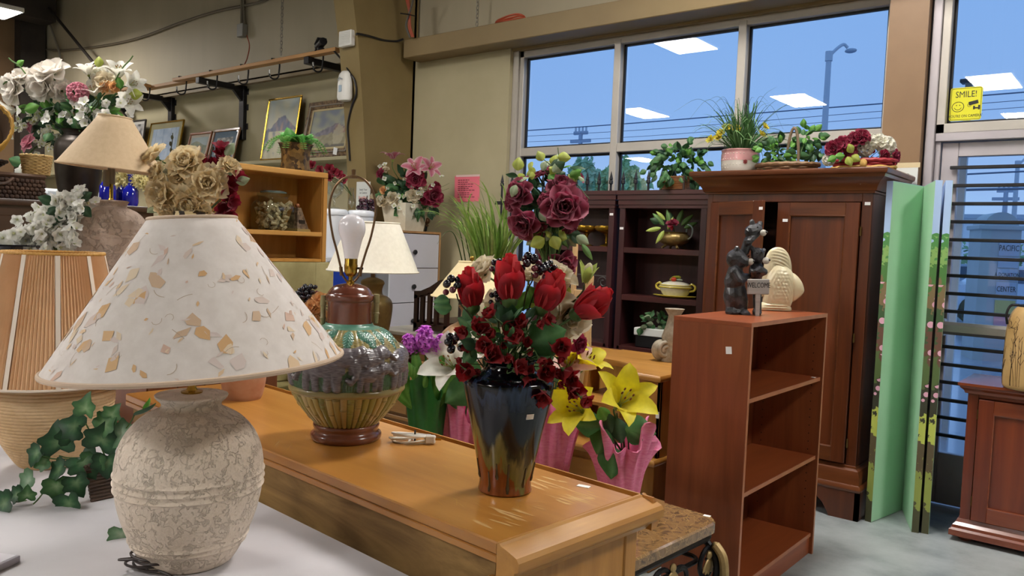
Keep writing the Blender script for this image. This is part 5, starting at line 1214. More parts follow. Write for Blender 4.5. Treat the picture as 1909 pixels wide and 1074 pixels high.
def simple(n, L, W, c, phi0=.7, curl=.4, centre='d8c050', rc=.006, cup=.3, wav=0.):
    p_ = ringp([pmesh(L, W, c, phi0=phi0, curl=curl, cup=cup, wav=wav, nu=4)], n, 0, .002, 0, 0, .1, RS)
    return join_mesh(p_+[(solid(ball((0, 0, .004), rc, 8, 6), centre), MX())])
SPEC['white_blossom'] = simple(5, .024, .0125, ('f0f2e2', 'fdfcf8'), .7, .6, 'eef0c8', .004, .3, .08)
SPEC['tiny_white'] = simple(4, .011, .007, ('e8ead8', 'f4f4ea'), .9, .3, 'd8dc90', .003)
SPEC['sweet_pea'] = join_mesh(ringp([pmesh(.030, .019, ('58060c', 'a0121a', '8c0e16'), phi0=.5, curl=.4, cup=.3, wav=.14, nu=5)], 3, 0, .002, 0, 0, .25, RS)+ringp([pmesh(.022, .014, ('4a050a', '8c1018'), phi0=.1, curl=.2, cup=.5, wav=.1, nu=4)], 3, 0, .001, 0, .5, .2, RS)+[(solid(ball((0, 0, 0), (.005, .005, .007), 8, 6), '5a7a36'), MX())])
SPEC['gladiolus'] = join_mesh(ringp([pmesh(.045, .022, ('6a0a22', '9c1a34', '8a1430'), phi0=.35, curl=.7, cup=.35, wav=.12)], 5, 0, .003, 0, 0, .2, RS))
SPEC['dahlia'] = join_mesh(ringp([pmesh(.05, .010, ('d8c878', 'efe4a8'), phi0=.9, curl=.3, cup=.4, point=.05, nu=4, nv=2)], 14, 0, .004, 0, 0, .1, RS)+ringp([pmesh(.04, .009, ('d8c878', 'f2e8b4'), phi0=.5, curl=.3, cup=.4, point=.05, nu=4, nv=2)], 11, 0, .003, .002, .2, .1, RS)+ringp([pmesh(.026, .008, ('c8b868', 'efe4a8'), phi0=.2, curl=.2, cup=.4, point=.05, nu=4, nv=2)], 7, 0, .002, .004, .4, .1, RS))
SPEC['yellow_bloom'] = join_mesh(ringp([pmesh(.045, .012, ('c8b020', 'e8d83c'), phi0=.8, curl=.4, cup=.3, nu=4, nv=2)], 12, 0, .004, 0, 0, .15, RS)+ringp([pmesh(.03, .010, ('c8a818', 'ecdc50'), phi0=.35, curl=.2, cup=.3, nu=4, nv=2)], 9, 0, .003, .003, .3, .15, RS))
def cluster(fl, n, r, seed, sq=(1, 1, 1), sc=1.):
    rs = random.Random(seed); it = []
    for i in range(n):
        zc = 1-2*(i+.5)/n; a_ = i*2.39996; q = V((math.cos(a_)*math.sqrt(1-zc*zc)*sq[0], math.sin(a_)*math.sqrt(1-zc*zc)*sq[1], zc*sq[2]))
        it.append((fl, aim(q*r, q, rs.uniform(0, 6), sc*rs.uniform(.85, 1.15))))
    return join_mesh(it)
SPEC['hydrangea'] = cluster(simple(4, .016, .011, ('e4e0c8', 'f2efe2'), 1.0, .2, 'd8dca0', .002), 46, .042, 3, (1, 1, .8))
SPEC['pink_mum'] = cluster(simple(5, .012, .007, ('c86a84', 'e6a4b4'), .8, .3, 'd88098', .002), 60, .032, 4, (1, 1, .7))
SPEC['hyacinth'] = cluster(simple(6, .017, .0075, ('c44ad4', 'f29af6', 'e274ea'), .75, .9, 'a030b4', .003), 34, .022, 6, (1, 1, 2.2), 1.15)
SPEC['berry'] = join_mesh([(solid(ball(q, r_, 10, 7), c_), MX()) for q, r_, c_ in [((0, 0, .03), .0085, '17151f'), ((.014, 0, .026), .008, '1c1824'), ((-.012, .006, .022), .008, '17151f'), ((.004, -.014, .02), .008, '2a1620'), ((.0, .014, .016), .0075, '15131c'), ((.014, .01, .012), .007, '5a2030'), ((-.014, -.008, .008), .007, '201820'), ((.016, -.01, .008), .0065, '6a2832')]])
for me in [SPEC['berry']]: me.materials.clear(); me.materials.append(mat('berry_skin', 'ffffff', rough=.2, attr='Col', coat=.5))
SPEC['bud'] = join_mesh([(solid(ball((0, 0, .022), (.010, .010, .022), 10, 7), 'efe8cc'), MX())]+ringp([mesh((lambda g: g)(petal(.045, .010, phi0=.35, curl=.1, cup=.4, point=.2, nu=4, nv=2)), m_pet, 180, cols=pcols(petal(.045, .010, nu=4, nv=2), '8aa04a', 'b0c060'))], 5, 0, .006, 0, 0, .2, RS))
LEAF = {}
LEAF['oval'] = leafmesh(.07, .024, '2f5a34', '4f8050', '6f9a60')
LEAF['dark'] = leafmesh(.075, .022, '1f3a26', '35583a', '4a6a4a')
LEAF['bright'] = leafmesh(.06, .019, '3f7a2c', '6aa845', '8ac060')
LEAF['lime'] = leafmesh(.06, .022, '8a9a3a', 'b4bf55', 'c2cc70')
LEAF['grey'] = leafmesh(.06, .018, '7a8f6a', 'a3b490', 'b8c4a4')
LEAF['lance'] = leafmesh(.10, .014, '3f6a34', '6a9450', '8ab070', point=.3)
LEAF['round'] = leafmesh(.085, .036, '2f6034', '4c8248', '6a9a62', a=.62, curl=.6)
LEAF['sword'] = leafmesh(.22, .020, '3a6a26', '62a03c', '7ab050', point=.2, curl=.5, nu=10)
LEAF['small'] = leafmesh(.035, .012, '2c5a2c', '4a8a44', '6aa05a')
LEAF['palegreen'] = leafmesh(.085, .026, '48a84c', '9ae08c', 'cdf2c0', nu=8, cup=-.3)
LEAF['red'] = leafmesh(.06, .014, 'a02030', 'c83040', 'd04050')
LEAF['palelime'] = leafmesh(.10, .013, '9ab84a', 'c8dc6a', 'd8e890', point=.25)
def ivy(c1, c2, mid, s=.06):
    o_ = [(0, .0), (.26, -.15), (.50, -.08), (.56, .08), (.50, .22), (.62, .38), (.58, .50), (.42, .54), (.30, .62), (.16, .85), (0, 1.0)]
    pts = [V((x, y, 0)) for x, y in o_]+[V((-x, y, 0)) for x, y in reversed(o_[1:-1])]; g = G(); n_ = len(pts)
    bend = lambda p_: (p_.x*s, p_.y*s, (abs(p_.x)*.35-.35*p_.y*p_.y*.6+.05*math.sin(p_.x*7+p_.y*4))*s)
    g.v = [bend(p_) for p_ in pts]+[bend(p_*.5+V((0, .12, 0))) for p_ in pts]+[bend(V((0, .25, 0)))]
    for i in range(n_): j = (i+1) % n_; g.f += [(i, j, n_+j, n_+i), (n_+i, n_+j, 2*n_)]
    g.fixn = False; a_, b_, m_ = lin(c1), lin(c2), lin(mid); me = mesh(g, m_leafc, 180, cols=[a_]*n_+[b_]*n_+[m_])
    me.transform(MX.Rotation(PI/2, 4, 'X')); return me     # grows along +z, face towards -y
LEAF['ivy'] = ivy('24462e', '3f6c46', '7fa272'); LEAF['ivy2'] = ivy('3a663c', '5c8a54', '9ab98a'); LEAF['ivy3'] = ivy('58805a', '7fa382', 'b4caac')
class Bouquet:
    def __init__(s, o): s.o = o; s.b = V(o.location); s.rs = random.Random(int(abs(o.location.x*1000)+abs(o.location.y*777)))
    def loc(s, p): return V(p)-s.b
    def bloom(s, kind, p, d, sc=1., name=None, stem=None, roll=None, rst=.0022, ms=None):
        sp_ = SPEC[kind]; nm = name or kind; m_ = aim(s.loc(p), d, s.rs.uniform(0, 6) if roll is None else roll, sc)
        if isinstance(sp_, tuple):
            c = ob(nm, sp_[0], s.o, m_)
            for me, mx_ in sp_[1]: ob('petal', me, c, mx_)
        else: c = ob(nm, sp_, s.o, m_)
        if stem is not None: s.stem(stem, V(p)-V(d)*.004, V(d), rst, ms)
        return c
    def stem(s, a, b, d=None, r=.002, ms=None):
        a = s.loc(a); b = s.loc(b); L = (b-a).length; mid = (a+b)/2
        ctrl = [a, a+(b-a)*.4+V((0, 0, L*.08)), b-(V(d) if d else (b-a).normalized())*L*.18, b]
        part('stem', tube(spline(ctrl, 4), r, 5), ms or m_stem, s.o)
    def leaf(s, kind, p, d, sc=1., roll=None, name='leaf', up=None): return ob(name, LEAF[kind], s.o, aim(s.loc(p), d, s.rs.uniform(0, 6) if roll is None else roll, sc, up))
    def bush(s, kind, c, rad_, n, sc=1., kinds=None, front=.0, droop=0., out=1.):
        """n leaves spread over an ellipsoid; rad_=(right,up,depth) metres"""
        for i in range(n):
            u = V((s.rs.gauss(0, 1), s.rs.gauss(0, 1), s.rs.gauss(0, 1))).normalized()*(s.rs.random()**.45)
            p = V(c)+RT*(u.x*rad_[0])+UP*(u.y*rad_[1])-FW*(u.z*rad_[2]+front)
            d = (RT*u.x+UP*(u.y-droop)-FW*u.z*.6)*out+V((s.rs.gauss(0, .3), s.rs.gauss(0, .3), s.rs.gauss(0, .3)))
            s.leaf(s.rs.choice(kinds) if kinds else kind, p, d, sc*s.rs.uniform(.75, 1.2), up=-FW if s.rs.random() < .7 else None, roll=PI+s.rs.gauss(0, .5))
# ---------------------------------------------------------------- red roses in the glazed vase
mouth = atd(941, 690, dV)
RB = Bouquet(thing('rose_bouquet', 'silk bouquet of red rosebuds, cream roses and berries in the glazed vase', 'bouquet', V((Vv.x, Vv.y, DH+.29))))
for x, y, dx, dy, t_, sc, dd in ((882, 576, -.12, -1, .15, 1.40, 0), (950, 564, .0, -1, .12, 1.58, -.03), (1008, 580, .42, -.9, .15, 1.48, -.02), (1072, 588, .78, -.55, .2, 1.45, -.01)):
    RB.bloom('rosebud', atd(x, y, dV+dd), D(dx, dy, t_), sc, 'rose', mouth, rst=.003)
for kd, x, y, dx, dy, t_, sc, dd in (('cream_rose', 905, 512, -.6, -.6, .4, .9, .08), ('cream_rose', 925, 578, .2, .3, .9, .95, .06), ('cream_rose', 1035, 525, .2, -.8, .5, 1.0, .06), ('cream_rose', 1055, 590, .4, .2, .9, 1.15, .05), ('cream_rose', 985, 520, 0, -.9, .4, .95, .10), ('crimson_rose', 1075, 640, .6, .2, .6, .5, .1)):
    RB.bloom(kd, atd(x, y, dV+dd), D(dx, dy, t_), sc, 'rose', mouth, rst=.0025)
RB.bloom('bud', atd(1090, 528, dV+.02), D(.25, -1, .2), 1.1, 'rosebud', atd(1050, 600, dV+.03), rst=.0022)
for x, y, dx, dy, sc, sx_, sy_ in ((850, 545, -.3, -.9, 1.1, 900, 640), (990, 505, -.2, -1, 1.15, 975, 580), (1008, 520, .3, -.8, 1.1, 985, 580), (862, 645, -.6, -.2, 1.15, 905, 690), (1020, 512, .2, -.8, .9, 1000, 580), (930, 510, 0, -1, .9, 940, 580), (925, 565, 0, -.5, .8, 930, 620)):
    RB.bloom('berry', atd(x, y, dV-.02), D(dx, dy, .3), sc, 'berry_cluster', atd(sx_, sy_, dV), rst=.0016, ms=m_stemd)
pea = [(868, 612), (893, 622), (922, 628), (935, 640), (905, 645), (975, 612), (1000, 605), (985, 632), (965, 640), (1012, 600), (860, 668), (875, 655), (912, 668), (955, 662), (940, 668), (1030, 655), (1048, 645), (1040, 668), (990, 695), (1015, 690), (975, 705), (1000, 715), (1032, 700), (1050, 690), (1068, 705), (1040, 720), (1062, 722), (1012, 730), (985, 735), (893, 600), (955, 600), (960, 690), (1028, 680), (1005, 668), (872, 690), (920, 590), (982, 655), (1085, 742), (1068, 738), (868, 690), (895, 690)]
for i, (x, y) in enumerate(pea):
    dx = (x-950)/120; RB.bloom('sweet_pea', atd(x, y, dV-.055-.03*(1-min(1, abs(dx)))+.02*math.sin(i*3)), D(dx*.7+.8*math.sin(i*2.3), (.15 if y > 660 else -.3)+.7*math.cos(i*1.9), .55), .85+.35*math.sin(i*1.7), 'red_blossom', mouth if i % 2 else None, rst=.0013)
for kd, x, y, dx, dy, t_, sc, dd in (('round', 985, 640, 1., -.35, .35, 1.05, -.06), ('oval', 842, 575, -1, -.1, .3, .62, -.02), ('oval', 838, 560, -1, .1, .3, .55, -.02), ('bright', 965, 580, .5, -1, .4, .9, .02), ('bright', 1000, 565, -.5, -1, .3, .8, .03), ('dark', 975, 620, -.4, -.9, .3, .8, -.01), ('dark', 930, 600, .3, -1, .3, .9, 0), ('grey', 1030, 625, .5, -.9, .3, .9, .04), ('round', 1005, 590, .3, -.9, .4, .7, .05), ('oval', 880, 600, -.4, -.9, .3, .6, 0), ('lime', 985, 575, .2, -1, .2, .9, .04), ('lime', 1045, 560, .3, -1, .3, .8, .05)):
    RB.leaf(kd, atd(x, y, dV+dd), D(dx, dy, t_), sc, up=-FW, roll=PI)
RB.bush('dark', atd(948, 635, dV-.03), (.10, .06, .07), 70, .6, ['dark', 'oval', 'bright', 'small', 'small'])
for x in (-12, 0, 10, 20): RB.stem(atd(941+x*.6, 760, dV), atd(941+x*2, 610, dV), None, .0025)
# ---------------------------------------------------------------- crepe-wrapped pots on the marble table
m_pink = mat('pink_crepe_paper', 'd9709a', 'e48cb0', rough=.6, scale=40, stretch=(1, 1, 4), bump=.0015, bscale=50)
m_green = mat('green_wrap_paper', '1d5426', '2a6c2e', rough=.45, scale=8, bump=.004, bscale=14)
def wrap_pot(name, lbl, px, d, ytop, rpx, m, group, flare=1.5, seed=1, folds=13):
    p = atd(px, 700, d); p.z = MZ+.0005; t_ = thing(name, lbl, 'potted flowers', p, 0, group); k = d/FPX; H = 1.48-(ytop-(416+.04*px))*k-MZ; rs = random.Random(seed); ph = [rs.uniform(0, 6) for _ in range(4)]
    n_ = 13
    def fn(th, i, r_, z):
        u = min(1., z/H); fo = (.02+.16*u*u)*math.sin(th*folds+ph[0]+1.5*u)+.10*u*math.sin(th*5+ph[1])
        return (r_*(1+fo), z+(H*.16*u**3*math.sin(th*4+ph[2])+H*.07*u**3*math.sin(th*9+ph[3])))
    r0_ = rpx*k
    pr_ = [(r0_*(.62+(flare-1)*.55*(i/n_)**1.0+.25*(i/n_)**3), H*i/n_) for i in range(n_+1)]
    g = lathe([(0, 0)]+pr_+[(r_*.93, z) for r_, z in reversed(pr_[2:])]+[(0, H*.2)], 90, fn=fn)
    part('paper_wrap', g, m, t_, 50)
    part('pot', lathe([(0, .002), (r0_*.55, .002), (r0_*.6, H*.5), (r0_*.5, H*.5), (0, H*.45)], 24), mat('brown_plastic', '4a3424', rough=.6), t_)
    return Bouquet(t_), p, H
PG = 'crepe-wrapped flower pots on the marble table'
Y1, yp, yH = wrap_pot('potted_lily', 'potted yellow lilies in pink crepe paper, nearest the cherry bookcase', 1165, 2.92, 810, 52, m_pink, PG, 1.6, 3)
dY = 2.9; yb_ = atd(1165, 850, dY)
for x, y, dx, dy, t_, sc, dd in ((1088, 768, -.55, -.35, .75, 1.5, -.06), (1152, 758, .25, -.55, .75, 1.7, -.08)): Y1.bloom('yellow_lily', atd(x, y, dY+dd), D(dx, dy, t_), sc, 'lily', yb_, rst=.004)
for kd, x, y, dx, dy, sc in (('round', 1120, 795, -1, -.1, 1.15), ('round', 1130, 800, -.3, .8, 1.15), ('round', 1165, 800, 1, .15, 1.35), ('round', 1145, 835, -.1, 1, 1.35), ('oval', 1170, 800, .7, .5, 1.2), ('dark', 1150, 780, .2, 1, 1.3), ('bright', 1118, 760, .5, .9, 1.2), ('dark', 1130, 770, .3, 1, 1.1)):
    Y1.leaf(kd, atd(x, y, dY-.05), D(dx, dy, .35), sc, up=-FW, roll=PI)
for x in (-8, 0, 9): Y1.stem(atd(1165+x, 900, dY), atd(1150+x*2, 770, dY-.03), None, .003, m_stemd)
Y2, yp2, _ = wrap_pot('potted_lily', 'potted pink and yellow lilies in pink crepe paper, behind the glazed vase', 1030, 3.02, 765, 50, m_pink, PG, 1.5, 5)
b2 = atd(1040, 800, 3.02)
for kd, x, y, dx, dy, t_, sc in (('pink_lily', 1055, 690, .2, -.6, .7, 1.6), ('yellow_lily', 1082, 690, .5, -.8, .4, 1.35), ('yellow_lily', 1060, 680, -.1, -1, .3, 1.2), ('yellow_lily', 1062, 745, -.3, -.1, .9, 1.1)): Y2.bloom(kd, atd(x, y, 3.0), D(dx, dy, t_), sc, 'lily', b2, rst=.004, ms=m_stemd)
for kd, x, y, dx, dy, sc in (('dark', 1045, 740, -.3, .9, 1.4), ('oval', 1060, 765, .9, .2, 1.2), ('oval', 1005, 700, .2, -1, 1.1)): Y2.leaf(kd, atd(x, y, 2.98), D(dx, dy, .3), sc, up=-FW, roll=PI)
Y3, yp3, _ = wrap_pot('potted_lily', 'potted white lily in pink crepe paper, between vase and hyacinths', 868, 3.3, 745, 44, m_pink, PG, 1.5, 8)
b3 = atd(865, 790, 3.3)
Y3.bloom('white_lily', atd(848, 688, 3.22), D(-.35, -.45, .85), 1.7, 'lily', b3, rst=.004); Y3.bloom('white_lily', atd(890, 660, 3.3), D(.2, -.6, .7), 1.5, 'lily', b3, rst=.004)
Y3.leaf('round', atd(868, 715, 3.2), D(.15, -1, .5), 1.5, up=-FW, roll=PI); Y3.leaf('round', atd(880, 718, 3.18), D(-.85, .55, .4), 1.55, up=-FW, roll=PI); Y3.leaf('oval', atd(845, 735, 3.2), D(.3, .9, .4), 1.0, up=-FW, roll=PI)
Hy, hp_, _ = wrap_pot('potted_hyacinth', 'potted purple hyacinths in dark green wrapping paper', 797, 3.25, 705, 42, m_green, PG, 1.35, 11, 7)
b4 = atd(798, 760, 3.25)
for x, y, dx, sc in ((766, 642, -.5, .78), (792, 634, -.02, 1.0), (819, 642, .5, .74)): Hy.bloom('hyacinth', atd(x, y, 3.2), D(dx, -1, .1), sc, 'flower_spike', b4, rst=.004)
for dx, dy, sc, x in ((-.5, -1, 1.1, 780), (-.15, -1, 1.25, 790), (.2, -1, 1.2, 803), (-.8, -.8, .95, 775), (.5, -1, .9, 812), (-.3, -1, 1.0, 770), (.05, -1, 1.0, 797)): Hy.leaf('sword', atd(x, 765, 3.2), D(dx, dy, .3), sc, up=-FW, roll=PI)
for i in range(8): Hy.leaf('bright', atd(758+i*4, 690+i*5, 3.18), D(-.4+.1*i, -.8, .5), 1.0, up=-FW, roll=PI)
# ---------------------------------------------------------------- ivy in a dark wicker basket (foreground)
m_wick = mat('dark_wicker', '33221a', '54402f', rough=.6, scale=30)
def wicker(parent, r0_, r1_, h, m, rows=9, stakes=26, sx_=1., sy_=1., th=.004, name='basket', rimr=None):
    g = G(); n_ = stakes*4
    for i in range(rows):
        u = (i+.5)/rows; r_ = r0_+(r1_-r0_)*u
        pts = [((r_+th*.9*math.sin(stakes/2*a_+i*PI))*math.cos(a_)*sx_, (r_+th*.9*math.sin(stakes/2*a_+i*PI))*math.sin(a_)*sy_, h*u) for a_ in [2*PI*q/n_ for q in range(n_)]]
        g.join(tube(pts, h/rows*.54, 6, closed=True))
    o = part(name, g, m, parent)
    s_ = G()
    for i in range(stakes): a_ = 2*PI*i/stakes; s_.join(tube([(r0_*math.cos(a_)*sx_, r0_*math.sin(a_)*sy_, .001), (r1_*math.cos(a_)*sx_, r1_*math.sin(a_)*sy_, h)], th*.6, 5))
    part('stakes', s_, m, o)['kind'] = 'stuff'
    part('rim', tube([((r1_+.002*math.sin(q*2.1))*math.cos(a_)*sx_, (r1_+.002*math.sin(q*2.1))*math.sin(a_)*sy_, h+.002*math.sin(q*1.7)) for q in range(72) for a_ in [2*PI*q/72]], rimr or th*1.6, 7, closed=True), m, o)
    part('liner', lathe([(0, .004), (r0_*.93, .004), (r1_*.93, h*.9), (r1_*.90, h*.9), (r0_*.9, .01), (0, .01)], 32, sx_, sy_), mat('basket_inside', '54402f', rough=.9), o)
    return o
pI = atz(222, 925, TZ); dI = dep(pI); kI = dI/FPX
IV = Bouquet(thing('potted_ivy', 'trailing ivy in a dark wicker basket behind the stucco lamp', 'plant', pI))
wicker(IV.o, 48*kI, 60*kI, 66*kI, m_wick, 10, 24, .0035)
ctr = atd(208, 850, dI)
ivs = [(160, 772, .1, -.9, 1.15, 'ivy2'), (112, 838, -.1, -1, 1.5, 'ivy'), (76, 838, -.2, .3, 1.0, 'ivy'), (150, 852, .2, .2, 1.4, 'ivy'), (185, 832, .3, -.6, 1.5, 'ivy'), (190, 800, .6, -.7, 1.2, 'ivy2'), (218, 815, .6, -.3, 1.3, 'ivy3'), (62, 890, -.6, .6, 1.1, 'ivy3'), (105, 895, .1, .9, 1.15, 'ivy2'), (140, 890, .3, .8, 1.1, 'ivy'), (128, 925, .2, .9, 1.35, 'ivy'), (40, 920, -.9, .3, .8, 'ivy'), (20, 935, -1, .3, 1.1, 'ivy'), (50, 930, .1, -.6, .7, 'ivy2'), (135, 820, -.3, -.8, 1.1, 'ivy'), (205, 780, .4, -.6, .9, 'ivy2'), (250, 775, 1, -.1, 1.1, 'dark'), (270, 768, .8, -.8, .8, 'bright'), (225, 985, .1, .5, 1.0, 'ivy3'), (150, 800, -.5, -.2, 1.2, 'ivy'), (230, 850, .6, .2, 1.1, 'ivy'), (120, 870, -.5, .4, 1.1, 'ivy'), (92, 858, -.6, .2, .9, 'ivy2'), (200, 850, 0, .8, 1.2, 'ivy'), (178, 850, -.2, .9, 1.2, 'ivy2')]
for x, y, dx, dy, sc, kd in ivs:
    dd = dI-.05-.05*max(0, (y-850)/90)
    p = atd(x, y, dd)
    if p.z < TZ+.02: p = atz(x, y, TZ+.02)
    IV.leaf(kd, p, D(dx, dy, .15), sc*.95, up=None, roll=None).matrix_basis = aim(IV.loc(p), D(dx, dy, .1), 0, sc*.85, up=FW*.0+V((0, 0, 1))) if kd in LEAF and not kd.startswith('ivy') else (lambda z_, f_: MX.Translation(IV.loc(p)) @ MX((( (z_.cross(f_)*-1).x, (-f_).x, z_.x, 0), ((z_.cross(f_)*-1).y, (-f_).y, z_.y, 0), ((z_.cross(f_)*-1).z, (-f_).z, z_.z, 0), (0, 0, 0, 1))) @ MX.Scale(sc*.82, 4))(*(lambda zz_, ff_: (zz_, (ff_-zz_*ff_.dot(zz_)).normalized()))(D(dx, dy, .1), (-FW*.8+V((0, 0, .5))+RT*IV.rs.uniform(-.5, .5)).normalized()))
for a_, b_ in (((200, 870), (110, 850)), ((195, 880), (75, 850)), ((190, 880), (125, 930)), ((200, 860), (160, 790)), ((210, 850), (250, 775)), ((120, 880), (62, 940)), ((150, 890), (100, 900)), ((62, 940), (30, 935))):
    p_ = atd(*a_, dI-.03); q_ = atd(*b_, dI-.06)
    if q_.z < TZ+.012: q_ = atz(*b_, TZ+.012)
    IV.stem(p_, q_, None, .0018)
# ---------------------------------------------------------------- beige rose bouquet on the brown chest
dR = 2.95; pb_ = atd(355, 545, dR); pb_.z = bz; k = dR/FPX; zr_ = lambda y: 0
BR = Bouquet(thing('rose_bouquet', 'bouquet of large beige roses and burgundy gladioli above the paper shade', 'bouquet', pb_+V((0, 0, .16))))
t = thing('striped_vase', 'black and cream striped vase under the beige roses', 'vase', pb_)
part('body', lathe([(0, 0)]+smooth_prof([(.05, 0), (.07, .03), (.085, .12), (.08, .22), (.065, .29), (.068, .31)], 4)+[(.06, .31), (.07, .2), (0, .15)], 32), mat('zebra_stripe', '2a1d12', 'd8c89a', rough=.3, kind='wave', scale=9, dist=5, stretch=(1, 1, 2), lo=.45, hi=.55), t, 60)
mo = atd(355, 430, dR)
for x, y, dx, dy, t_, sc in ((350, 308, 0, -.4, .9, 1.3), (386, 345, .3, -.1, .95, 1.35), (308, 360, -.35, .1, .9, 1.35), (355, 378, .0, .4, .95, 1.25), (293, 295, -.7, -.6, .3, 1.05), (300, 325, -.6, -.2, .6, .9), (335, 330, 0, .1, .9, .8), (425, 312, .5, -.5, .5, .8), (320, 388, -.2, .6, .8, 1.0), (370, 395, .2, .7, .7, 1.0)): BR.bloom('beige_rose', atd(x, y, dR-.03*t_), D(dx, dy, t_), sc, 'rose', mo, rst=.003)
for x, y, dx, dy in ((400, 318, .3, -.6), (412, 300, .3, -.9), (413, 285, .1, -1), (425, 345, .8, -.2), (420, 360, .5, .2), (428, 372, .7, .3), (415, 378, .3, .6), (425, 390, .5, .8), (392, 310, -.5, -.5), (412, 395, 0, .9), (438, 335, 1, -.4)): BR.bloom('gladiolus', atd(x, y, dR+.01), D(dx, dy, .6), 1.05, 'gladiolus', mo if y > 320 else None, rst=.002)
for x, y, dx, dy, kd, sc in ((300, 375, -.8, .6, 'grey', 1.2), (335, 360, .2, -.9, 'grey', 1.1), (355, 355, .4, -.8, 'oval', .9), (320, 320, .2, -.9, 'bright', .7), (322, 308, .5, -.8, 'grey', 1.0), (330, 300, .3, -1, 'grey', 1.0), (325, 345, .1, .6, 'bright', .7), (415, 325, .9, -.3, 'grey', .9), (440, 340, 1, -.3, 'grey', .9), (420, 290, .6, -1, 'grey', 1.0), (315, 385, -.3, .9, 'grey', 1.0), (340, 395, 0, .9, 'grey', .9)): BR.leaf(kd, atd(x, y, dR-.01), D(dx, dy, .3), sc, up=-FW, roll=PI)
for pts in ([(323, 330), (318, 290), (321, 265), (322, 248)],):
    part('twig', tube(spline([BR.loc(atd(x, y, dR)) for x, y in pts], 5), .0018, 5), m_stemd, BR.o)
    for x, y in ((318, 268), (321, 256), (319, 280)): part('twig_bud', ball(BR.loc(atd(x, y, dR)), (.005, .005, .009), 6, 5), m_stemd, BR.o)
part('twig', tube(spline([BR.loc(atd(x, y, dR)) for x, y in ((395, 320), (393, 295), (397, 275))], 5), .0016, 5), m_stemd, BR.o)
for x, y in ((393, 295), (397, 277)): part('twig_bud', ball(BR.loc(atd(x, y, dR)), (.005, .005, .008), 6, 5), m_stemd, BR.o)
# ---------------------------------------------------------------- white wisteria bunch on the brown chest
dWs = 2.85; pw_ = atd(95, 560, dWs); pw_.z = bz
WS = Bouquet(thing('wisteria_bunch', 'bunch of white silk wisteria beside the grey stucco lamp', 'flowers', pw_))
part('jar', lathe([(0, 0), (.05, 0), (.06, .05), (.045, .12), (.04, .12), (.05, .05), (0, .02)], 24), mat('white_ceramic', 'e6e2d8', rough=.25, coat=.3), WS.o)
fl = SPEC['white_blossom']; rs = random.Random(8)
for (x0_, y0_, x1_, y1_, n_, wv) in ((140, 358, 95, 420, 34, 16), (120, 385, 40, 455, 50, 22), (150, 370, 125, 455, 46, 22), (95, 405, 60, 465, 44, 24), (165, 366, 130, 420, 30, 14), (60, 430, 10, 455, 26, 13), (110, 420, 95, 470, 50, 30)):
    for i in range(n_):
        u = i/n_; x = x0_+(x1_-x0_)*u+rs.gauss(0, wv*.6); y = y0_+(y1_-y0_)*u+rs.gauss(0, wv*.6)
        WS.bloom('white_blossom', atd(x, y, dWs+rs.gauss(0, .03)), D(rs.gauss(0, .7), rs.gauss(-.2, .7), .7), rs.uniform(.75, 1.2), 'wisteria_blossom')
    WS.stem(WS.b+V((0, 0, .1)), atd(x0_, y0_, dWs), None, .003); WS.stem(atd(x0_, y0_, dWs), atd(x1_, y1_, dWs), None, .002)
for x, y, dx, dy in ((108, 385, -.4, .4), (100, 378, -.5, -.2), (148, 372, .6, -.3), (112, 395, -.3, .7), (152, 385, .5, .5), (130, 400, .3, .7)): WS.leaf('dark', atd(x, y, dWs-.03), D(dx, dy, .4), .75, up=-FW, roll=PI)
# ---------------------------------------------------------------- big arrangement in the pewter urn
dU = 4.62; pu_ = atd(146, 375, dU); pu_.z = 1.60; k = dU/FPX; yU = 424-(1.60-1.48)/k
t = thing('pewter_urn', 'dark pewter urn holding the white magnolia arrangement', 'urn', pu_); t.scale = (.89, .89, 1)
part('body', lathe([(0, 0)]+pxprof([(34, yU), (36, 370), (42, 340), (45, 310), (46, 285), (43, 270), (33, 260), (28, 256), (30, 250), (34, 247)], yU, dU, 4)+pxprof([(31, 247), (26, 256), (36, 275)], yU, dU, 2)+[(0, .1)], 40), mat('dark_pewter', '2e2823', '423a33', rough=.38, metal=.6, scale=5), t, 60)
AR = Bouquet(thing('flower_arrangement', 'large arrangement of white magnolias, lilies and pink blooms in pewter urn', 'bouquet', pu_+V((0, 0, (yU-255)*k))))
um = atd(148, 262, dU)
for kd, x, y, dx, dy, t_, sc in (('magnolia', 98, 140, 0, -.6, .6, 1.7), (  'magnolia', 85, 160, -.2, .3, .9, 1.7), ('magnolia', 30, 165, -.4, 0, .8, 1.5), ('magnolia', 45, 148, 0, -.6, .7, 1.2), ('cream_rose', 195, 155, .2, -.2, .9, 1.3), ('white_lily', 165, 140, -.1, -.8, .4, .95), ('white_lily', 222, 145, .2, -.8, .5, 1.2), ('white_lily', 240, 160, .8, -.1, .5, 1.1), ('white_lily', 30, 205, -.8, .2, .5, 1.1), ('white_lily', 178, 180, 0, -.7, .6, 1.1), ('white_lily', 232, 190, .7, .1, .6, 1.2), ('magnolia', 115, 170, .6, .2, .7, 1.1)):
    AR.bloom(kd, atd(x, y, dU-.06), D(dx, dy, t_), sc, 'magnolia' if kd == 'magnolia' else 'lily' if 'lily' in kd else 'rose', um, rst=.004)
AR.bloom('pink_mum', atd(145, 173, dU-.12), D(0, -.2, 1), 1.5, 'chrysanthemum', um); AR.bloom('hydrangea', atd(188, 145, dU), D(0, -.6, .6), 1.3, 'hydrangea', um); AR.bloom('orange_rose', atd(197, 162, dU-.08), D(0, 0, 1), .7, 'rose'); AR.bloom('orange_rose', atd(214, 163, dU-.08), D(.2, 0, 1), .7, 'rose')
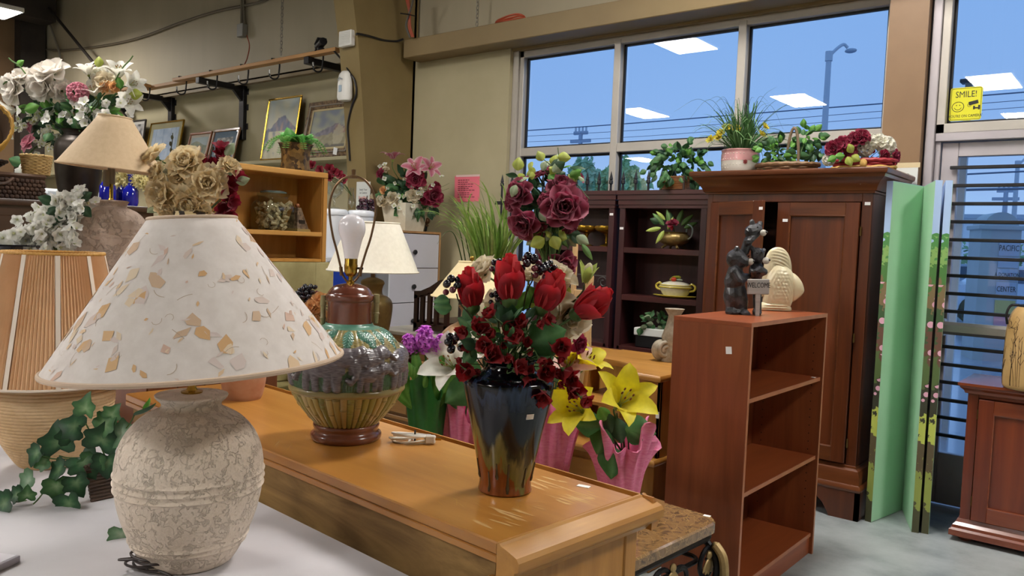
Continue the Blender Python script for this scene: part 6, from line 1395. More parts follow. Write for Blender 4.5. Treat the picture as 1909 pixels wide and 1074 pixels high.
AR.bloom('pink_rose', atd(57, 268, dU-.05), D(-.4, -.3, .6), 1.1, 'rose', um); AR.bloom('pink_rose', atd(60, 235, dU-.02), D(-.7, 0, .6), .8, 'rose', um)
AR.bloom('white_blossom', atd(52, 318, dU-.1), D(0, .5, .8), 2.6, 'blossom', atd(40, 280, dU-.08), rst=.003)
for i in range(46):
    x, y = 150+rnd.gauss(0, 48), 215+rnd.gauss(0, 20); AR.bloom('white_blossom', atd(x, y, dU-.1+rnd.gauss(0, .05)), D((x-150)/120, rnd.gauss(-.2, .3), .9), rnd.uniform(.9, 1.5), 'small_blossom', um if i % 3 == 0 else None, rst=.002)
for i in range(30):
    u = i/30; x, y = 75-60*u+rnd.gauss(0, 5), 215+30*u+rnd.gauss(0, 6); AR.bloom('tiny_white', atd(x, y, dU-.05), D(rnd.gauss(-.3, .4), rnd.gauss(0, .5), .8), rnd.uniform(1.2, 2.2), 'small_blossom')
for i in range(12): AR.bloom('tiny_white', atd(55+rnd.gauss(0, 5), 335+i*3, dU-.1), D(rnd.gauss(0, .5), .5, .8), 1.6, 'small_blossom')
for i in range(26): AR.bloom('tiny_white', atd(85+rnd.gauss(0, 10), 270+rnd.gauss(-15, 18), dU-.05), D(rnd.gauss(0, .5), .2, .8), rnd.uniform(1.2, 2.), 'small_blossom')
AR.bush('dark', atd(135, 215, dU), (.26, .12, .10), 90, 1.25, ['dark', 'oval', 'dark', 'bright']); AR.bush('dark', atd(120, 245, dU-.02), (.16, .06, .08), 40, 1.0, ['dark', 'oval'])
for x, y, dx, dy, kd, sc in ((30, 122, .8, -.6, 'bright', .9), (183, 125, .0, -1, 'lime', 1.1), (240, 175, 1, 0, 'lime', 1.3), (120, 175, .9, .2, 'oval', 1.5), (45, 205, .9, -.3, 'bright', 1.5), (140, 215, .2, .9, 'oval', 1.4), (225, 165, -.3, -.9, 'bright', 1.2), (35, 310, .5, .8, 'bright', 1.4), (50, 312, .3, .8, 'bright', 1.4), (40, 305, -.8, -.3, 'oval', 1.2), (50, 300, .8, -.3, 'bright', 1.2)): AR.leaf(kd, atd(x, y, dU-.1), D(dx, dy, .3), sc, up=-FW, roll=PI)
for a_, b_ in (((48, 138), (16, 108)), ((215, 150), (248, 104)), ((150, 230), (95, 190)), ((5, 158), (18, 150))): AR.stem(atd(*a_, dU-.1), atd(*b_, dU-.1), None, .004)
AR.stem(atd(90, 262, dU), atd(48, 290, dU-.06), None, .004)
# ---------------------------------------------------------------- peonies on tall green stems
dPn = 4.06; pn_ = atd(1025, 700, dPn); pn_.z = BH
t = thing('stem_vase', 'tall plain green vase holding the purple peonies', 'vase', pn_)
part('body', lathe([(0, 0)]+smooth_prof([(.06, 0), (.07, .05), (.065, .25), (.055, .42), (.06, .44)], 4)+[(.052, .44), (.05, .2), (0, .1)], 28), mat('green_vase', '3a5a3a', rough=.3, coat=.3), t, 60)
PN = Bouquet(thing('peony_bouquet', 'bunch of dark purple peonies with lime leaves before the window', 'bouquet', pn_+V((0, 0, .43))))
pm_ = atd(1028, 520, dPn)
for x, y, dx, dy, t_, sc, dd in ((1050, 388, .1, 0, 1, 1.7, -.10), (1045, 352, .1, -.7, .6, 1.25, -.05), (972, 362, -.6, -.1, .8, 1.25, -.04), (980, 415, -.5, .4, .8, 1.3, -.05), (1074, 385, .9, .1, .5, 1.2, 0), (955, 380, -.8, .2, .5, .7, 0), (1000, 420, -.2, .7, .7, .9, -.02), (1020, 375, -.4, 0, .8, .7, -.1), (1060, 420, .6, .6, .5, .8, 0), (1025, 325, .1, -.8, .4, .8, .05), (1078, 332, .8, -.5, .3, .55, .05), (1045, 492, .3, .4, .8, 1.25, .02), (1015, 490, -.4, .2, .7, .9, .06), (1005, 330, -.4, -.8, .3, .6, .04), (978, 338, -.5, -.7, .3, .5, .02)): PN.bloom('peony', atd(x, y, dPn+dd), D(dx, dy, t_), sc, 'peony', pm_, rst=.004)
PN.bush('lime', atd(1020, 325, dPn), (.16, .07, .08), 34, 1.05, ['lime', 'lime', 'bright', 'grey', 'dark']); PN.bush('dark', atd(1012, 380, dPn+.02), (.13, .12, .06), 46, 1.2, ['dark', 'dark', 'oval']); PN.bush('dark', atd(1030, 438, dPn), (.11, .05, .07), 34, 1.2, ['dark', 'lance', 'grey', 'lime'], droop=.5)
for x, y, dx, dy, kd, sc in ((1040, 292, 1, .1, 'lime', 1.15), (1012, 300, -.5, -1, 'lime', 1.0), (965, 318, .1, -1, 'lime', 1.2), (962, 345, -.3, .8, 'grey', 1.1), (1015, 445, -.9, .5, 'lime', 1.4), (1030, 440, .4, .9, 'lime', 1.3), (1075, 440, .9, .6, 'grey', 1.3), (1085, 455, .6, .9, 'lance', 1.0), (1005, 395, .3, .3, 'grey', 1.2), (1030, 320, .8, -.6, 'grey', 1.3)): PN.leaf(kd, atd(x, y, dPn-.1), D(dx, dy, .3), sc, up=-FW, roll=PI)
for x in (-8, -2, 4, 9): PN.stem(atd(1022+x, 560, dPn), atd(1020+x*1.2, 430, dPn-.02), None, .006)
for a_, b_ in (((1045, 330), (1040, 275)), ((1068, 340), (1098, 370)), ((1035, 320), (1012, 295))): PN.stem(atd(*a_, dPn), atd(*b_, dPn-.02), None, .0022)
# ---------------------------------------------------------------- grass planter
dGr = 4.32; pg_ = atd(905, 700, dGr); pg_.z = BH
GP = Bouquet(thing('grass_planter', 'tall planter of long green artificial grass beside the window', 'plant', pg_))
part('pot', lathe([(0, 0), (.09, 0), (.11, .3), (.12, .52), (.11, .52), (.1, .3), (0, .45)], 28), mat('cream_pot', 'cfc4a4', rough=.5), GP.o)
gm = []
for L, cu, c1, c2 in ((.36, .5, '4c7a2c', '8fb455'), (.46, .9, '5a8834', 'a3c068'), (.55, 1.5, '56802f', '9ab85c'), (.30, .3, '6f8f3c', 'bccb80')):
    g = petal(L, .0075, phi0=.04, curl=cu, cup=.3, point=.05, nu=10, nv=2, a=.5, base=.8); gm.append(mesh(g, m_leafc, 180, cols=pcols(g, c1, c2)))
rs = random.Random(31)
for i in range(130):
    a_ = rs.uniform(0, 2*PI); r_ = rs.random()**.5*.075; p_ = GP.loc(atd(912, 505, dGr))+V((math.cos(a_)*r_, math.sin(a_)*r_, -.02)); tl = V((math.cos(a_)*r_*4+rs.gauss(0, .10), math.sin(a_)*r_*4+rs.gauss(0, .10), 1))
    ob('grass_blade', gm[i % 4], GP.o, aim(p_, tl, PI+rs.gauss(0, .6), rs.uniform(.7, 1.12)))
for x0_, x1_, y1_ in ((880, 842, 372), (890, 850, 350), (870, 838, 420), (925, 892, 345), (865, 815, 455), (935, 950, 370), (945, 968, 400)):
    pts = [GP.loc(atd(x0_, 500, dGr)), GP.loc(atd((x0_*2+x1_)/3, 440, dGr)), GP.loc(atd((x0_+x1_*2)/3, 390+(y1_-370)*.5, dGr)), GP.loc(atd(x1_, y1_, dGr))]
    part('grass_blade', tube(spline(pts, 5), [.005*(1-.9*i/15) for i in range(16)], 4, flat=.3), m_stem, GP.o)
# ---------------------------------------------------------------- plants on the armoire and dark bookcases
def ctop(px, Y): q = aty(px, 300, Y); return q
def plant_pot(px, Y, z): q = aty(px, 300, Y); return V((q.x, Y, z))
# bamboo basket with green leaves on the dark bookcase
pL = plant_pot(1265, 5.06, 1.89); dL_ = dep(pL); k = dL_/FPX
LP = Bouquet(thing('leafy_basket_plant', 'bushy green plant in a slatted bamboo basket on dark bookcase', 'plant', pL, 0))
m_bsl = wood('burnt_bamboo', '4a2a14', '9a6434', 'x', .4, .2, 4)
for i in range(9):
    z = .004+i*.0102; ww = .085+.006*i/9; part('slat', box(-ww, ww, -.075-.004*i/9, -.068, z, z+.009, .002), m_bsl, LP.o, 0); part('slat', box(ww-.006, ww, -.07, .075, z, z+.009, .002), m_bsl, LP.o, 0); part('slat', box(-ww, -ww+.006, -.07, .075, z, z+.009, .002), m_bsl, LP.o, 0)
part('liner', box(-.078, .078, -.066, .07, .002, .088), MATS['basket_inside'], LP.o, 0); part('back_board', box(-.085, .085, .070, .078, .0, .092), m_bsl, LP.o, 0)
for x in (-.088, .088): part('corner_post', box(x-.006, x+.006, -.082, -.07, 0, .098, .001), mat('dark_bamboo', '2c1a10', rough=.5), LP.o, 0)
LP.bush('oval', atd(1265, 300, dL_), (.20, .11, .10), 120, .92, ['oval', 'oval', 'bright', 'dark'], droop=.3); LP.bush('oval', atd(1262, 330, dL_-.06), (.17, .05, .05), 40, .85, ['oval', 'dark'], droop=1.)
for x, y in ((1285, 256), (1282, 262), (1292, 268), (1315, 312), (1320, 302), (1213, 330), (1205, 318), (1232, 272), (1215, 310), (1300, 345), (1318, 345)): LP.leaf('oval', atd(x, y, dL_-.05), D(rnd.uniform(-1, 1), rnd.uniform(-.6, .8), .3), .75, up=-FW, roll=PI)
for a_, b_ in (((1275, 300), (1287, 258)), ((1280, 310), (1318, 305)), ((1240, 310), (1208, 325)), ((1250, 300), (1233, 272))): LP.stem(atd(*a_, dL_), atd(*b_, dL_-.05), None, .002)
# pink and white crock with grass and yellow flowers
CT = 1.975
pK = plant_pot(1380, 4.86, CT); dK = dep(pK); k = dK/FPX
CR = Bouquet(thing('grass_crock', 'pink and white ceramic crock with spiky grass and yellow flowers', 'plant', pK))
part('crock', lathe([(0, 0), (.106, 0), (.112, .006), (.117, .05), (.118, .075)]+[(.118, .075), (.116, .12), (.113, .135), (.118, .142), (.113, .147), (.106, .14), (.10, .1), (0, .1)], 48), mat('crock_white', 'dcd7cc', rough=.25, coat=.5), CR.o, 50)
part('pink_band', lathe([(.1192, .076), (.1178, .118), (.1150, .133), (.1200, .142), (.1145, .1485), (.107, .1415)], 48), mat('crock_pink', 'd7a2a2', 'cf9494', rough=.3, scale=15, coat=.5), CR.o, 60)
dot = G(); fa = math.atan2(-pK.y, -pK.x)
for r_, z, n_ in ((.1195, .118, 9), (.1195, .085, 7), (.1190, .05, 8), (.1172, .03, 4)):
    for i in range(n_): a_ = fa-1.2+i*.17; dot.join(ball((math.cos(a_)*r_, math.sin(a_)*r_, z), .0032, 6, 4))
part('white_dots', dot, MATS['crock_white'], CR.o)['kind'] = 'stuff'
a_ = fa+.25; SPEC['motif'] = simple(6, .012, .007, ('b04a4a', 'c86a6a'), 1.5, 0, 'c05050', .004)
ob('flower_motif', SPEC['motif'], CR.o, aim((math.cos(a_)*.118, math.sin(a_)*.118, .065), (math.cos(a_), math.sin(a_), 0)))
gm2 = []
for L, cu, c1, c2 in ((.30, 1.2, '2f5c30', '5f9058'), (.38, 1.7, '3a6a38', '7aa868'), (.26, .8, '335f33', '6a9a60'), (.34, 2.3, '446f40', '88ad74')):
    g = petal(L, .0042, phi0=.05, curl=cu, cup=.3, point=.05, nu=10, nv=2, a=.5, base=.8); gm2.append(mesh(g, m_leafc, 180, cols=pcols(g, c1, c2)))
for i in range(230):
    a_ = rs.uniform(0, 2*PI); tl = abs(rs.gauss(0, .55)); ob('grass_blade', gm2[i % 4], CR.o, aim((math.cos(a_)*.04, math.sin(a_)*.04, .13), (math.cos(a_)*tl, math.sin(a_)*tl, 1), PI+rs.gauss(0, .4), rs.uniform(.65, 1.2)))
for i in range(24):
    a_ = rs.uniform(0, 2*PI); tl = rs.uniform(.2, 1.0); pts = [(0, 0, .13), (math.cos(a_)*tl*.12, math.sin(a_)*tl*.12, .30), (math.cos(a_)*tl*.3, math.sin(a_)*tl*.3, .44), (math.cos(a_)*tl*.48, math.sin(a_)*tl*.48, .40+rs.uniform(-.12, .10))]
    part('grass_blade', tube(spline(pts, 6), [.0022*(1-.85*q/18) for q in range(19)], 4), mat('dark_grass', '35543a', rough=.6), CR.o)
for x, y in ((1326, 262), (1355, 240), (1372, 243), (1424, 238), (1345, 250), (1340, 258), (1418, 252)): CR.bloom('yellow_bloom', atd(x, y, dK-.06), D((x-1380)/90, -.5, .7), .75, 'yellow_flower', pK+V((0, 0, .14)), rst=.0016)
# handled basket with green foliage
pH = plant_pot(1468, 4.84, CT); dH_ = dep(pH)
HB = Bouquet(thing('handled_basket_plant', 'woven basket with tall arched handle and green foliage on armoire', 'plant', pH))
wicker(HB.o, .165, .185, .042, mat('brown_rush', '6a5038', '8a6c4a', rough=.6, scale=20), 3, 20, 1., .62, .009, rimr=.013)
part('handle', tube(spline([(.12*math.cos(a_)*.30+.03, 0, .03+.235*math.sin(a_)) for a_ in [PI*i/10 for i in range(11)]], 3), .009, 8), mat('handle_rush', '6f5c46', rough=.6), HB.o)
HB.bush('oval', atd(1450, 285, dH_), (.14, .075, .07), 70, .85, ['oval', 'bright', 'bright', 'dark']); HB.bush('bright', atd(1505, 262, dH_), (.08, .07, .06), 34, .85, ['bright', 'oval'], droop=.2); HB.bush('bright', atd(1520, 285, dH_), (.06, .05, .05), 26, .8, ['oval', 'dark'], droop=.6)
for x, y in ((1498, 238), (1520, 244), (1510, 248), (1530, 260)): HB.leaf('bright', atd(x, y, dH_-.04), D((x-1500)/40, -.5, .4), .95, up=-FW, roll=PI)
HB.stem(pH+V((.06, 0, .02)), atd(1505, 250, dH_-.02), None, .003); HB.stem(pH+V((-.05, 0, .02)), atd(1450, 270, dH_-.02), None, .003)
# rose and hydrangea basket
pF = plant_pot(1610, 4.84, CT); dFl = dep(pF)
FB = Bouquet(thing('flower_basket', 'red woven basket of burgundy roses and cream hydrangeas on armoire', 'flower basket', pF))
wicker(FB.o, .15, .17, .05, mat('red_wicker', '8c1f2a', 'a83038', rough=.55, scale=20), 4, 22, 1., .6, .007, rimr=.012)
part('straw_band', tube([(.172*math.cos(a_), .172*.6*math.sin(a_), .012+.003*math.sin(q)) for q in range(60) for a_ in [2*PI*q/60]], .009, 6, closed=True), mat('straw', 'c9a35a', 'b08a44', rough=.7, scale=40), FB.o)
part('straw_knot', ball((.03, -.108, .03), (.02, .014, .026), 10, 8), MATS['straw'], FB.o)
for kd, x, y, dx, dy, sc in (('crimson_rose', 1595, 262, 0, -.4, 1.0), ('crimson_rose', 1570, 270, -.3, -.3, .95), ('crimson_rose', 1555, 278, -.6, 0, .95), ('crimson_rose', 1582, 282, 0, .1, .85), ('crimson_rose', 1645, 292, .4, .2, .8), ('crimson_rose', 1665, 292, .8, .2, .85), ('crimson_rose', 1660, 302, .8, .5, .8), ('crimson_rose', 1607, 255, .2, -.6, .9)): FB.bloom(kd, atd(x, y, dFl-.09), D(dx, dy, .8), sc, 'rose', pF+V((0, 0, .03)), rst=.002)
for x, y, dx, sc in ((1622, 265, .1, 1.0), (1652, 272, .5, 1.15), (1612, 278, 0, .9), (1640, 262, .2, .8), (1545, 298, -.7, .7)): FB.bloom('hydrangea', atd(x, y, dFl-.06), D(dx, -.4, .8), sc, 'hydrangea', pF+V((0, 0, .03)), rst=.002)
for x, y, dx, dy in ((1590, 285, -.3, -.5), (1588, 290, .8, .5), (1575, 290, -1, .1), (1580, 292, .4, .9), (1560, 292, -.8, .4)): FB.leaf('lime' if x > 1576 else 'bright', atd(x, y, dFl-.15), D(dx, dy, .4), 1.0, up=-FW, roll=PI)
FB.bush('dark', atd(1610, 290, dFl-.02), (.17, .04, .06), 40, .7, ['dark', 'oval', 'red'])
# ---------------------------------------------------------------- fern pot on the oak bookcase
pO = V((-4.16, 2.99, 1.318+.55)); dO = dep(pO); k = dO/FPX
def pxy(p): v = V(p)-CAM; z = v.dot(FW); return CXP+FPX*v.dot(RT)/z, CYP-FPX*v.dot(UP)/z
FPt = Bouquet(thing('fern_pot', 'pale green fern leaves in a brown embossed pot on oak bookcase', 'plant', pO)); fx_, fy_ = pxy(pO)
m_emb = mat('embossed_bronze', '3f2c18', '8a6a3a', rough=.45, metal=.4, kind='voronoi', scale=45, bump=.006, bscale=50, lo=.2, hi=.8)
part('pot', lathe([(0, 0)]+smooth_prof([(.085, 0), (.090, .01), (.084, .05), (.086, .11), (.098, .15), (.108, .165)], 3)+[(.098, .16), (.08, .1), (0, .1)], 6), m_emb, FPt.o, 20)
pc_ = pO+V((0, 0, .17))
for i in range(34):
    a_ = rs.uniform(0, 2*PI); tl = rs.uniform(.15, 1.2); FPt.leaf(rs.choice(['palegreen', 'palegreen', 'bright']), pc_+V((math.cos(a_)*.03, math.sin(a_)*.03, -.02)), V((math.cos(a_)*tl, math.sin(a_)*tl, 1)), rs.uniform(1.1, 1.7), up=V((0, 0, 1)), roll=PI)
lm = leafmesh(.026, .007, '3f9a3c', '84cf70')
for i in range(11):
    a_ = i*2*PI/11+.2; pts = spline([(0, 0, .15), (math.cos(a_)*.08, math.sin(a_)*.08, .20), (math.cos(a_)*.15, math.sin(a_)*.15, .17), (math.cos(a_)*.19, math.sin(a_)*.19, .11)], 5); o = part('frond', tube(pts, .0015, 5), m_stem, FPt.o)
    for q in range(3, len(pts)-1):
        t_ = (pts[q+1]-pts[q-1]).normalized(); s_ = t_.cross(V((0, 0, 1))).normalized()
        for sg in (-1, 1): ob('leaflet', lm, o, aim(pts[q], s_*sg+t_*.5, 0, 1., up=V((0, 0, 1))))
# ---------------------------------------------------------------- lilies in the white pot on the white chest
pWp = V((-5.24, 4.93, WH+.018)); dW = dep(pWp); k = dW/FPX; wx, wy = pxy(pWp)
t = WP = Bouquet(thing('lily_planter', 'square white pot of pink lilies, burgundy and white roses', 'flower pot', pWp, 0))
sq = lambda r_, z: [(r_, r_, z), (-r_, r_, z), (-r_, -r_, z), (r_, -r_, z)]
g = G().add(sq(.115, 0)+sq(.15, .24)+sq(.137, .24)+sq(.12, .16), [(0, 1, 2, 3), (12, 13, 14, 15)]+[(a_*4+i, a_*4+(i+1) % 4, (a_+1)*4+(i+1) % 4, (a_+1)*4+i) for a_ in range(3) for i in range(4)])
part('pot', g, mat('white_rough_pot', 'ddd6c2', 'cfc7b0', rough=.5, scale=8), WP.o, 0, MX.Rotation(.05, 4, 'Z'))
WT = pWp+V((0, 0, .24)); ox, oy = wx-767, 0
for kd, x, y, dx, dy, t_, sc in (('stargazer', 732, 298, 0, -1, .1, 1.6), ('stargazer', 775, 318, -.1, -.5, .8, 1.7), ('stargazer', 800, 315, .5, -.3, .8, 1.5), ('crimson_rose', 776, 335, 0, .1, 1, 1.7), ('crimson_rose', 806, 365, .5, .2, .9, 1.8), ('crimson_rose', 812, 350, .6, 0, .5, 1.0), ('crimson_rose', 712, 325, -.7, 0, .6, 1.0), ('crimson_rose', 795, 372, .1, .5, .8, 1.0), ('cream_rose', 732, 370, -.2, .1, 1, 1.2), ('cream_rose', 713, 375, -.5, .2, .8, 1.1), ('cream_rose', 770, 365, .1, 0, 1, 1.25), ('cream_rose', 793, 350, .2, -.2, .9, .8), ('cream_rose', 720, 318, -.3, -.6, .6, .8), ('cream_rose', 697, 370, -.8, .1, .5, .9), ('orange_rose', 715, 355, -.5, 0, .8, .7), ('cream_rose', 745, 380, 0, .4, .9, .8)): WP.bloom(kd, atd(x, y, dW-.15*t_), D(dx, dy, t_), sc, 'lily' if kd == 'stargazer' else 'rose', WT, rst=.004)
WP.bush('dark', atd(757, 358, dW), (.25, .16, .12), 100, 1.35, ['dark', 'oval', 'dark', 'bright']); WP.bush('dark', atd(770, 390, dW-.08), (.20, .06, .08), 40, 1.2, ['dark', 'oval'], droop=.8)
for i in range(26): WP.bloom('tiny_white', atd(757+rnd.gauss(0, 40), 362+rnd.gauss(0, 25), dW-.18), D(rnd.gauss(0, .5), rnd.gauss(0, .5), .9), rnd.uniform(1.5, 2.4), 'small_blossom')
for i in range(10): WP.stem(WT, atd(800+rnd.uniform(0, 40), 340+rnd.uniform(0, 60), dW-.1), None, .0015)
# ---------------------------------------------------------------- small far flowers
pq = atd(592, 640, 3.95); pq.z = BH; OR_ = Bouquet(thing('orange_rose_pot', 'bunch of dried orange roses in dark brown basket behind the elephant lamp', 'flowers', V((pq.x, 3.02, BH))))
pq = V(OR_.b); dOr = dep(pq)
wicker(OR_.o, .07, .09, .13, m_wick, 8, 20)
for x, y, dx, dy, t_ in ((583, 575, -.2, -.3, .9), (596, 588, .2, 0, 1), (578, 592, -.2, .2, 1), (598, 562, .1, -.6, .6), (590, 602, 0, .4, .9), (572, 600, -.3, .3, .8)): OR_.bloom('orange_rose', atd(x, y, dOr-.05), D(dx, dy, t_), 1.0, 'rose', pq+V((0, 0, .1)), rst=.003)
for x, y in ((560, 555), (568, 548), (575, 555), (582, 545), (565, 563)): OR_.bloom('berry', atd(x, y, dOr), D(0, -.5, .8), 1.7, 'berry_cluster', pq+V((0, 0, .1)), rst=.002, ms=m_stemd)
pq = V((-4.56, 2.10, 1.60)); dYd = dep(pq); DY = Bouquet(thing('dahlia_pot', 'pale yellow dahlias in a blue glass vase on the dark hutch', 'flowers', pq))
part('pot', lathe([(0, 0), (.04, 0), (.055, .05), (.05, .10), (.035, .12), (.03, .12), (.04, .09), (0, .03)], 24), mat('cobalt_vase_glass', '1a22b0', '141a8a', rough=.06, coat=1., scale=5), DY.o)
for x, y, dx in ((228, 338, -.4), (245, 340, 0), (262, 338, .2), (275, 345, .6), (238, 330, -.2)): DY.bloom('dahlia', atd(x, y, dYd-.05), D(dx, -.1, 1), 1.1, 'dahlia', pq+V((0, 0, .1)), rst=.002)
# ================================================================ statues on the cherry bookcase
def remesh(gs, vox, m, smooth=0, flat=True):
    g = G()
    for q in gs: g.join(q)
    me = mesh(g, m, 0); o = bpy.data.objects.new('tmp', me); COL.objects.link(o); md_ = o.modifiers.new('r', 'REMESH'); md_.mode = 'VOXEL'; md_.voxel_size = vox
    if smooth: sm = o.modifiers.new('s', 'SMOOTH'); sm.iterations = smooth; sm.factor = .5
    if flat: dc = o.modifiers.new('d', 'DECIMATE'); dc.ratio = .16
    dg = bpy.context.evaluated_depsgraph_get(); me2 = bpy.data.meshes.new_from_object(o.evaluated_get(dg)); bpy.data.objects.remove(o)
    if not flat: me2.shade_smooth()
    else: me2.shade_flat()
    me2.materials.clear(); me2.materials.append(m); return me2
pB = atz(1388, 586, 1.2); kB = dep(pB)/FPX; hr = V((RT.x, RT.y, 0)).normalized(); hf = V((FW.x, FW.y, 0)).normalized()
def bq(x, y, dpt=0.): return hr*((x-1388-(y-586)*-.045)*kB)+V((0, 0, (586-y)*kB))+hf*dpt      # photo-sized sculpting helper in the statue's own frame
def eb(x, y, rx, ry, rd, dpt=0., an=0.):
    g = ball((0, 0, 0), (rx*kB, rd*kB, ry*kB), 14, 10); return g.xf(T(bq(x, y, dpt)) @ MX.Rotation(YAW, 4, 'Z') @ MX.Rotation(an, 4, 'Y'))
def cap(a_, b_, r0_, r1_, d0=0., d1=0.):
    p_, q_ = bq(*a_, d0), bq(*b_, d1); return tube([p_, (p_+q_)/2, q_], [r0_*kB, (r0_+r1_)/2*kB, r1_*kB], 10).join(ball(p_, r0_*kB*.99, 10, 7)).join(ball(q_, r1_*kB*.99, 10, 7))
m_bear = mat('carved_black_paint', '18181b', '4c4c52', rough=.42, coat=.15, scale=26, detail=3, lo=.42, hi=.74)
BS = thing('bear_statue', 'carved black bear statue with two cubs and a welcome sign', 'statue', pB+V((0, 0, .001)))
body = [eb(1370, 552, 22, 30, 22), eb(1369, 526, 20, 24, 20), cap((1360, 558), (1362, 580), 10, 9, -.01), cap((1383, 558), (1384, 580), 9, 9, -.02), eb(1362, 583, 13, 7, 14, -.02), eb(1385, 584, 11, 6.5, 14, -.025),
        eb(1372, 484, 20, 19, 18), eb(1382, 488, 14, 12, 14, -.015), eb(1370, 466, 5.5, 8, 5, -.02), eb(1386, 468, 4, 5, 4, .02), cap((1364, 508), (1372, 524), 9, 8, -.04, -.05), cap((1372, 524), (1394, 515), 8, 6, -.05), eb(1369, 508, 15, 12, 14)]
ob('bear', remesh(body, .0085, m_bear, 1), BS)['label'] = 'large standing bear'
cub1 = [eb(1397, 433, 11, 12, 12), eb(1404, 431, 11, 11, 11), eb(1400, 415, 6, 6.5, 4), eb(1416, 417, 7, 6, 4, .01), eb(1411, 428, 9, 9, 8), cap((1390, 452), (1410, 438), 6, 5, -.03), eb(1392, 458, 9, 13, 10, .01), cap((1388, 470), (1392, 450), 9, 8, .01)]
ob('cub', remesh(cub1, .008, m_bear, 1), BS)['label'] = 'cub climbing on the large bear'
cub2 = [eb(1411, 476, 13, 15, 13), eb(1423, 466, 4.5, 5, 4), eb(1400, 463, 5, 6, 4), eb(1410, 505, 14, 18, 13, .01), cap((1410, 502), (1424, 506), 7, 7, -.03), cap((1412, 525), (1412, 575), 9, 8, .02), eb(1411, 582, 9, 7, 12, .0), cap((1396, 505), (1402, 512), 5, 4, -.04)]
ob('cub', remesh(cub2, .008, m_bear, 1), BS)['label'] = 'cub standing behind the welcome sign'
m_muz = mat('muzzle_cream', 'b9b4aa', 'a39e94', rough=.5, scale=20)
for x, y, r_, dp in ((1394, 488, 6.5, -.03), (1418, 434, 6, -.025), (1423, 485, 6.5, -.03)):
    o = part('muzzle', eb(x, y, r_, r_, r_, dp), m_muz, BS); part('nose', eb(x+r_*.75, y-1.5, 2.6, 2.2, 2.6, dp-.008), m_black, o)
m_eye = mat('statue_eye', '0c0c0e', rough=.15)
for x, y, dp in ((1383, 479, -.028), (1392, 478, -.022), (1408, 424, -.02), (1415, 470, -.03), (1406, 471, -.032)): part('eye', eb(x, y, 1.6, 1.6, 1.6, dp), m_eye, BS)
wp = lambda x, y, dpt: bq(x, y, dpt)
sgm = T(bq(1405, 533, -.062)) @ MX.Rotation(YAW, 4, 'Z') @ MX.Rotation(-.03, 4, 'Y')
sw, sh = 20*kB, 14*kB
sg = part('sign_board', box(-sw, sw, -.006, .006, -sh, sh, .003), mat('weathered_grey_wood', '8f8b88', 'a39f9b', rough=.7, scale=12, stretch=(.2, 1, 3), bump=.001), BS, 0, sgm)
ob('lettering', text_mesh('WELCOME', 13.5*kB, mat('black_lettering', '17171a', rough=.6), .0005, squeeze=.66), sg, T(0, -.0066, 2.5*kB) @ MX.Rotation(PI/2, 4, 'X'))
part('sign_post', prism([(-3.2*kB, -56*kB), (3.2*kB, -56*kB), (4.2*kB, -13*kB), (-4.2*kB, -13*kB)], -.005, .011, 'xz'), MATS['weathered_grey_wood'], BS, 0, sgm)
# ---- ceramic fish
pFi = atz(1438, 580, 1.2)+V((0, .05, 0)); kF = dep(pFi)/FPX; m_fish = mat('cream_ceramic', 'd9cfae', 'c9bc98', rough=.3, scale=8, coat=.4)
FI = thing('fish_statue', 'cream ceramic fish ornament behind the bear statue', 'statue', pFi+V((0, 0, .001)))
fp = lambda x, y: (((x-1436)*kF), (583-y)*kF)
def fish_sheet(outl, c, t_, bump, n_=60, rings=22):
    """domed two-sided ornament from an outline"""
    g = G(); C_ = V((*fp(*c), 0)); O_ = [V((*fp(*q), 0)) for q in outl]; Oc = spline(O_, 5, True); n_ = len(Oc); fr = []; 
    for side in (-1, 1):
        rows = []
        for i in range(rings+1):
            u = i/rings; row = []
            for j in range(n_):
                p_ = C_+(Oc[j]-C_)*u; h = t_*math.sqrt(max(0, 1-u**2.4)); h += bump(p_, u)*(1-u**6)
                row.append(len(g.v)); g.v.append((p_.x, side*max(h, 0 if i < rings else 0), p_.y))
            rows.append(row)
        for a_, b_ in zip(rows, rows[1:]):
            for j in range(n_): g.f.append((a_[j], b_[j], b_[(j+1) % n_], a_[(j+1) % n_]))
    return g
def scales(p_, u):
    a_, b_ = p_.x/.017, p_.y/.017; r_ = math.floor(b_); f = (a_+.5*(r_ % 2)) % 1; return .008*math.sqrt(max(0, 1-((f-.5)*2)**2))*((b_ % 1)**.5)
def fin(p_, u): return .004*math.sin((math.hypot(p_.x+.03, p_.y-.14))*420)
rot = MX.Rotation(YAW, 4, 'Z')
part('body', fish_sheet([(1416, 582), (1412, 550), (1414, 520), (1425, 497), (1440, 494), (1455, 500), (1466, 516), (1470, 545), (1465, 570), (1456, 582)], (1440, 540), .042, scales), m_fish, FI, 180, rot)
part('tail_fin', fish_sheet([(1408, 560), (1410, 500), (1416, 476), (1428, 466), (1444, 467), (1456, 480), (1462, 502), (1458, 520), (1430, 520)], (1436, 500), .022, fin), m_fish, FI, 180, rot, label='ribbed upper fin')
part('head', fish_sheet([(1462, 512), (1472, 516), (1482, 528), (1487, 541), (1486, 548), (1478, 558), (1464, 566), (1458, 545), (1458, 525)], (1468, 540), .034, lambda p_, u: 0), m_fish, FI, 180, rot)
part('base', fish_sheet([(1404, 584), (1406, 572), (1420, 566), (1450, 566), (1462, 572), (1461, 584)], (1434, 576), .045, lambda p_, u: .003*math.sin(p_.y*500)), m_fish, FI, 180, rot)
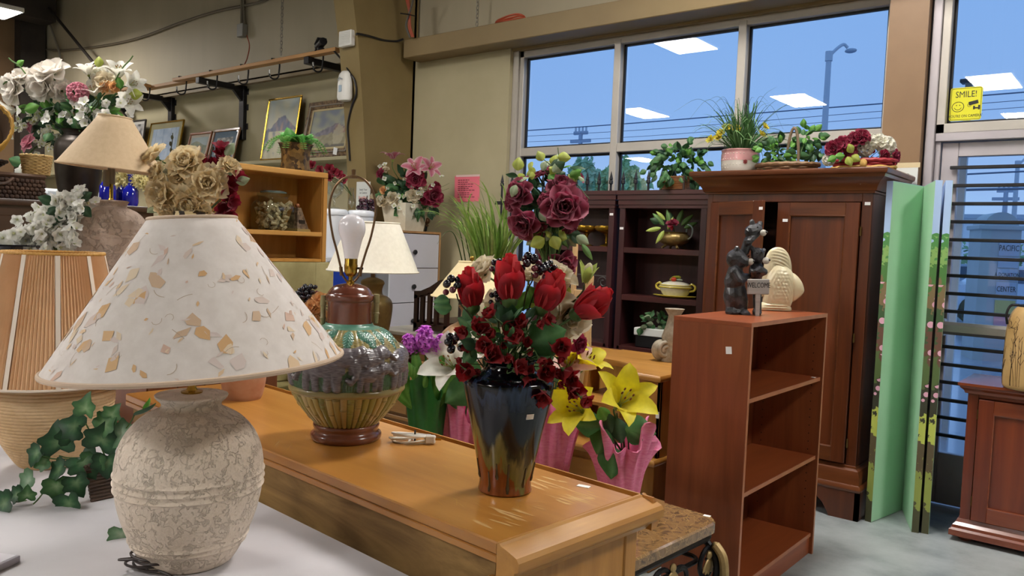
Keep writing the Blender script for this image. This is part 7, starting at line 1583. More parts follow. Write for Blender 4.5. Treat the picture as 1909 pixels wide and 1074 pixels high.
# ================================================================ contents of the dark bookcases
m_gilt = mat('gilt_brass', 'a8842c', '8c6a20', rough=.28, metal=.9, scale=10)
for i, px in enumerate((1093, 1131)):
    q = aty(px, 450, 5.10); t = thing('gilt_compote', 'low gilt footed compote bowl on the dark bookcase shelf', 'bowl', (q.x, 5.10, 1.4855), 0, 'pair of gilt compotes')
    part('bowl', lathe([(0, .092), (.02, .094), (.06, .104), (.088, .12), (.094, .136), (.09, .15), (.082, .152), (.07, .15), (.08, .135), (.05, .112), (0, .104)], 40), m_gilt, t, 50)
    part('stem', lathe([(0, .0), (.052, .0), (.052, .004), (.04, .009), (.016, .018), (.011, .03), (.014, .045), (.010, .06), (.014, .08), (.024, .094), (0, .095)], 28), m_gilt, t, 50)
    if i == 0: sticker(t, (-.03, -.086, .135), (-.3, -1, .0), .018, .012)
q = aty(1257, 452, 5.10); PL = Bouquet(thing('gold_planter', 'ribbed antique gold planter with silk leaves and red flower', 'planter', V((q.x, 5.095, 1.4855))))
m_ag = mat('antique_gold_planter', '6e5a34', '9a8350', rough=.4, metal=.6, scale=12)
part('bowl', lathe([(0, .02), (.05, .022), (.09, .045), (.105, .07), (.10, .095), (.085, .108), (.092, .118), (.084, .118), (.08, .1), (0, .09)], 64, fn=lambda t_, i, r_, z: (r_*(1+.05*abs(math.sin(t_*11))*(1 if .03 < z < .1 else 0)), z)), m_ag, PL.o, 50)
for i in range(4): a_ = PI/4+i*PI/2; part('foot', tube(spline([(math.cos(a_)*.05, math.sin(a_)*.05, .03), (math.cos(a_)*.075, math.sin(a_)*.075, .015), (math.cos(a_)*.085, math.sin(a_)*.085, .006)], 4), .009, 8), m_ag, PL.o)
pl = PL.b+V((0, 0, .11)); dPl = dep(pl)
part('handle', tube(spline([(.085, 0, .06), (.13, 0, .09), (.135, 0, .15), (.10, 0, .17), (.09, 0, .12)], 4), .006, 8), mat('pewter_handle', '7f8a88', rough=.35, metal=.6), PL.o)
for x, y, dx, dy, kd, sc in ((1232, 425, -1, .2, 'palelime', 1.1), (1238, 430, -.5, .8, 'palelime', 1.1), (1245, 428, .3, -.8, 'palelime', 1.1), (1240, 410, -.7, -.7, 'palelime', .9), (1250, 420, -.2, -1, 'lance', 1.2), (1262, 420, .4, -1, 'lance', 1.3), (1270, 420, .8, -.7, 'lance', 1.2), (1238, 420, -.8, -.9, 'lance', 1.2), (1275, 425, 1, -.4, 'lance', 1.1), (1250, 418, .0, -1, 'dark', 1.2), (1247, 432, .2, .6, 'palelime', .8), (1230, 415, -1, -.4, 'dark', 1.0)): PL.leaf(kd, atd(x, y, dPl-.07), D(dx, dy, .3), sc, up=-FW, roll=PI)
PL.bloom('crimson_rose', atd(1254, 418, dPl-.08), D(-.2, -.7, .6), .8, 'rose'); PL.stem(pl, atd(1254, 420, dPl-.08), None, .003); PL.leaf('red', atd(1252, 418, dPl-.09), D(0, .8, .5), .8, up=-FW, roll=PI)
q = aty(1256, 548, 5.08); t = thing('soup_tureen', 'white and yellow ceramic tureen with tomato knob on a plate', 'tureen', (q.x, 5.10, 1.1455))
m_tw = mat('tureen_white', 'dcd8c4', 'cfcab4', rough=.2, coat=.5, scale=30, bump=.003, bscale=45); m_ty = mat('tureen_yellow', 'c9b84a', rough=.2, coat=.5)
part('plate', lathe([(0, 0), (.09, 0), (.15, .008), (.165, .016), (.16, .019), (.1, .008), (0, .006)], 48, 1., .60), m_ty, t, 50)
part('bowl', lathe([(0, .008), (.08, .008), (.10, .03), (.115, .06), (.12, .075), (.112, .075), (.09, .03), (0, .02)], 48, 1., .66), m_tw, t, 50)
part('rim', tube([(.121*math.cos(a_), .121*.66*math.sin(a_), .074) for a_ in [2*PI*i/48 for i in range(48)]], .006, 8, closed=True), m_ty, t)
part('lid', lathe([(.118, .079), (.115, .09), (.09, .104), (.05, .114), (0, .118)], 48, 1., .66), m_tw, t, 50)
part('rim', tube([(.116*math.cos(a_), .116*.66*math.sin(a_), .088) for a_ in [2*PI*i/48 for i in range(48)]], .004, 8, closed=True), m_ty, t)
for s_ in (-1, 1): part('handle', tube(spline([(s_*.11, 0, .05), (s_*.145, 0, .06), (s_*.15, 0, .085), (s_*.125, 0, .10), (s_*.11, 0, .09)], 4), .008, 8), m_ty, t)
part('tomato', ball((-.005, -.02, .128), (.02, .02, .017), 12, 8), mat('tomato_red', 'c23a1c', rough=.2, coat=.6), t); part('pepper', tube(spline([(-.045, 0, .12), (-.02, .01, .142), (.02, .005, .146), (.035, 0, .14)], 4), [.005]+[.010]*10+[.006, .004], 8), mat('pepper_green', '9aa03a', rough=.25, coat=.5), t); part('leaf_knob', ball((.03, -.005, .126), (.026, .016, .008), 10, 6), mat('knob_grey_green', '9aa08a', rough=.3), t)
q = aty(1230, 640, 5.09); t = thing('black_planter', 'black planter box with white rim and silk ivy', 'planter', (-2.775, 5.10, .776)); PK = Bouquet(t)
part('box', box(-.145, .145, -.07, .07, 0, .085, .006), mat('black_resin', '131316', rough=.4), t, 0); part('white_band', box(-.155, .155, -.078, .078, .085, .14, .005), mat('white_band', 'd5d6d2', rough=.4), t, 0)
PK.bush('dark', V((-2.76, 5.08, .955)), (.14, .055, .06), 46, .85, ['dark', 'grey', 'oval'], droop=.2); PK.leaf('oval', V((-2.86, 5.0, .92)), D(-.2, 1, .3), .9, up=-FW, roll=PI)
q = aty(1252, 650, 5.0); t = thing('shell_carving', 'pale carved stone vase with scrolled shell by cherry bookcase', 'ornament', (-1.98, 3.68, .9105)); m_sh = mat('carved_stone', 'b5ab98', '8f8472', rough=.7, scale=25, bump=.004, bscale=30)
part('shell', ball((0, 0, .055), (.05, .05, .055), 20, 12).join(tube(scroll((0, .06), .045, 1.6), .012, 8), MX.Rotation(-.6, 4, 'Z') @ T(.045, 0, 0)), m_sh, t, 60)
part('vase', lathe([(0, .08), (.05, .085), (.06, .13), (.04, .19), (.03, .24), (.045, .265), (.05, .275), (.04, .275), (0, .27)], 24), m_sh, t, 50, T(.05, .03, -.005)); part('base', lathe([(0, 0), (.055, 0), (.06, .01), (.05, .085), (0, .09)], 20), m_sh, t, 50, T(.05, .03, 0))
t = thing('iron_scroll_stand', 'small wrought iron scroll stand on the dark bookcase shelf', 'stand', (-3.30, 5.12, 1.1455))
for x, s_ in ((-.10, 1), (.03, -1)): part('scroll', tube([(b_*0+x+s_*a_*.5, 0, .07+c_*.5) for b_, a_, c_ in [(0, math.cos(2.6*PI*i/24)*.09*(1-.7*i/24), math.sin(2.6*PI*i/24)*.09*(1-.7*i/24)) for i in range(25)]], .005, 6), mat('grey_iron', '6a6866', rough=.4, metal=.6), t)
part('bar', box(-.2, .12, -.006, .006, .0, .01).join(box(-.2, .12, -.006, .006, .115, .122)), MATS['grey_iron'], t, 0)
# ---- incised jar on the right-hand cabinet
q = atz(1918, 726, KH); dJ = dep(q); k = dJ/FPX; t = thing('incised_jar', 'tan pottery jar incised with dragonflies and grasses', 'jar', (q.x, q.y, KH)); t.scale = (.86, .86, 1)
pj = [(r_*k, z*k) for r_, z in ((44, 0), (50, 4), (52, 20), (52, 60), (50, 110), (45, 135), (36, 150), (28, 156))]; pj = smooth_prof(pj, 4)
part('body', lathe([(0, 0)]+pj+[(0, pj[-1][1])], 48), mat('tan_pottery', 'c3a06a', 'a9854e', rough=.45, scale=6, detail=6), t, 50); part('base_ring', lathe([(0, 0), (45*k, 0), (47*k, .004), (50*k, .012), (46*k, .014), (0, .01)], 48), mat('pale_rim', 'cdb88a', rough=.5), t, 50)
def onjar(a_, z):
    r_ = next((ra+(rb_-ra)*(z-za)/(zb_-za) for (ra, za), (rb_, zb_) in zip(pj, pj[1:]) if za <= z < zb_), pj[-1][0]); b_ = math.atan2(-q.y, -q.x)+a_; return (math.cos(b_)*(r_+.0005), math.sin(b_)*(r_+.0005), z)
m_inc = mat('incised_brown', '3a2614', rough=.7); rj = random.Random(2); gi = G()
for i in range(26):
    a0 = rj.uniform(-1.7, 1.7); h = rj.uniform(.12, .36); le = rj.gauss(0, .25); gi.join(tube([onjar(a0+le*u*u, .02+h*u) for u in [j/8 for j in range(9)]], .0011, 4))
    for j in range(3): u = rj.uniform(.4, .95); aa = a0+le*u*u; s_ = rj.choice((-1, 1)); gi.join(tube([onjar(aa, .02+h*u), onjar(aa+s_*.12, .02+h*u+.03)], .001, 4))
for a0, z0_ in ((-.8, .29), (.35, .26), (1.2, .3)):
    gi.join(tube([onjar(a0-.2, z0_+.05), onjar(a0+.2, z0_-.07)], .0022, 5))
    for s_ in (-1, 1):
        for dz in (.0, .025): gi.join(tube([onjar(a0-.1, z0_+.02), onjar(a0-.1+s_*.15, z0_+.055+dz*s_), onjar(a0-.1+s_*.32, z0_+.04+dz), onjar(a0-.1+s_*.22, z0_+.015+dz*.4), onjar(a0-.1, z0_+.02)], .0011, 4))
part('incised_drawing', gi, m_inc, t)['kind'] = 'stuff'
part('iron_collar', tube([(30*k*math.cos(a_), 30*k*math.sin(a_), pj[-1][1]-.004) for a_ in [2*PI*i/32 for i in range(32)]], .008, 8, closed=True), m_iron, t)
b_ = math.atan2(-q.y, -q.x); hx = V((math.cos(b_-1.3), math.sin(b_-1.3), 0)); part('handle', tube(spline([hx*(30*k)+V((0, 0, pj[-1][1])), hx*(46*k)+V((0, 0, pj[-1][1]-.005)), hx*(53*k)+V((0, 0, pj[-1][1]-.05)), hx*(50*k)+V((0, 0, pj[-1][1]-.10))], 5), .007, 8), m_iron, t); part('handle', tube(spline([-hx*(30*k)+V((0, 0, pj[-1][1])), -hx*(46*k)+V((0, 0, pj[-1][1]-.005)), -hx*(53*k)+V((0, 0, pj[-1][1]-.05)), -hx*(50*k)+V((0, 0, pj[-1][1]-.10))], 5), .007, 8), m_iron, t)
# ================================================================ on the oak bookcase: cork jar and pyramid
t = thing('cork_jar', 'square glass jar full of wine corks on the oak shelf', 'jar', (-4.19, 2.86, 1.5015)); jz = .235
m_jg = glass_mat('jar_glass', (.86, .93, .90), .06, .8)
jw = .10
def rsq(w_, z, n_=8): return [(x, y, z) for x, y in rrect(-w_, w_, -w_, w_, w_*.3, 4)]
g = G(); secs = [(.09, 0), (jw, .012), (jw, .14), (.092, .165), (.07, .182), (.068, .20), (.075, .205), (.075, .222), (.068, .222)]
for w_, z in secs: g.v += rsq(w_, z)
n_ = 20
for i in range(len(secs)-1): g.f += [(i*n_+j, i*n_+(j+1) % n_, (i+1)*n_+(j+1) % n_, (i+1)*n_+j) for j in range(n_)]
g.f.append(tuple(reversed(range(n_)))); part('glass', g, m_jg, t, 50)
part('lid', lathe([(0, .222), (.078, .222), (.08, .23), (.07, .236), (0, .24)], 32), mat('jar_lid_glass', '5a6a66', rough=.15, coat=.5), t)
m_cork = mat('cork', 'b9a583', '8f7a58', rough=.9, scale=60); ck = mesh(lathe([(0, -.02), (.0105, -.02), (.0105, .02), (0, .02)], 10), m_cork); rc = random.Random(6)
for i in range(110):
    z = .014+.15*(i/110); ob('cork', ck, t, T(rc.uniform(-.075, .075), rc.uniform(-.075, .075), z) @ MX.Rotation(rc.uniform(0, 6), 4, 'Z') @ MX.Rotation(rc.uniform(.6, 1.57), 4, 'X'))
t = thing('pyramid_ornament', 'small silver pyramid obelisk trinket on the oak shelf', 'ornament', (-4.17, 3.02, 1.5015), .2); m_py = mat('engraved_silver', '8f7a62', '6a5846', rough=.4, metal=.5, kind='voronoi', scale=60, bump=.003, bscale=60)
def pyr(w0, w1, z0_, z1_): return G().add([(-w0, -w0, z0_), (w0, -w0, z0_), (w0, w0, z0_), (-w0, w0, z0_), (-w1, -w1, z1_), (w1, -w1, z1_), (w1, w1, z1_), (-w1, w1, z1_)], [(0, 3, 2, 1), (4, 5, 6, 7), (0, 1, 5, 4), (1, 2, 6, 5), (2, 3, 7, 6), (3, 0, 4, 7)])
part('base', pyr(.06, .055, 0, .016), mat('brass_filigree', 'a08850', rough=.4, metal=.5), t, 0); part('shaft', pyr(.05, .016, .016, .145), m_py, t, 0); part('knob', ball((0, 0, .158), .014, 12, 8), mat('brown_bead', '8a5030', rough=.3), t); part('plaque', box(.0395, .042, -.026, .026, .045, .07), mat('dark_plaque', '2a2622', rough=.3), t, 0, MX.Rotation(-.0, 4, 'Y'))
# ================================================================ hutch: wicker
t = thing('wicker_trunk', 'long brown wicker trunk on the dark hutch', 'basket', (-4.60, 1.42, 1.6005)); m_wt = mat('brown_wicker_weave', '3a2820', '5f4636', rough=.6, scale=24)
g = G()
for r_ in range(5):
    for s_ in range(22): g.join(ball((0, -.235+s_*.0223+(r_ % 2)*.011, .012+r_*.02), (.012, .0125, .011), 8, 5), T(.20, 0, 0))
    for s_ in range(18): g.join(ball((-.19+s_*.0223+(r_ % 2)*.011, .245, .012+r_*.02), (.0125, .012, .011), 8, 5))
part('weave', g, m_wt, t)['kind'] = 'stuff'; part('body', box(-.20, .198, -.245, .243, 0, .105), m_wt, t, 0); part('rim', box(-.21, .212, -.255, .257, .105, .128, .01), mat('wicker_rim', '5a4232', rough=.55), t, 30)
part('handle', tube(spline([(.212, -.10, .10), (.235, -.05, .07), (.235, .05, .07), (.212, .10, .10)], 5), .008, 7), m_wt, t)
t = thing('dark_rattan_tray', 'black rattan bowl lying on the wicker trunk', 'basket', (-4.58, 1.38, 1.7295)); wicker(t, .10, .17, .055, mat('black_rattan', '17110e', '2c221c', rough=.5, scale=30), 7, 26)
t = thing('striped_basket', 'round gold and black striped basket leaning on its side', 'basket', (-4.60, 1.49, 1.79)); o = wicker(t, .09, .145, .13, mat('gold_rattan', 'a87f30', '3a2a18', rough=.5, kind='wave', scale=14, stretch=(0, 0, 1), lo=.4, hi=.6), 11, 30); o.matrix_basis = T(.02, -.03, .10) @ MX.Rotation(1.15, 4, V((.6, 1, 0)).normalized())
t = thing('small_basket', 'small pale straw basket beside the striped basket', 'basket', (-4.47, 1.655, 1.7295)); wicker(t, .055, .068, .095, mat('pale_straw', 'c9ab74', 'b5955c', rough=.7, scale=30), 12, 22)
t = thing('black_glass_dish', 'shiny black glass dish beside the white wisteria', 'dish', atd(14, 470, 2.80)*1.0); t.location.z = bz
part('dish', lathe([(0, 0), (.05, 0), (.055, .02), (.03, .09), (.04, .13), (.09, .155), (.12, .165), (.118, .17), (.08, .16), (0, .14)], 32), mat('black_glass', '0c0c12', rough=.05, coat=1.), t, 50)
for i, (x, y, h) in enumerate(((-4.47, 2.01, .20), (-4.44, 2.12, .17))):
    t = thing('blue_bottle', 'cobalt blue glass bottle on the dark hutch near the dahlias', 'bottle', (x, y, 1.6005), 0, 'cobalt bottles on the hutch'); part('body', lathe([(0, 0), (.035, 0), (.042, .02), (.042, h*.5), (.02, h*.68), (.014, h*.75), (.014, h*.95), (.018, h), (.012, h), (0, h*.5)], 24), MATS['cobalt_vase_glass'], t, 50); part('lip', tube([(.016*math.cos(a_), .016*math.sin(a_), h) for a_ in [2*PI*j/20 for j in range(20)]], .003, 6, closed=True), MATS['cobalt_vase_glass'], t)
for i, (y, lbl) in enumerate(((2.50, 'white lidded storage bin behind the pewter urn'), (2.86, 'white lidded storage bin behind the beige lamp shade'))):
    t = thing('storage_bin', lbl, 'bin', (-6.5, y, 1.452)); part('body', box(-.25, .02, -.15, .15, 0, .24, .02), mat('grey_plastic', 'a9adb3', rough=.5), t, 30); part('lid', box(-.27, .04, -.165, .165, .24, .30, .02), mat('white_plastic', 'dfe3e8', rough=.3), t, 30); part('latch', box(.04, .05, -.03, .03, .20, .28, .003), MATS['grey_plastic'], t, 0)
t = thing('metal_shelving', 'grey shelving unit carrying the white storage bins', 'shelf', (-6.5, 2.68, 0))
for z in (.3, .9, 1.45): part('shelf', box(-.30, .08, -.40, .40, z-.03, z), MATS['grey_plastic'], t, 0)
for x in (-.29, .05):
    for y in (-.40, .37): part('post', box(x, x+.03, y, y+.03, 0, 1.42), m_iron, t, 0)
# ================================================================ kitchen bins and glassware by the column
t = thing('white_shelf_unit', 'white shelf unit with a blue box below the kitchen bins', 'shelf', (-4.84, 3.86, 0)); part('top', box(-.25, .21, -.25, .36, 1.30, 1.325), mat('white_panel', 'd9dce0', rough=.4), t, 0); part('side', box(-.25, .21, -.25, -.235, 0, 1.30), MATS['white_panel'], t, 0); part('side', box(-.25, .21, .345, .36, 0, 1.30), MATS['white_panel'], t, 0); part('back', box(-.25, -.24, -.235, .345, 0, 1.30), MATS['white_panel'], t, 0); part('shelf', box(-.24, .20, -.235, .345, 1.0, 1.02), MATS['white_panel'], t, 0)
t = thing('blue_box', 'bright blue box inside the white shelf unit', 'box', (-4.72, 3.72, 1.0205)); part('body', box(-.12, .1, -.09, .1, 0, .24, .003), mat('blue_card', '1c3fa8', rough=.5), t, 0); part('lid', box(-.122, .102, -.092, .102, .235, .26, .003), mat('blue_card_lid', '18358c', rough=.5), t, 0)
LID = 1.325+.36
for i, (x, y, lbl) in enumerate(((-4.80, 3.80, 'white lidded kitchen bin with glass bowl on top'), (-4.72, 3.99, 'white lidded kitchen bin with dark grapes on top'))):
    t = thing('kitchen_bin', lbl, 'bin', (x, y, 1.3255)); part('body', lathe([(0, 0), (.075, 0), (.09, .02), (.095, .31), (0, .31)], 36), mat('white_enamel_bin', 'e3e7ee', rough=.25, coat=.3), t, 50); part('lid', lathe([(.1, .31), (.103, .318), (.1, .345), (.09, .355), (0, .359), (0, .31)], 36), MATS['white_enamel_bin'], t, 50)
m_cg = glass_mat('clear_glassware', (.95, .97, .96), .10, .9)
t = thing('glass_bowl', 'clear footed glass bowl standing on a white kitchen bin', 'bowl', (-4.80, 3.80, LID)); part('bowl', lathe([(0, .075), (.02, .076), (.055, .11), (.07, .16), (.066, .2), (.063, .2), (.066, .16), (.05, .112), (0, .08)], 32), m_cg, t, 60); part('foot', lathe([(0, 0), (.045, 0), (.04, .006), (.008, .012), (.008, .07), (0, .075)], 24), m_cg, t, 60)
t = thing('glass_grapes', 'cluster of dark purple glass grapes on a kitchen bin', 'ornament', (-4.70, 4.02, LID)); rg = random.Random(4); mg = mesh(ball((0, 0, 0), .018, 10, 8), mat('grape_glass', '2a1420', '4a2436', rough=.1, coat=.8, scale=20))
for i in range(26): ob('grape', mg, t, loc=(rg.uniform(-.055, .055), rg.uniform(-.055, .055), .018+i//9*.026))
part('stalk', tube([(0, 0, .06), (.01, 0, .11)], .004, 6), m_stemd, t)
t = Bouquet(thing('burgundy_spray', 'spray of burgundy silk flowers in a clear bud vase', 'flowers', V((-4.735, 3.91, LID)))); part('bud_vase', lathe([(0, 0), (.03, 0), (.032, .05), (.016, .12), (.02, .16), (.016, .16), (.012, .12), (.026, .05), (0, .01)], 24), m_cg, t.o, 60)
for x, y in ((612, 318), (622, 326), (632, 330), (600, 322), (618, 335), (584, 312), (638, 338)): t.bloom('gladiolus', atd(x, y, 5.95), D(rnd.uniform(-.6, .6), -.3, .8), 1.3, 'burgundy_flower', t.b+V((0, 0, .1)), rst=.002)
p0_, p1_ = 0, aty(796, 412, 5.29); tt = thing('curtain_rod', 'dark rod with bronze ball finial leaning behind the white chest', 'rod', (p1_.x-.12, p1_.y, 0)); pl_ = p1_-V(tt.location); part('rod', tube([(pl_.x-.34, 0, 0), pl_-V((0, 0, .02))], .012, 10), m_iron, tt); part('finial', ball(pl_, .03, 14, 10).join(lathe([(0, -.05), (.018, -.05), (.018, -.04), (.01, -.03), (0, -.02)], 12), T(pl_)), mat('finial_bronze', '5a4028', rough=.35, metal=.6), tt)
# ================================================================ pictures on the ledge
LZ = 2.2755
def picture(lbl, x0, x1, h, fw_, m_f, img, matw=0., m_m=None, lean=.09, nx=56, glass=False, frame_ex=None, ybase=5.19, dx=0.):
    w_ = x1-x0; t = thing('framed_picture', lbl, 'picture', ((x0+x1)/2, ybase, LZ)); mm = MX.Rotation(-lean/h, 4, 'X')
    fr = []
    for (a_, b_, c_, d_) in ((-w_/2, w_/2, 0, fw_), (-w_/2, w_/2, h-fw_, h), (-w_/2, -w_/2+fw_, fw_, h-fw_), (w_/2-fw_, w_/2, fw_, h-fw_)): part('frame_side', box(a_, b_, -.024, 0, c_, d_, min(.007, fw_*.3)), m_f, t, 0, mm)
    if frame_ex: frame_ex(t, mm, w_, h, fw_)
    if matw: part('mat_board', box(-w_/2+fw_, w_/2-fw_, -.010, -.007, fw_, h-fw_), m_m, t, 0, mm)
    iw, ih = w_-2*(fw_+matw), h-2*(fw_+matw); ny = int(nx*ih/iw); g = G(); cols = []
    for j in range(ny+1):
        for i in range(nx+1):
            u, v = i/nx, j/ny; g.v.append((-iw/2+iw*u, -.0115, fw_+matw+ih*v)); cols.append(lin([max(0, min(1, q)) for q in img(u, v)]))
    g.f = [(j*(nx+1)+i, j*(nx+1)+i+1, (j+1)*(nx+1)+i+1, (j+1)*(nx+1)+i) for j in range(ny) for i in range(nx)]; g.fixn = False
    part('print', g, mat('picture_print', 'ffffff', rough=.5, attr='Col'), t, 0, mm, cols=cols); part('backing', box(-w_/2+.004, w_/2-.004, -.0065, -.001, .004, h-.004), mat('picture_backing', '6a5238', rough=.8), t, 0, mm)
    if glass: part('glass', box(-w_/2+fw_, w_/2-fw_, -.0145, -.0135, fw_, h-fw_), m_glass, t, 0, mm)
    return t
def N2(u, v, s=6, o=0): return NZ.noise(V((u*s, v*s, o)))
def mixc(a_, b_, t_): t_ = max(0, min(1, t_)); return [a_[q]+(b_[q]-a_[q])*t_ for q in range(3)]
def H(c): return [int(c[i:i+2], 16)/255 for i in (0, 2, 4)]
def img_mtn(u, v):
    pk = .74-abs(u-.52)*.55+.05*N2(u, 0, 9); c = mixc(H('cfc6a6'), H('a9b6b8'), v*1.2-.4+.5*N2(u, v, 5))
    if v < pk and v > .46: c = mixc(H('7d7f96'), H('5f6a86'), .5+N2(u, v, 12)); c = mixc(c, H('c29a82'), .9*max(0, N2(u*1.5, v, 7, 3)+.15))
    elif v <= .46:
        c = mixc(H('c4bfa2'), H('d5cfb2'), .5+N2(u, v, 6)); c = mixc(c, H('6a7488'), 1.5*max(0, N2(u, v, 8, 5)-.05+(.25-u)*.8)*(1 if v > .08 else .3)); c = mixc(c, H('b98f7a'), 1.2*max(0, N2(u, v, 14, 7)-.15)*(v > .3))
    return c
def img_ornate(u, v):
    pk = .62-abs(u-.68)*.42+.05*N2(u, 1, 10); c = mixc(H('7d8694'), H('a9a88f'), .5+1.2*N2(u, v, 5))
    if v < pk: c = mixc(H('6f6d78'), H('8a8490'), .5+N2(u, v, 16)); c = mixc(c, H('b07d64'), max(0, (u-.6)*2+N2(u, v, 8))*(v > .35)*.7)
    if v < .36+.08*N2(u, 0, 6): c = mixc(H('a39c7e'), H('8d8568'), .5+N2(u, v, 14)); 
    if math.hypot((u-.76)/.13, (v-.33)/.26) < 1+.25*N2(u, v, 18): c = mixc(c, H('b9b094'), .75)
    if v < .12+.05*N2(u, 3, 9) and u > .45: c = mixc(c, H('4d4a46'), .7)
    return c
def img_blue(u, v):
    c = mixc(H('9fb4d0'), H('d0dde8'), .5+.8*N2(u, v, 4)); st = abs(math.sin(u*17+N2(u, v*.3, 3)*2)); c = mixc(c, H('7d94b4'), (st < .18)*.5*(v > .15)); c = mixc(c, H('dfe6ea'), max(0, N2(u, v, 7, 4))*.8)
    return c
def img_fox(u, v):
    c = mixc(H('8b8a5c'), H('5d6b4a'), .5+N2(u, v, 6)) if v < .72+.1*math.sin(u*5) else H('a9b2ac')
    if math.hypot((u-.55)/.2, (v-.4)/.22) < 1: c = mixc(H('b9764a'), H('d0a070'), .5+N2(u, v, 12))
    return c
def img_grey(u, v): return mixc(H('4c4b4c'), H('c2c0bd'), .5+1.3*N2(u, v, 7)+.3*N2(u, v, 18))
def img_small(u, v): return mixc(H('6a6560'), H('cdbfae'), .5+1.2*N2(u, v, 6)+.2*math.sin(u*20))
m_gf = mat('bright_gold_frame', 'c09a3c', 'a37f2a', rough=.25, metal=.9, scale=5); m_of = mat('ornate_frame', '5c4632', '8a6f4c', rough=.5, metal=.2, kind='voronoi', scale=40, bump=.006, bscale=40); m_wf = wood('walnut_frame', '6a4526', '8f6238', 'x', .4, .2, 4)
picture('mountain watercolour in a thin bright gold frame', -7.85, -7.25, .70, .022, m_gf, img_mtn, 0, None, .10)
def ornate(t, mm, w_, h, fw_):
    for (a_, b_, c_, d_) in ((-w_/2+.045, w_/2-.045, .045, .06), (-w_/2+.045, w_/2-.045, h-.06, h-.045), (-w_/2+.045, -w_/2+.06, .045, h-.045), (w_/2-.06, w_/2-.045, .045, h-.045)): part('inner_bead', box(a_, b_, -.036, -.02, c_, d_, .004), mat('frame_grey_wash', '8d8375', rough=.5), t, 0, mm)
    for (a_, b_, c_, d_) in ((-w_/2+fw_, w_/2-fw_, fw_, fw_+.022), (-w_/2+fw_, w_/2-fw_, h-fw_-.022, h-fw_), (-w_/2+fw_, -w_/2+fw_+.022, fw_, h-fw_), (w_/2-fw_-.022, w_/2-fw_, fw_, h-fw_)): part('liner', box(a_, b_, -.018, -.012, c_, d_, .002), mat('linen_liner', 'c8b88e', rough=.8), t, 0, mm)
P6 = picture('desert mountain painting in a wide ornate carved frame', -7.14, -6.33, .61, .085, m_of, img_ornate, .0, None, .12, frame_ex=ornate)
tag_ = part('paper_tag', box(-.03, .03, -.045, -.043, 0, .07), mat('sticker_paper', 'f2f2f0', rough=.6), P6, 0, T(.22, 0, .02) @ MX.Rotation(.2, 4, 'Y'))
picture('blue misty trees print with wide gold mat', -10.50, -9.66, .60, .016, m_gf, img_blue, .075, mat('gold_mat', 'b9ac7c', rough=.6), .10, glass=True)
picture('small fox print in a reddish wood frame', -9.50, -9.00, .42, .03, wood('redwood_frame', '7a4526', '9c6038', 'x', .4, .2, 4), img_fox, .035, mat('cream_mat', 'd5c4ac', rough=.7), .10, glass=True)
picture('small sepia print with steel-blue mat in a walnut frame', -8.96, -8.40, .43, .035, m_wf, img_small, .075, mat('steel_blue_mat', '5f7484', rough=.6), .10, glass=True)
picture('grey charcoal drawing with white mat behind the others', -11.25, -10.60, .66, .02, mat('grey_frame', '4a4542', rough=.5), img_grey, .04, mat('white_mat', 'd5d2cc', rough=.7), .08)
# ================================================================ hook rail over the pictures
m_pine = wood('pine_board', 'a87846', 'c2935c', 'x', .55, .05, 3)
def board(lbl, x0, x1, y, z, w_=.085, th_=.035): return tag(ob('wooden_board', mesh(box(x0, x1, y-w_/2, y+w_/2, z, z+th_, .003), m_pine, 0)), lbl, 'board')
BZ = 3.185; BY = 4.80
board('longest pine board resting on the black wall brackets', -9.0, -6.06, BY, BZ); board('short pine board on brackets behind the longest board', -9.9, -8.75, BY+.10, BZ+.0); board('pine board on brackets above the blue tree print', -11.1, -9.35, BY+.0, BZ+.0 if False else BZ)
bpy.data.objects['wooden_board.002'].location.y = .0; bpy.data.objects['wooden_board.002'].data.transform(T(-.30, 0, 0))
for i, (x, lbl) in enumerate(((-8.46, 'black steel wall bracket beside the gold framed picture'), (-10.10, 'black steel wall bracket above the blue tree print'), (-11.25, 'black steel wall bracket beside the charcoal drawing'), (-6.50, 'black steel wall bracket beside the ochre column'))):
    t = thing('wall_bracket', lbl, 'bracket', (x, 5.36, 2.56)); part('upright', box(-.045, .045, -.05, 0, 0, .62, .004), m_black, t, 0); part('arm', box(-.035, .035, -.60, -.0, .555, .62, .004), m_black, t, 0); part('gusset', prism([(-.05, .44), (-.16, .556), (-.05, .556)], -.02, .02, 'yz'), m_black, t, 0)
    for z in (.12, .34, .52): part('bolt_tab', box(.045, .08, -.012, 0, z, z+.07, .002), m_black, t, 0)
hk = mesh(tube(spline([(0, -.048, .045), (0, .0, .048), (0, .045, .03), (0, .045, -.06), (0, .03, -.13), (0, -.02, -.15), (0, -.06, -.13), (0, -.065, -.09)], 5), .0085, 8), m_black); hk2 = mesh(tube(spline([(0, -.06, -.13), (0, -.066, -.09), (0, -.066, -.07)], 3), .0088, 8), mat('steel_tip', '8a8a88', rough=.3, metal=.8))
for x in (-6.35, -7.05, -7.60, -8.20, -8.85, -9.70, -10.30):
    t = thing('steel_hook', 'black J-shaped hook hanging on the pine board', 'hook', (x, BY, BZ-.008), .0, 'hooks along the pine board'); ob('hook_wire', hk, t); ob('bare_tip', hk2, t)
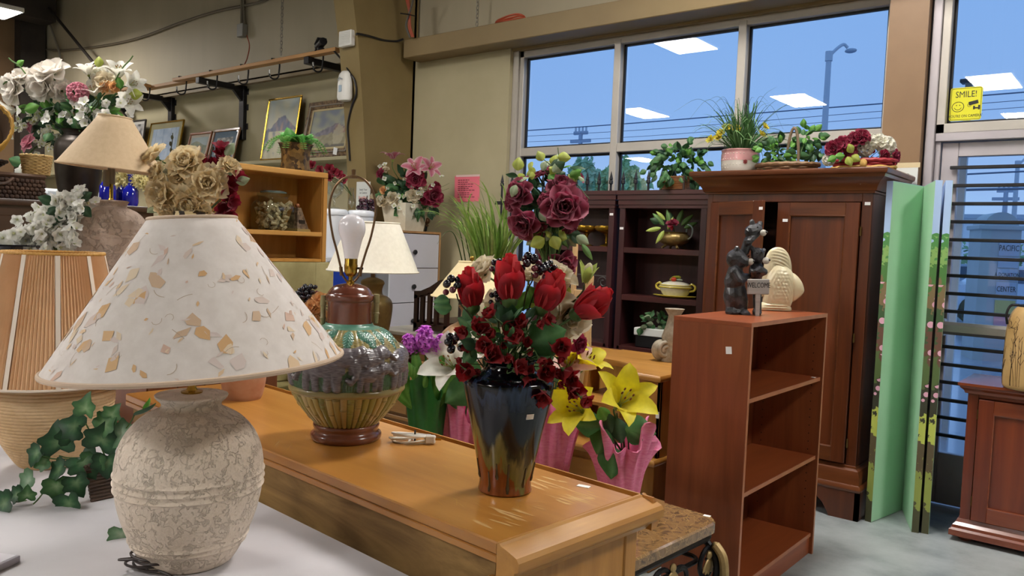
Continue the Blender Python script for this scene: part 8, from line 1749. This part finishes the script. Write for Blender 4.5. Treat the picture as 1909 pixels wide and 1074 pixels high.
# ---- security camera, sensor box, air freshener and cables
q = aty(598, 88, BY); t = thing('security_camera', 'black bullet security camera on the pine board end', 'camera', (q.x, BY, BZ+.035), -.5)
part('mount', box(-.03, .03, -.03, .03, 0, .03, .004), m_black, t, 0); part('barrel', tube([(-.10, -.01, .055), (.09, .01, .075)], .036, 18), m_black, t); part('hood', box(-.13, .07, -.045, .045, .095, .108, .005), m_black, t, 0, MX.Rotation(-.1, 4, 'Y')); part('lens', lathe([(0, 0), (.028, 0), (.028, .006), (0, .006)], 18), mat('lens_glass', '0a0a10', rough=.05, coat=1.), t, mx=T(-.101, -.01, .055) @ MX.Rotation(-PI/2, 4, 'Y'))
def flY(z):
    for (y0, z0_), (y1, z1_) in zip(pr_col, pr_col[1:]):
        if z0_ <= z <= z1_: return y0+(y1-y0)*(z-z0_)/(z1_-z0_)
pr_col = [(4.83, 0), (4.83, 1.5), (4.80, 2.0), (4.74, 2.6), (4.66, 3.2), (4.52, 3.9), (4.30, 5.6)]
q = aty(651, 88, flY(3.2)); t = thing('alarm_box', 'small white louvred alarm box on the ochre column', 'box', (q.x, flY(3.2)-.004, q.z), 0); part('case', box(-.085, .085, -.05, 0, 0, .135, .006), mat('white_case', 'e2e0da', rough=.4), t, 0)
for i in range(9): part('louvre', box(-.07, .07, -.054, -.05, .02+i*.0115, .027+i*.0115), mat('white_case', 'e2e0da'), t, 0)
q = aty(650, 192, flY(2.75)); t = thing('air_freshener', 'white wall air freshener dispenser on the ochre column', 'dispenser', (q.x, flY(2.8)-.006, q.z+.012), 0)
part('case', lathe([(0, 0), (.07, .0), (.085, .03), (.082, .15), (.07, .23), (.04, .26), (0, .265)], 28, 1., .62), mat('white_case', 'e2e0da'), t, 50, T(0, -.035, 0)); part('grille', tube([(-.03, -.092, .18), (.0, -.097, .195), (.03, -.092, .18)], .006, 8), mat('grey_grille', 'a9b0b5', rough=.4), t); part('window', box(-.02, .02, -.092, -.086, .07, .13, .004), mat('pale_blue_window', 'a9bccb', rough=.3), t, 0)
def cable(name, lbl, pts, r_, m, cat='cable'): return tag(ob(name, mesh(tube(spline(pts, 5), r_, 6), m)), lbl, cat)
F = lambda x, y: aty(x, y, flY(max(.1, aty(x, y, 4.75).z))-.012)
cable('black_cable', 'black cable running from camera down the ochre column', [aty(620, 92, 4.78), aty(640, 115, 4.72), F(652, 136), F(661, 150), F(664, 175), F(655, 200), F(648, 235), F(650, 270), F(652, 300)], .009, m_black)
cable('black_cable', 'black cable looping from alarm box towards the header beam', [F(664, 64), F(668, 63), aty(690, 68, 4.78), aty(715, 75, 4.95), aty(738, 77, 5.1), aty(752, 73, 5.13)], .010, m_black)
m_red = mat('orange_cable', 'a5482c', rough=.5)
for i, (dx, lbl) in enumerate(((0, 'orange cable of the bundle beside the column, straightest'), (4, 'orange cable of the bundle beside the column, middle one'), (8, 'orange cable of the bundle beside the column, outermost'))):
    cable('orange_cable', lbl, [aty(756+dx*.9-4, -20, 5.0), aty(762+dx*.3, 18, 5.06), aty(763+dx*.2, 28, 5.06), aty(762+dx*.4, 50, 5.07), aty(768+dx*.4, 69, 5.10)], .008, m_red)
cable('grey_cable', 'grey cable in the orange bundle beside the column', [aty(775, -20, 5.0), aty(766, 16, 5.04), aty(762, 28, 5.04), aty(757, 48, 5.06), aty(764, 70, 5.10)], .009, mat('grey_cable', '5a5650', rough=.5))
tag(ob('cable_tie', mesh(tube([aty(747, 25, 5.04), aty(762, 27, 5.03), aty(774, 30, 5.04)], .006, 6), m_black)), 'black tie round the orange cable bundle', 'cable tie')
t = thing('orange_cord_coil', 'orange cord coil lying on top of header beam', 'cord', (aty(952, 36, 5.25).x, 5.25, HZ1))
for i in range(4): part('loop', tube([(math.cos(a_)*(.16-.01*i), math.sin(a_)*.06, .012+i*.013+.01*math.sin(a_*2+i)) for a_ in [2*PI*j/24 for j in range(24)]], .009, 6, closed=True), m_red, t)
m_gw = mat('wall_cable', '6f6656', rough=.6)
cable('wall_cable', 'long grey cable sagging across the upper wall', [aty(-20, 72, 5.37), aty(85, 92, 5.37), aty(130, 93, 5.37), aty(200, 84, 5.37), aty(262, 70, 5.37), aty(335, 43, 5.37), aty(405, 21, 5.37), aty(480, 5, 5.37), aty(520, -12, 5.37)], .016, m_gw)
t = thing('junction_box', 'grey junction box with conduit on the upper wall', 'junction box', (aty(454, 70, 5.38).x, 5.395, aty(454, 70, 5.38).z)); part('case', box(-.06, .06, -.07, 0, 0, .15, .006), mat('grey_steel_box', '8d8b84', rough=.5), t, 0); part('conduit', tube([(-.02, -.03, .15), (-.02, -.03, 1.0)], .018, 8), m_gw, t); part('conduit', tube(spline([(.05, -.03, .14), (.03, -.03, .25), (.02, -.03, .4), (.02, -.03, 1.0)], 4), .016, 8), m_gw, t)
cable('red_wire', 'thin red wire hanging from the junction box', [aty(460, 66, 5.32), aty(465, 85, 5.3), aty(461, 108, 5.2), aty(455, 122, 4.9)], .006, m_red)
def chain(lbl, x, y0, y1, Y):
    a_, b_ = aty(x, y0, Y), aty(x-.01, y1, Y); n_ = 34; t = thing('hanging_chain', lbl, 'chain', (b_.x, Y, b_.z)); lk = mesh(tube([(.012*math.cos(q), 0, .022*math.sin(q)) for q in [2*PI*i/10 for i in range(10)]], .004, 5, closed=True), mat('chain_steel', '9a958a', rough=.4, metal=.6)); st = .034
    for i in range(int((a_.z-b_.z)/st)): ob('chain_link', lk, t, T(0, 0, i*st+.02) @ MX.Rotation(PI/2*(i % 2), 4, 'Z'))
chain('thin steel chain hanging above the pine board', 524, -30, 103, BY); chain('thin steel chain hanging down to the header beam', 889, -20, 49, 5.25)
# ================================================================ notices
def notice(lbl, p, w_, h, m, lines, rz=0., roll=0., y_off=0.):
    t = thing('paper_notice', lbl, 'notice', p, rz); sh_ = part('sheet', box(-w_/2, w_/2, -.002, 0, 0, h), m, t, 0, MX.Rotation(roll, 4, 'Y'))
    for (txt, z, sz, mi, al, sq_) in lines: ob('lettering', text_mesh(txt, sz, mi, .0003, squeeze=sq_, align=al), sh_, T(0 if al == 'CENTER' else -w_*.42, -.0024, z*h) @ MX.Rotation(PI/2, 4, 'X'))
    return t
m_ink = MATS['dark_ink']; m_rink = mat('red_ink', 'c0392b', rough=.7); q = aty(870, 376, 5.355)
t = notice('pink paper notice taped on the beige wall', (q.x, 5.357, q.z), .30, .235, mat('pink_paper', 'f07c8c', 'ea7283', rough=.6, scale=3), [], 0, -.03)
wl = random.Random(3); g = G()
for z in (.82, .74, .665, .575, .505, .435, .335, .26, .175):
    x = -.115; end = wl.uniform(.0, .115)
    while x < end: L = wl.uniform(.012, .034); g.join(box(x, x+L, -.0024, -.002, z*.235-.0035, z*.235+.0035)); x += L+.007
part('printed_lines', g, mat('notice_ink', '7d2f3c', rough=.7), t, 0)['kind'] = 'stuff'; part('tape', box(-.14, .145, -.0028, -.002, .222, .24), mat('clear_tape', 'e8c8c4', rough=.2), t, 0)
q = aty(676, 398, 4.80); notice('white printed notice taped to the ochre column', (q.x, flY(1.8)-.010, q.z), .19, .285, mat('white_paper', 'd9dbd6', 'd0d3ce', rough=.6, scale=4), [('Smile! Your', .75, .026, m_ink, 'CENTER', .85), ('on Camera', .65, .026, m_ink, 'CENTER', .85), ('Shoplifting', .50, .036, m_rink, 'CENTER', .85), ('is a Crime', .40, .026, m_rink, 'CENTER', .85), ('Please have your', .28, .018, m_ink, 'CENTER', .85), ('bags checked at', .22, .018, m_ink, 'CENTER', .85), ('the counter', .16, .018, m_ink, 'CENTER', .85)])
t = notice('white notice on the brown column, half hidden by armoire', (-1.262, 5.276, 1.90), .15, .14, MATS['white_paper'], [('ASED', .62, .022, m_ink, 'CENTER', 1.15)]); part('arrow', box(.0, .05, -.0026, -.002, .048, .056), m_ink, t, 0)
part('ragged_tape', box(-.07, .085, -.003, -.001, .13, .16), mat('masking_tape', 'cdbb94', rough=.7), t, 0)
# smile sign on the transom glass
q0, q1 = aty(1768, 226, 5.40), aty(1832, 168, 5.40); w_, h = q1.x-q0.x, .195; m_yel = mat('yellow_sign', 'd3cf1e', rough=.45)
t = thing('smile_sign', 'yellow SMILE security camera sign on the window glass', 'sign', ((q0.x+q1.x)/2, 5.408, q0.z))
part('plate', slab(rrect(-w_/2, w_/2, 0, h, .014), -.0015, .0015, .0003), m_yel, t, 30, MX.Rotation(PI/2, 4, 'X')); m_bk = mat('sign_black', '1b1d14', rough=.6)
part('border', tube([(x, -.002, y) for x, y in rrect(-w_/2+.006, w_/2-.006, .006, h-.006, .010)], .0011, 5, closed=True), m_bk, t)
for txt, z, sz, sq_, x in (('SMILE!', .152, .052, .80, 0), ("'YOU'RE ON CAMERA'", .026, .0225, .82, 0)): ob('lettering', text_mesh(txt, sz, m_bk, .0004, squeeze=sq_), t, T(x, -.0022, z) @ MX.Rotation(PI/2, 4, 'X'))
part('smiley', tube([(-.040+.031*math.cos(a_), -.0022, .082+.029*math.sin(a_)) for a_ in [2*PI*i/32 for i in range(32)]], .0016, 5, closed=True), m_bk, t); part('smile', tube([(-.040+.019*math.cos(a_), -.0022, .083+.019*math.sin(a_)) for a_ in [PI*1.1+PI*.8*i/12 for i in range(13)]], .0014, 5), m_bk, t)
for x in (-.048, -.031): part('eye', ball((x, -.0022, .091), (.0026, .001, .003), 8, 6), m_bk, t)
part('camera_icon', box(.016, .066, -.0026, -.0016, .091, .112, .0004).join(lathe([(.0085, -.001), (.0105, -.001), (.0105, .001), (.0085, .001), (.0085, -.001)], 20), T(.018, -.0022, .093) @ MX.Rotation(PI/2, 4, 'X')), m_bk, t, 0, T(.04, 0, .1) @ MX.Rotation(-.22, 4, 'Y') @ T(-.04, 0, -.1)); part('camera_icon_mount', box(.040, .05, -.0026, -.0016, .062, .082).join(box(.05, .066, -.0026, -.0016, .066, .074)).join(box(.066, .076, -.0026, -.0016, .06, .086)), m_bk, t, 0)
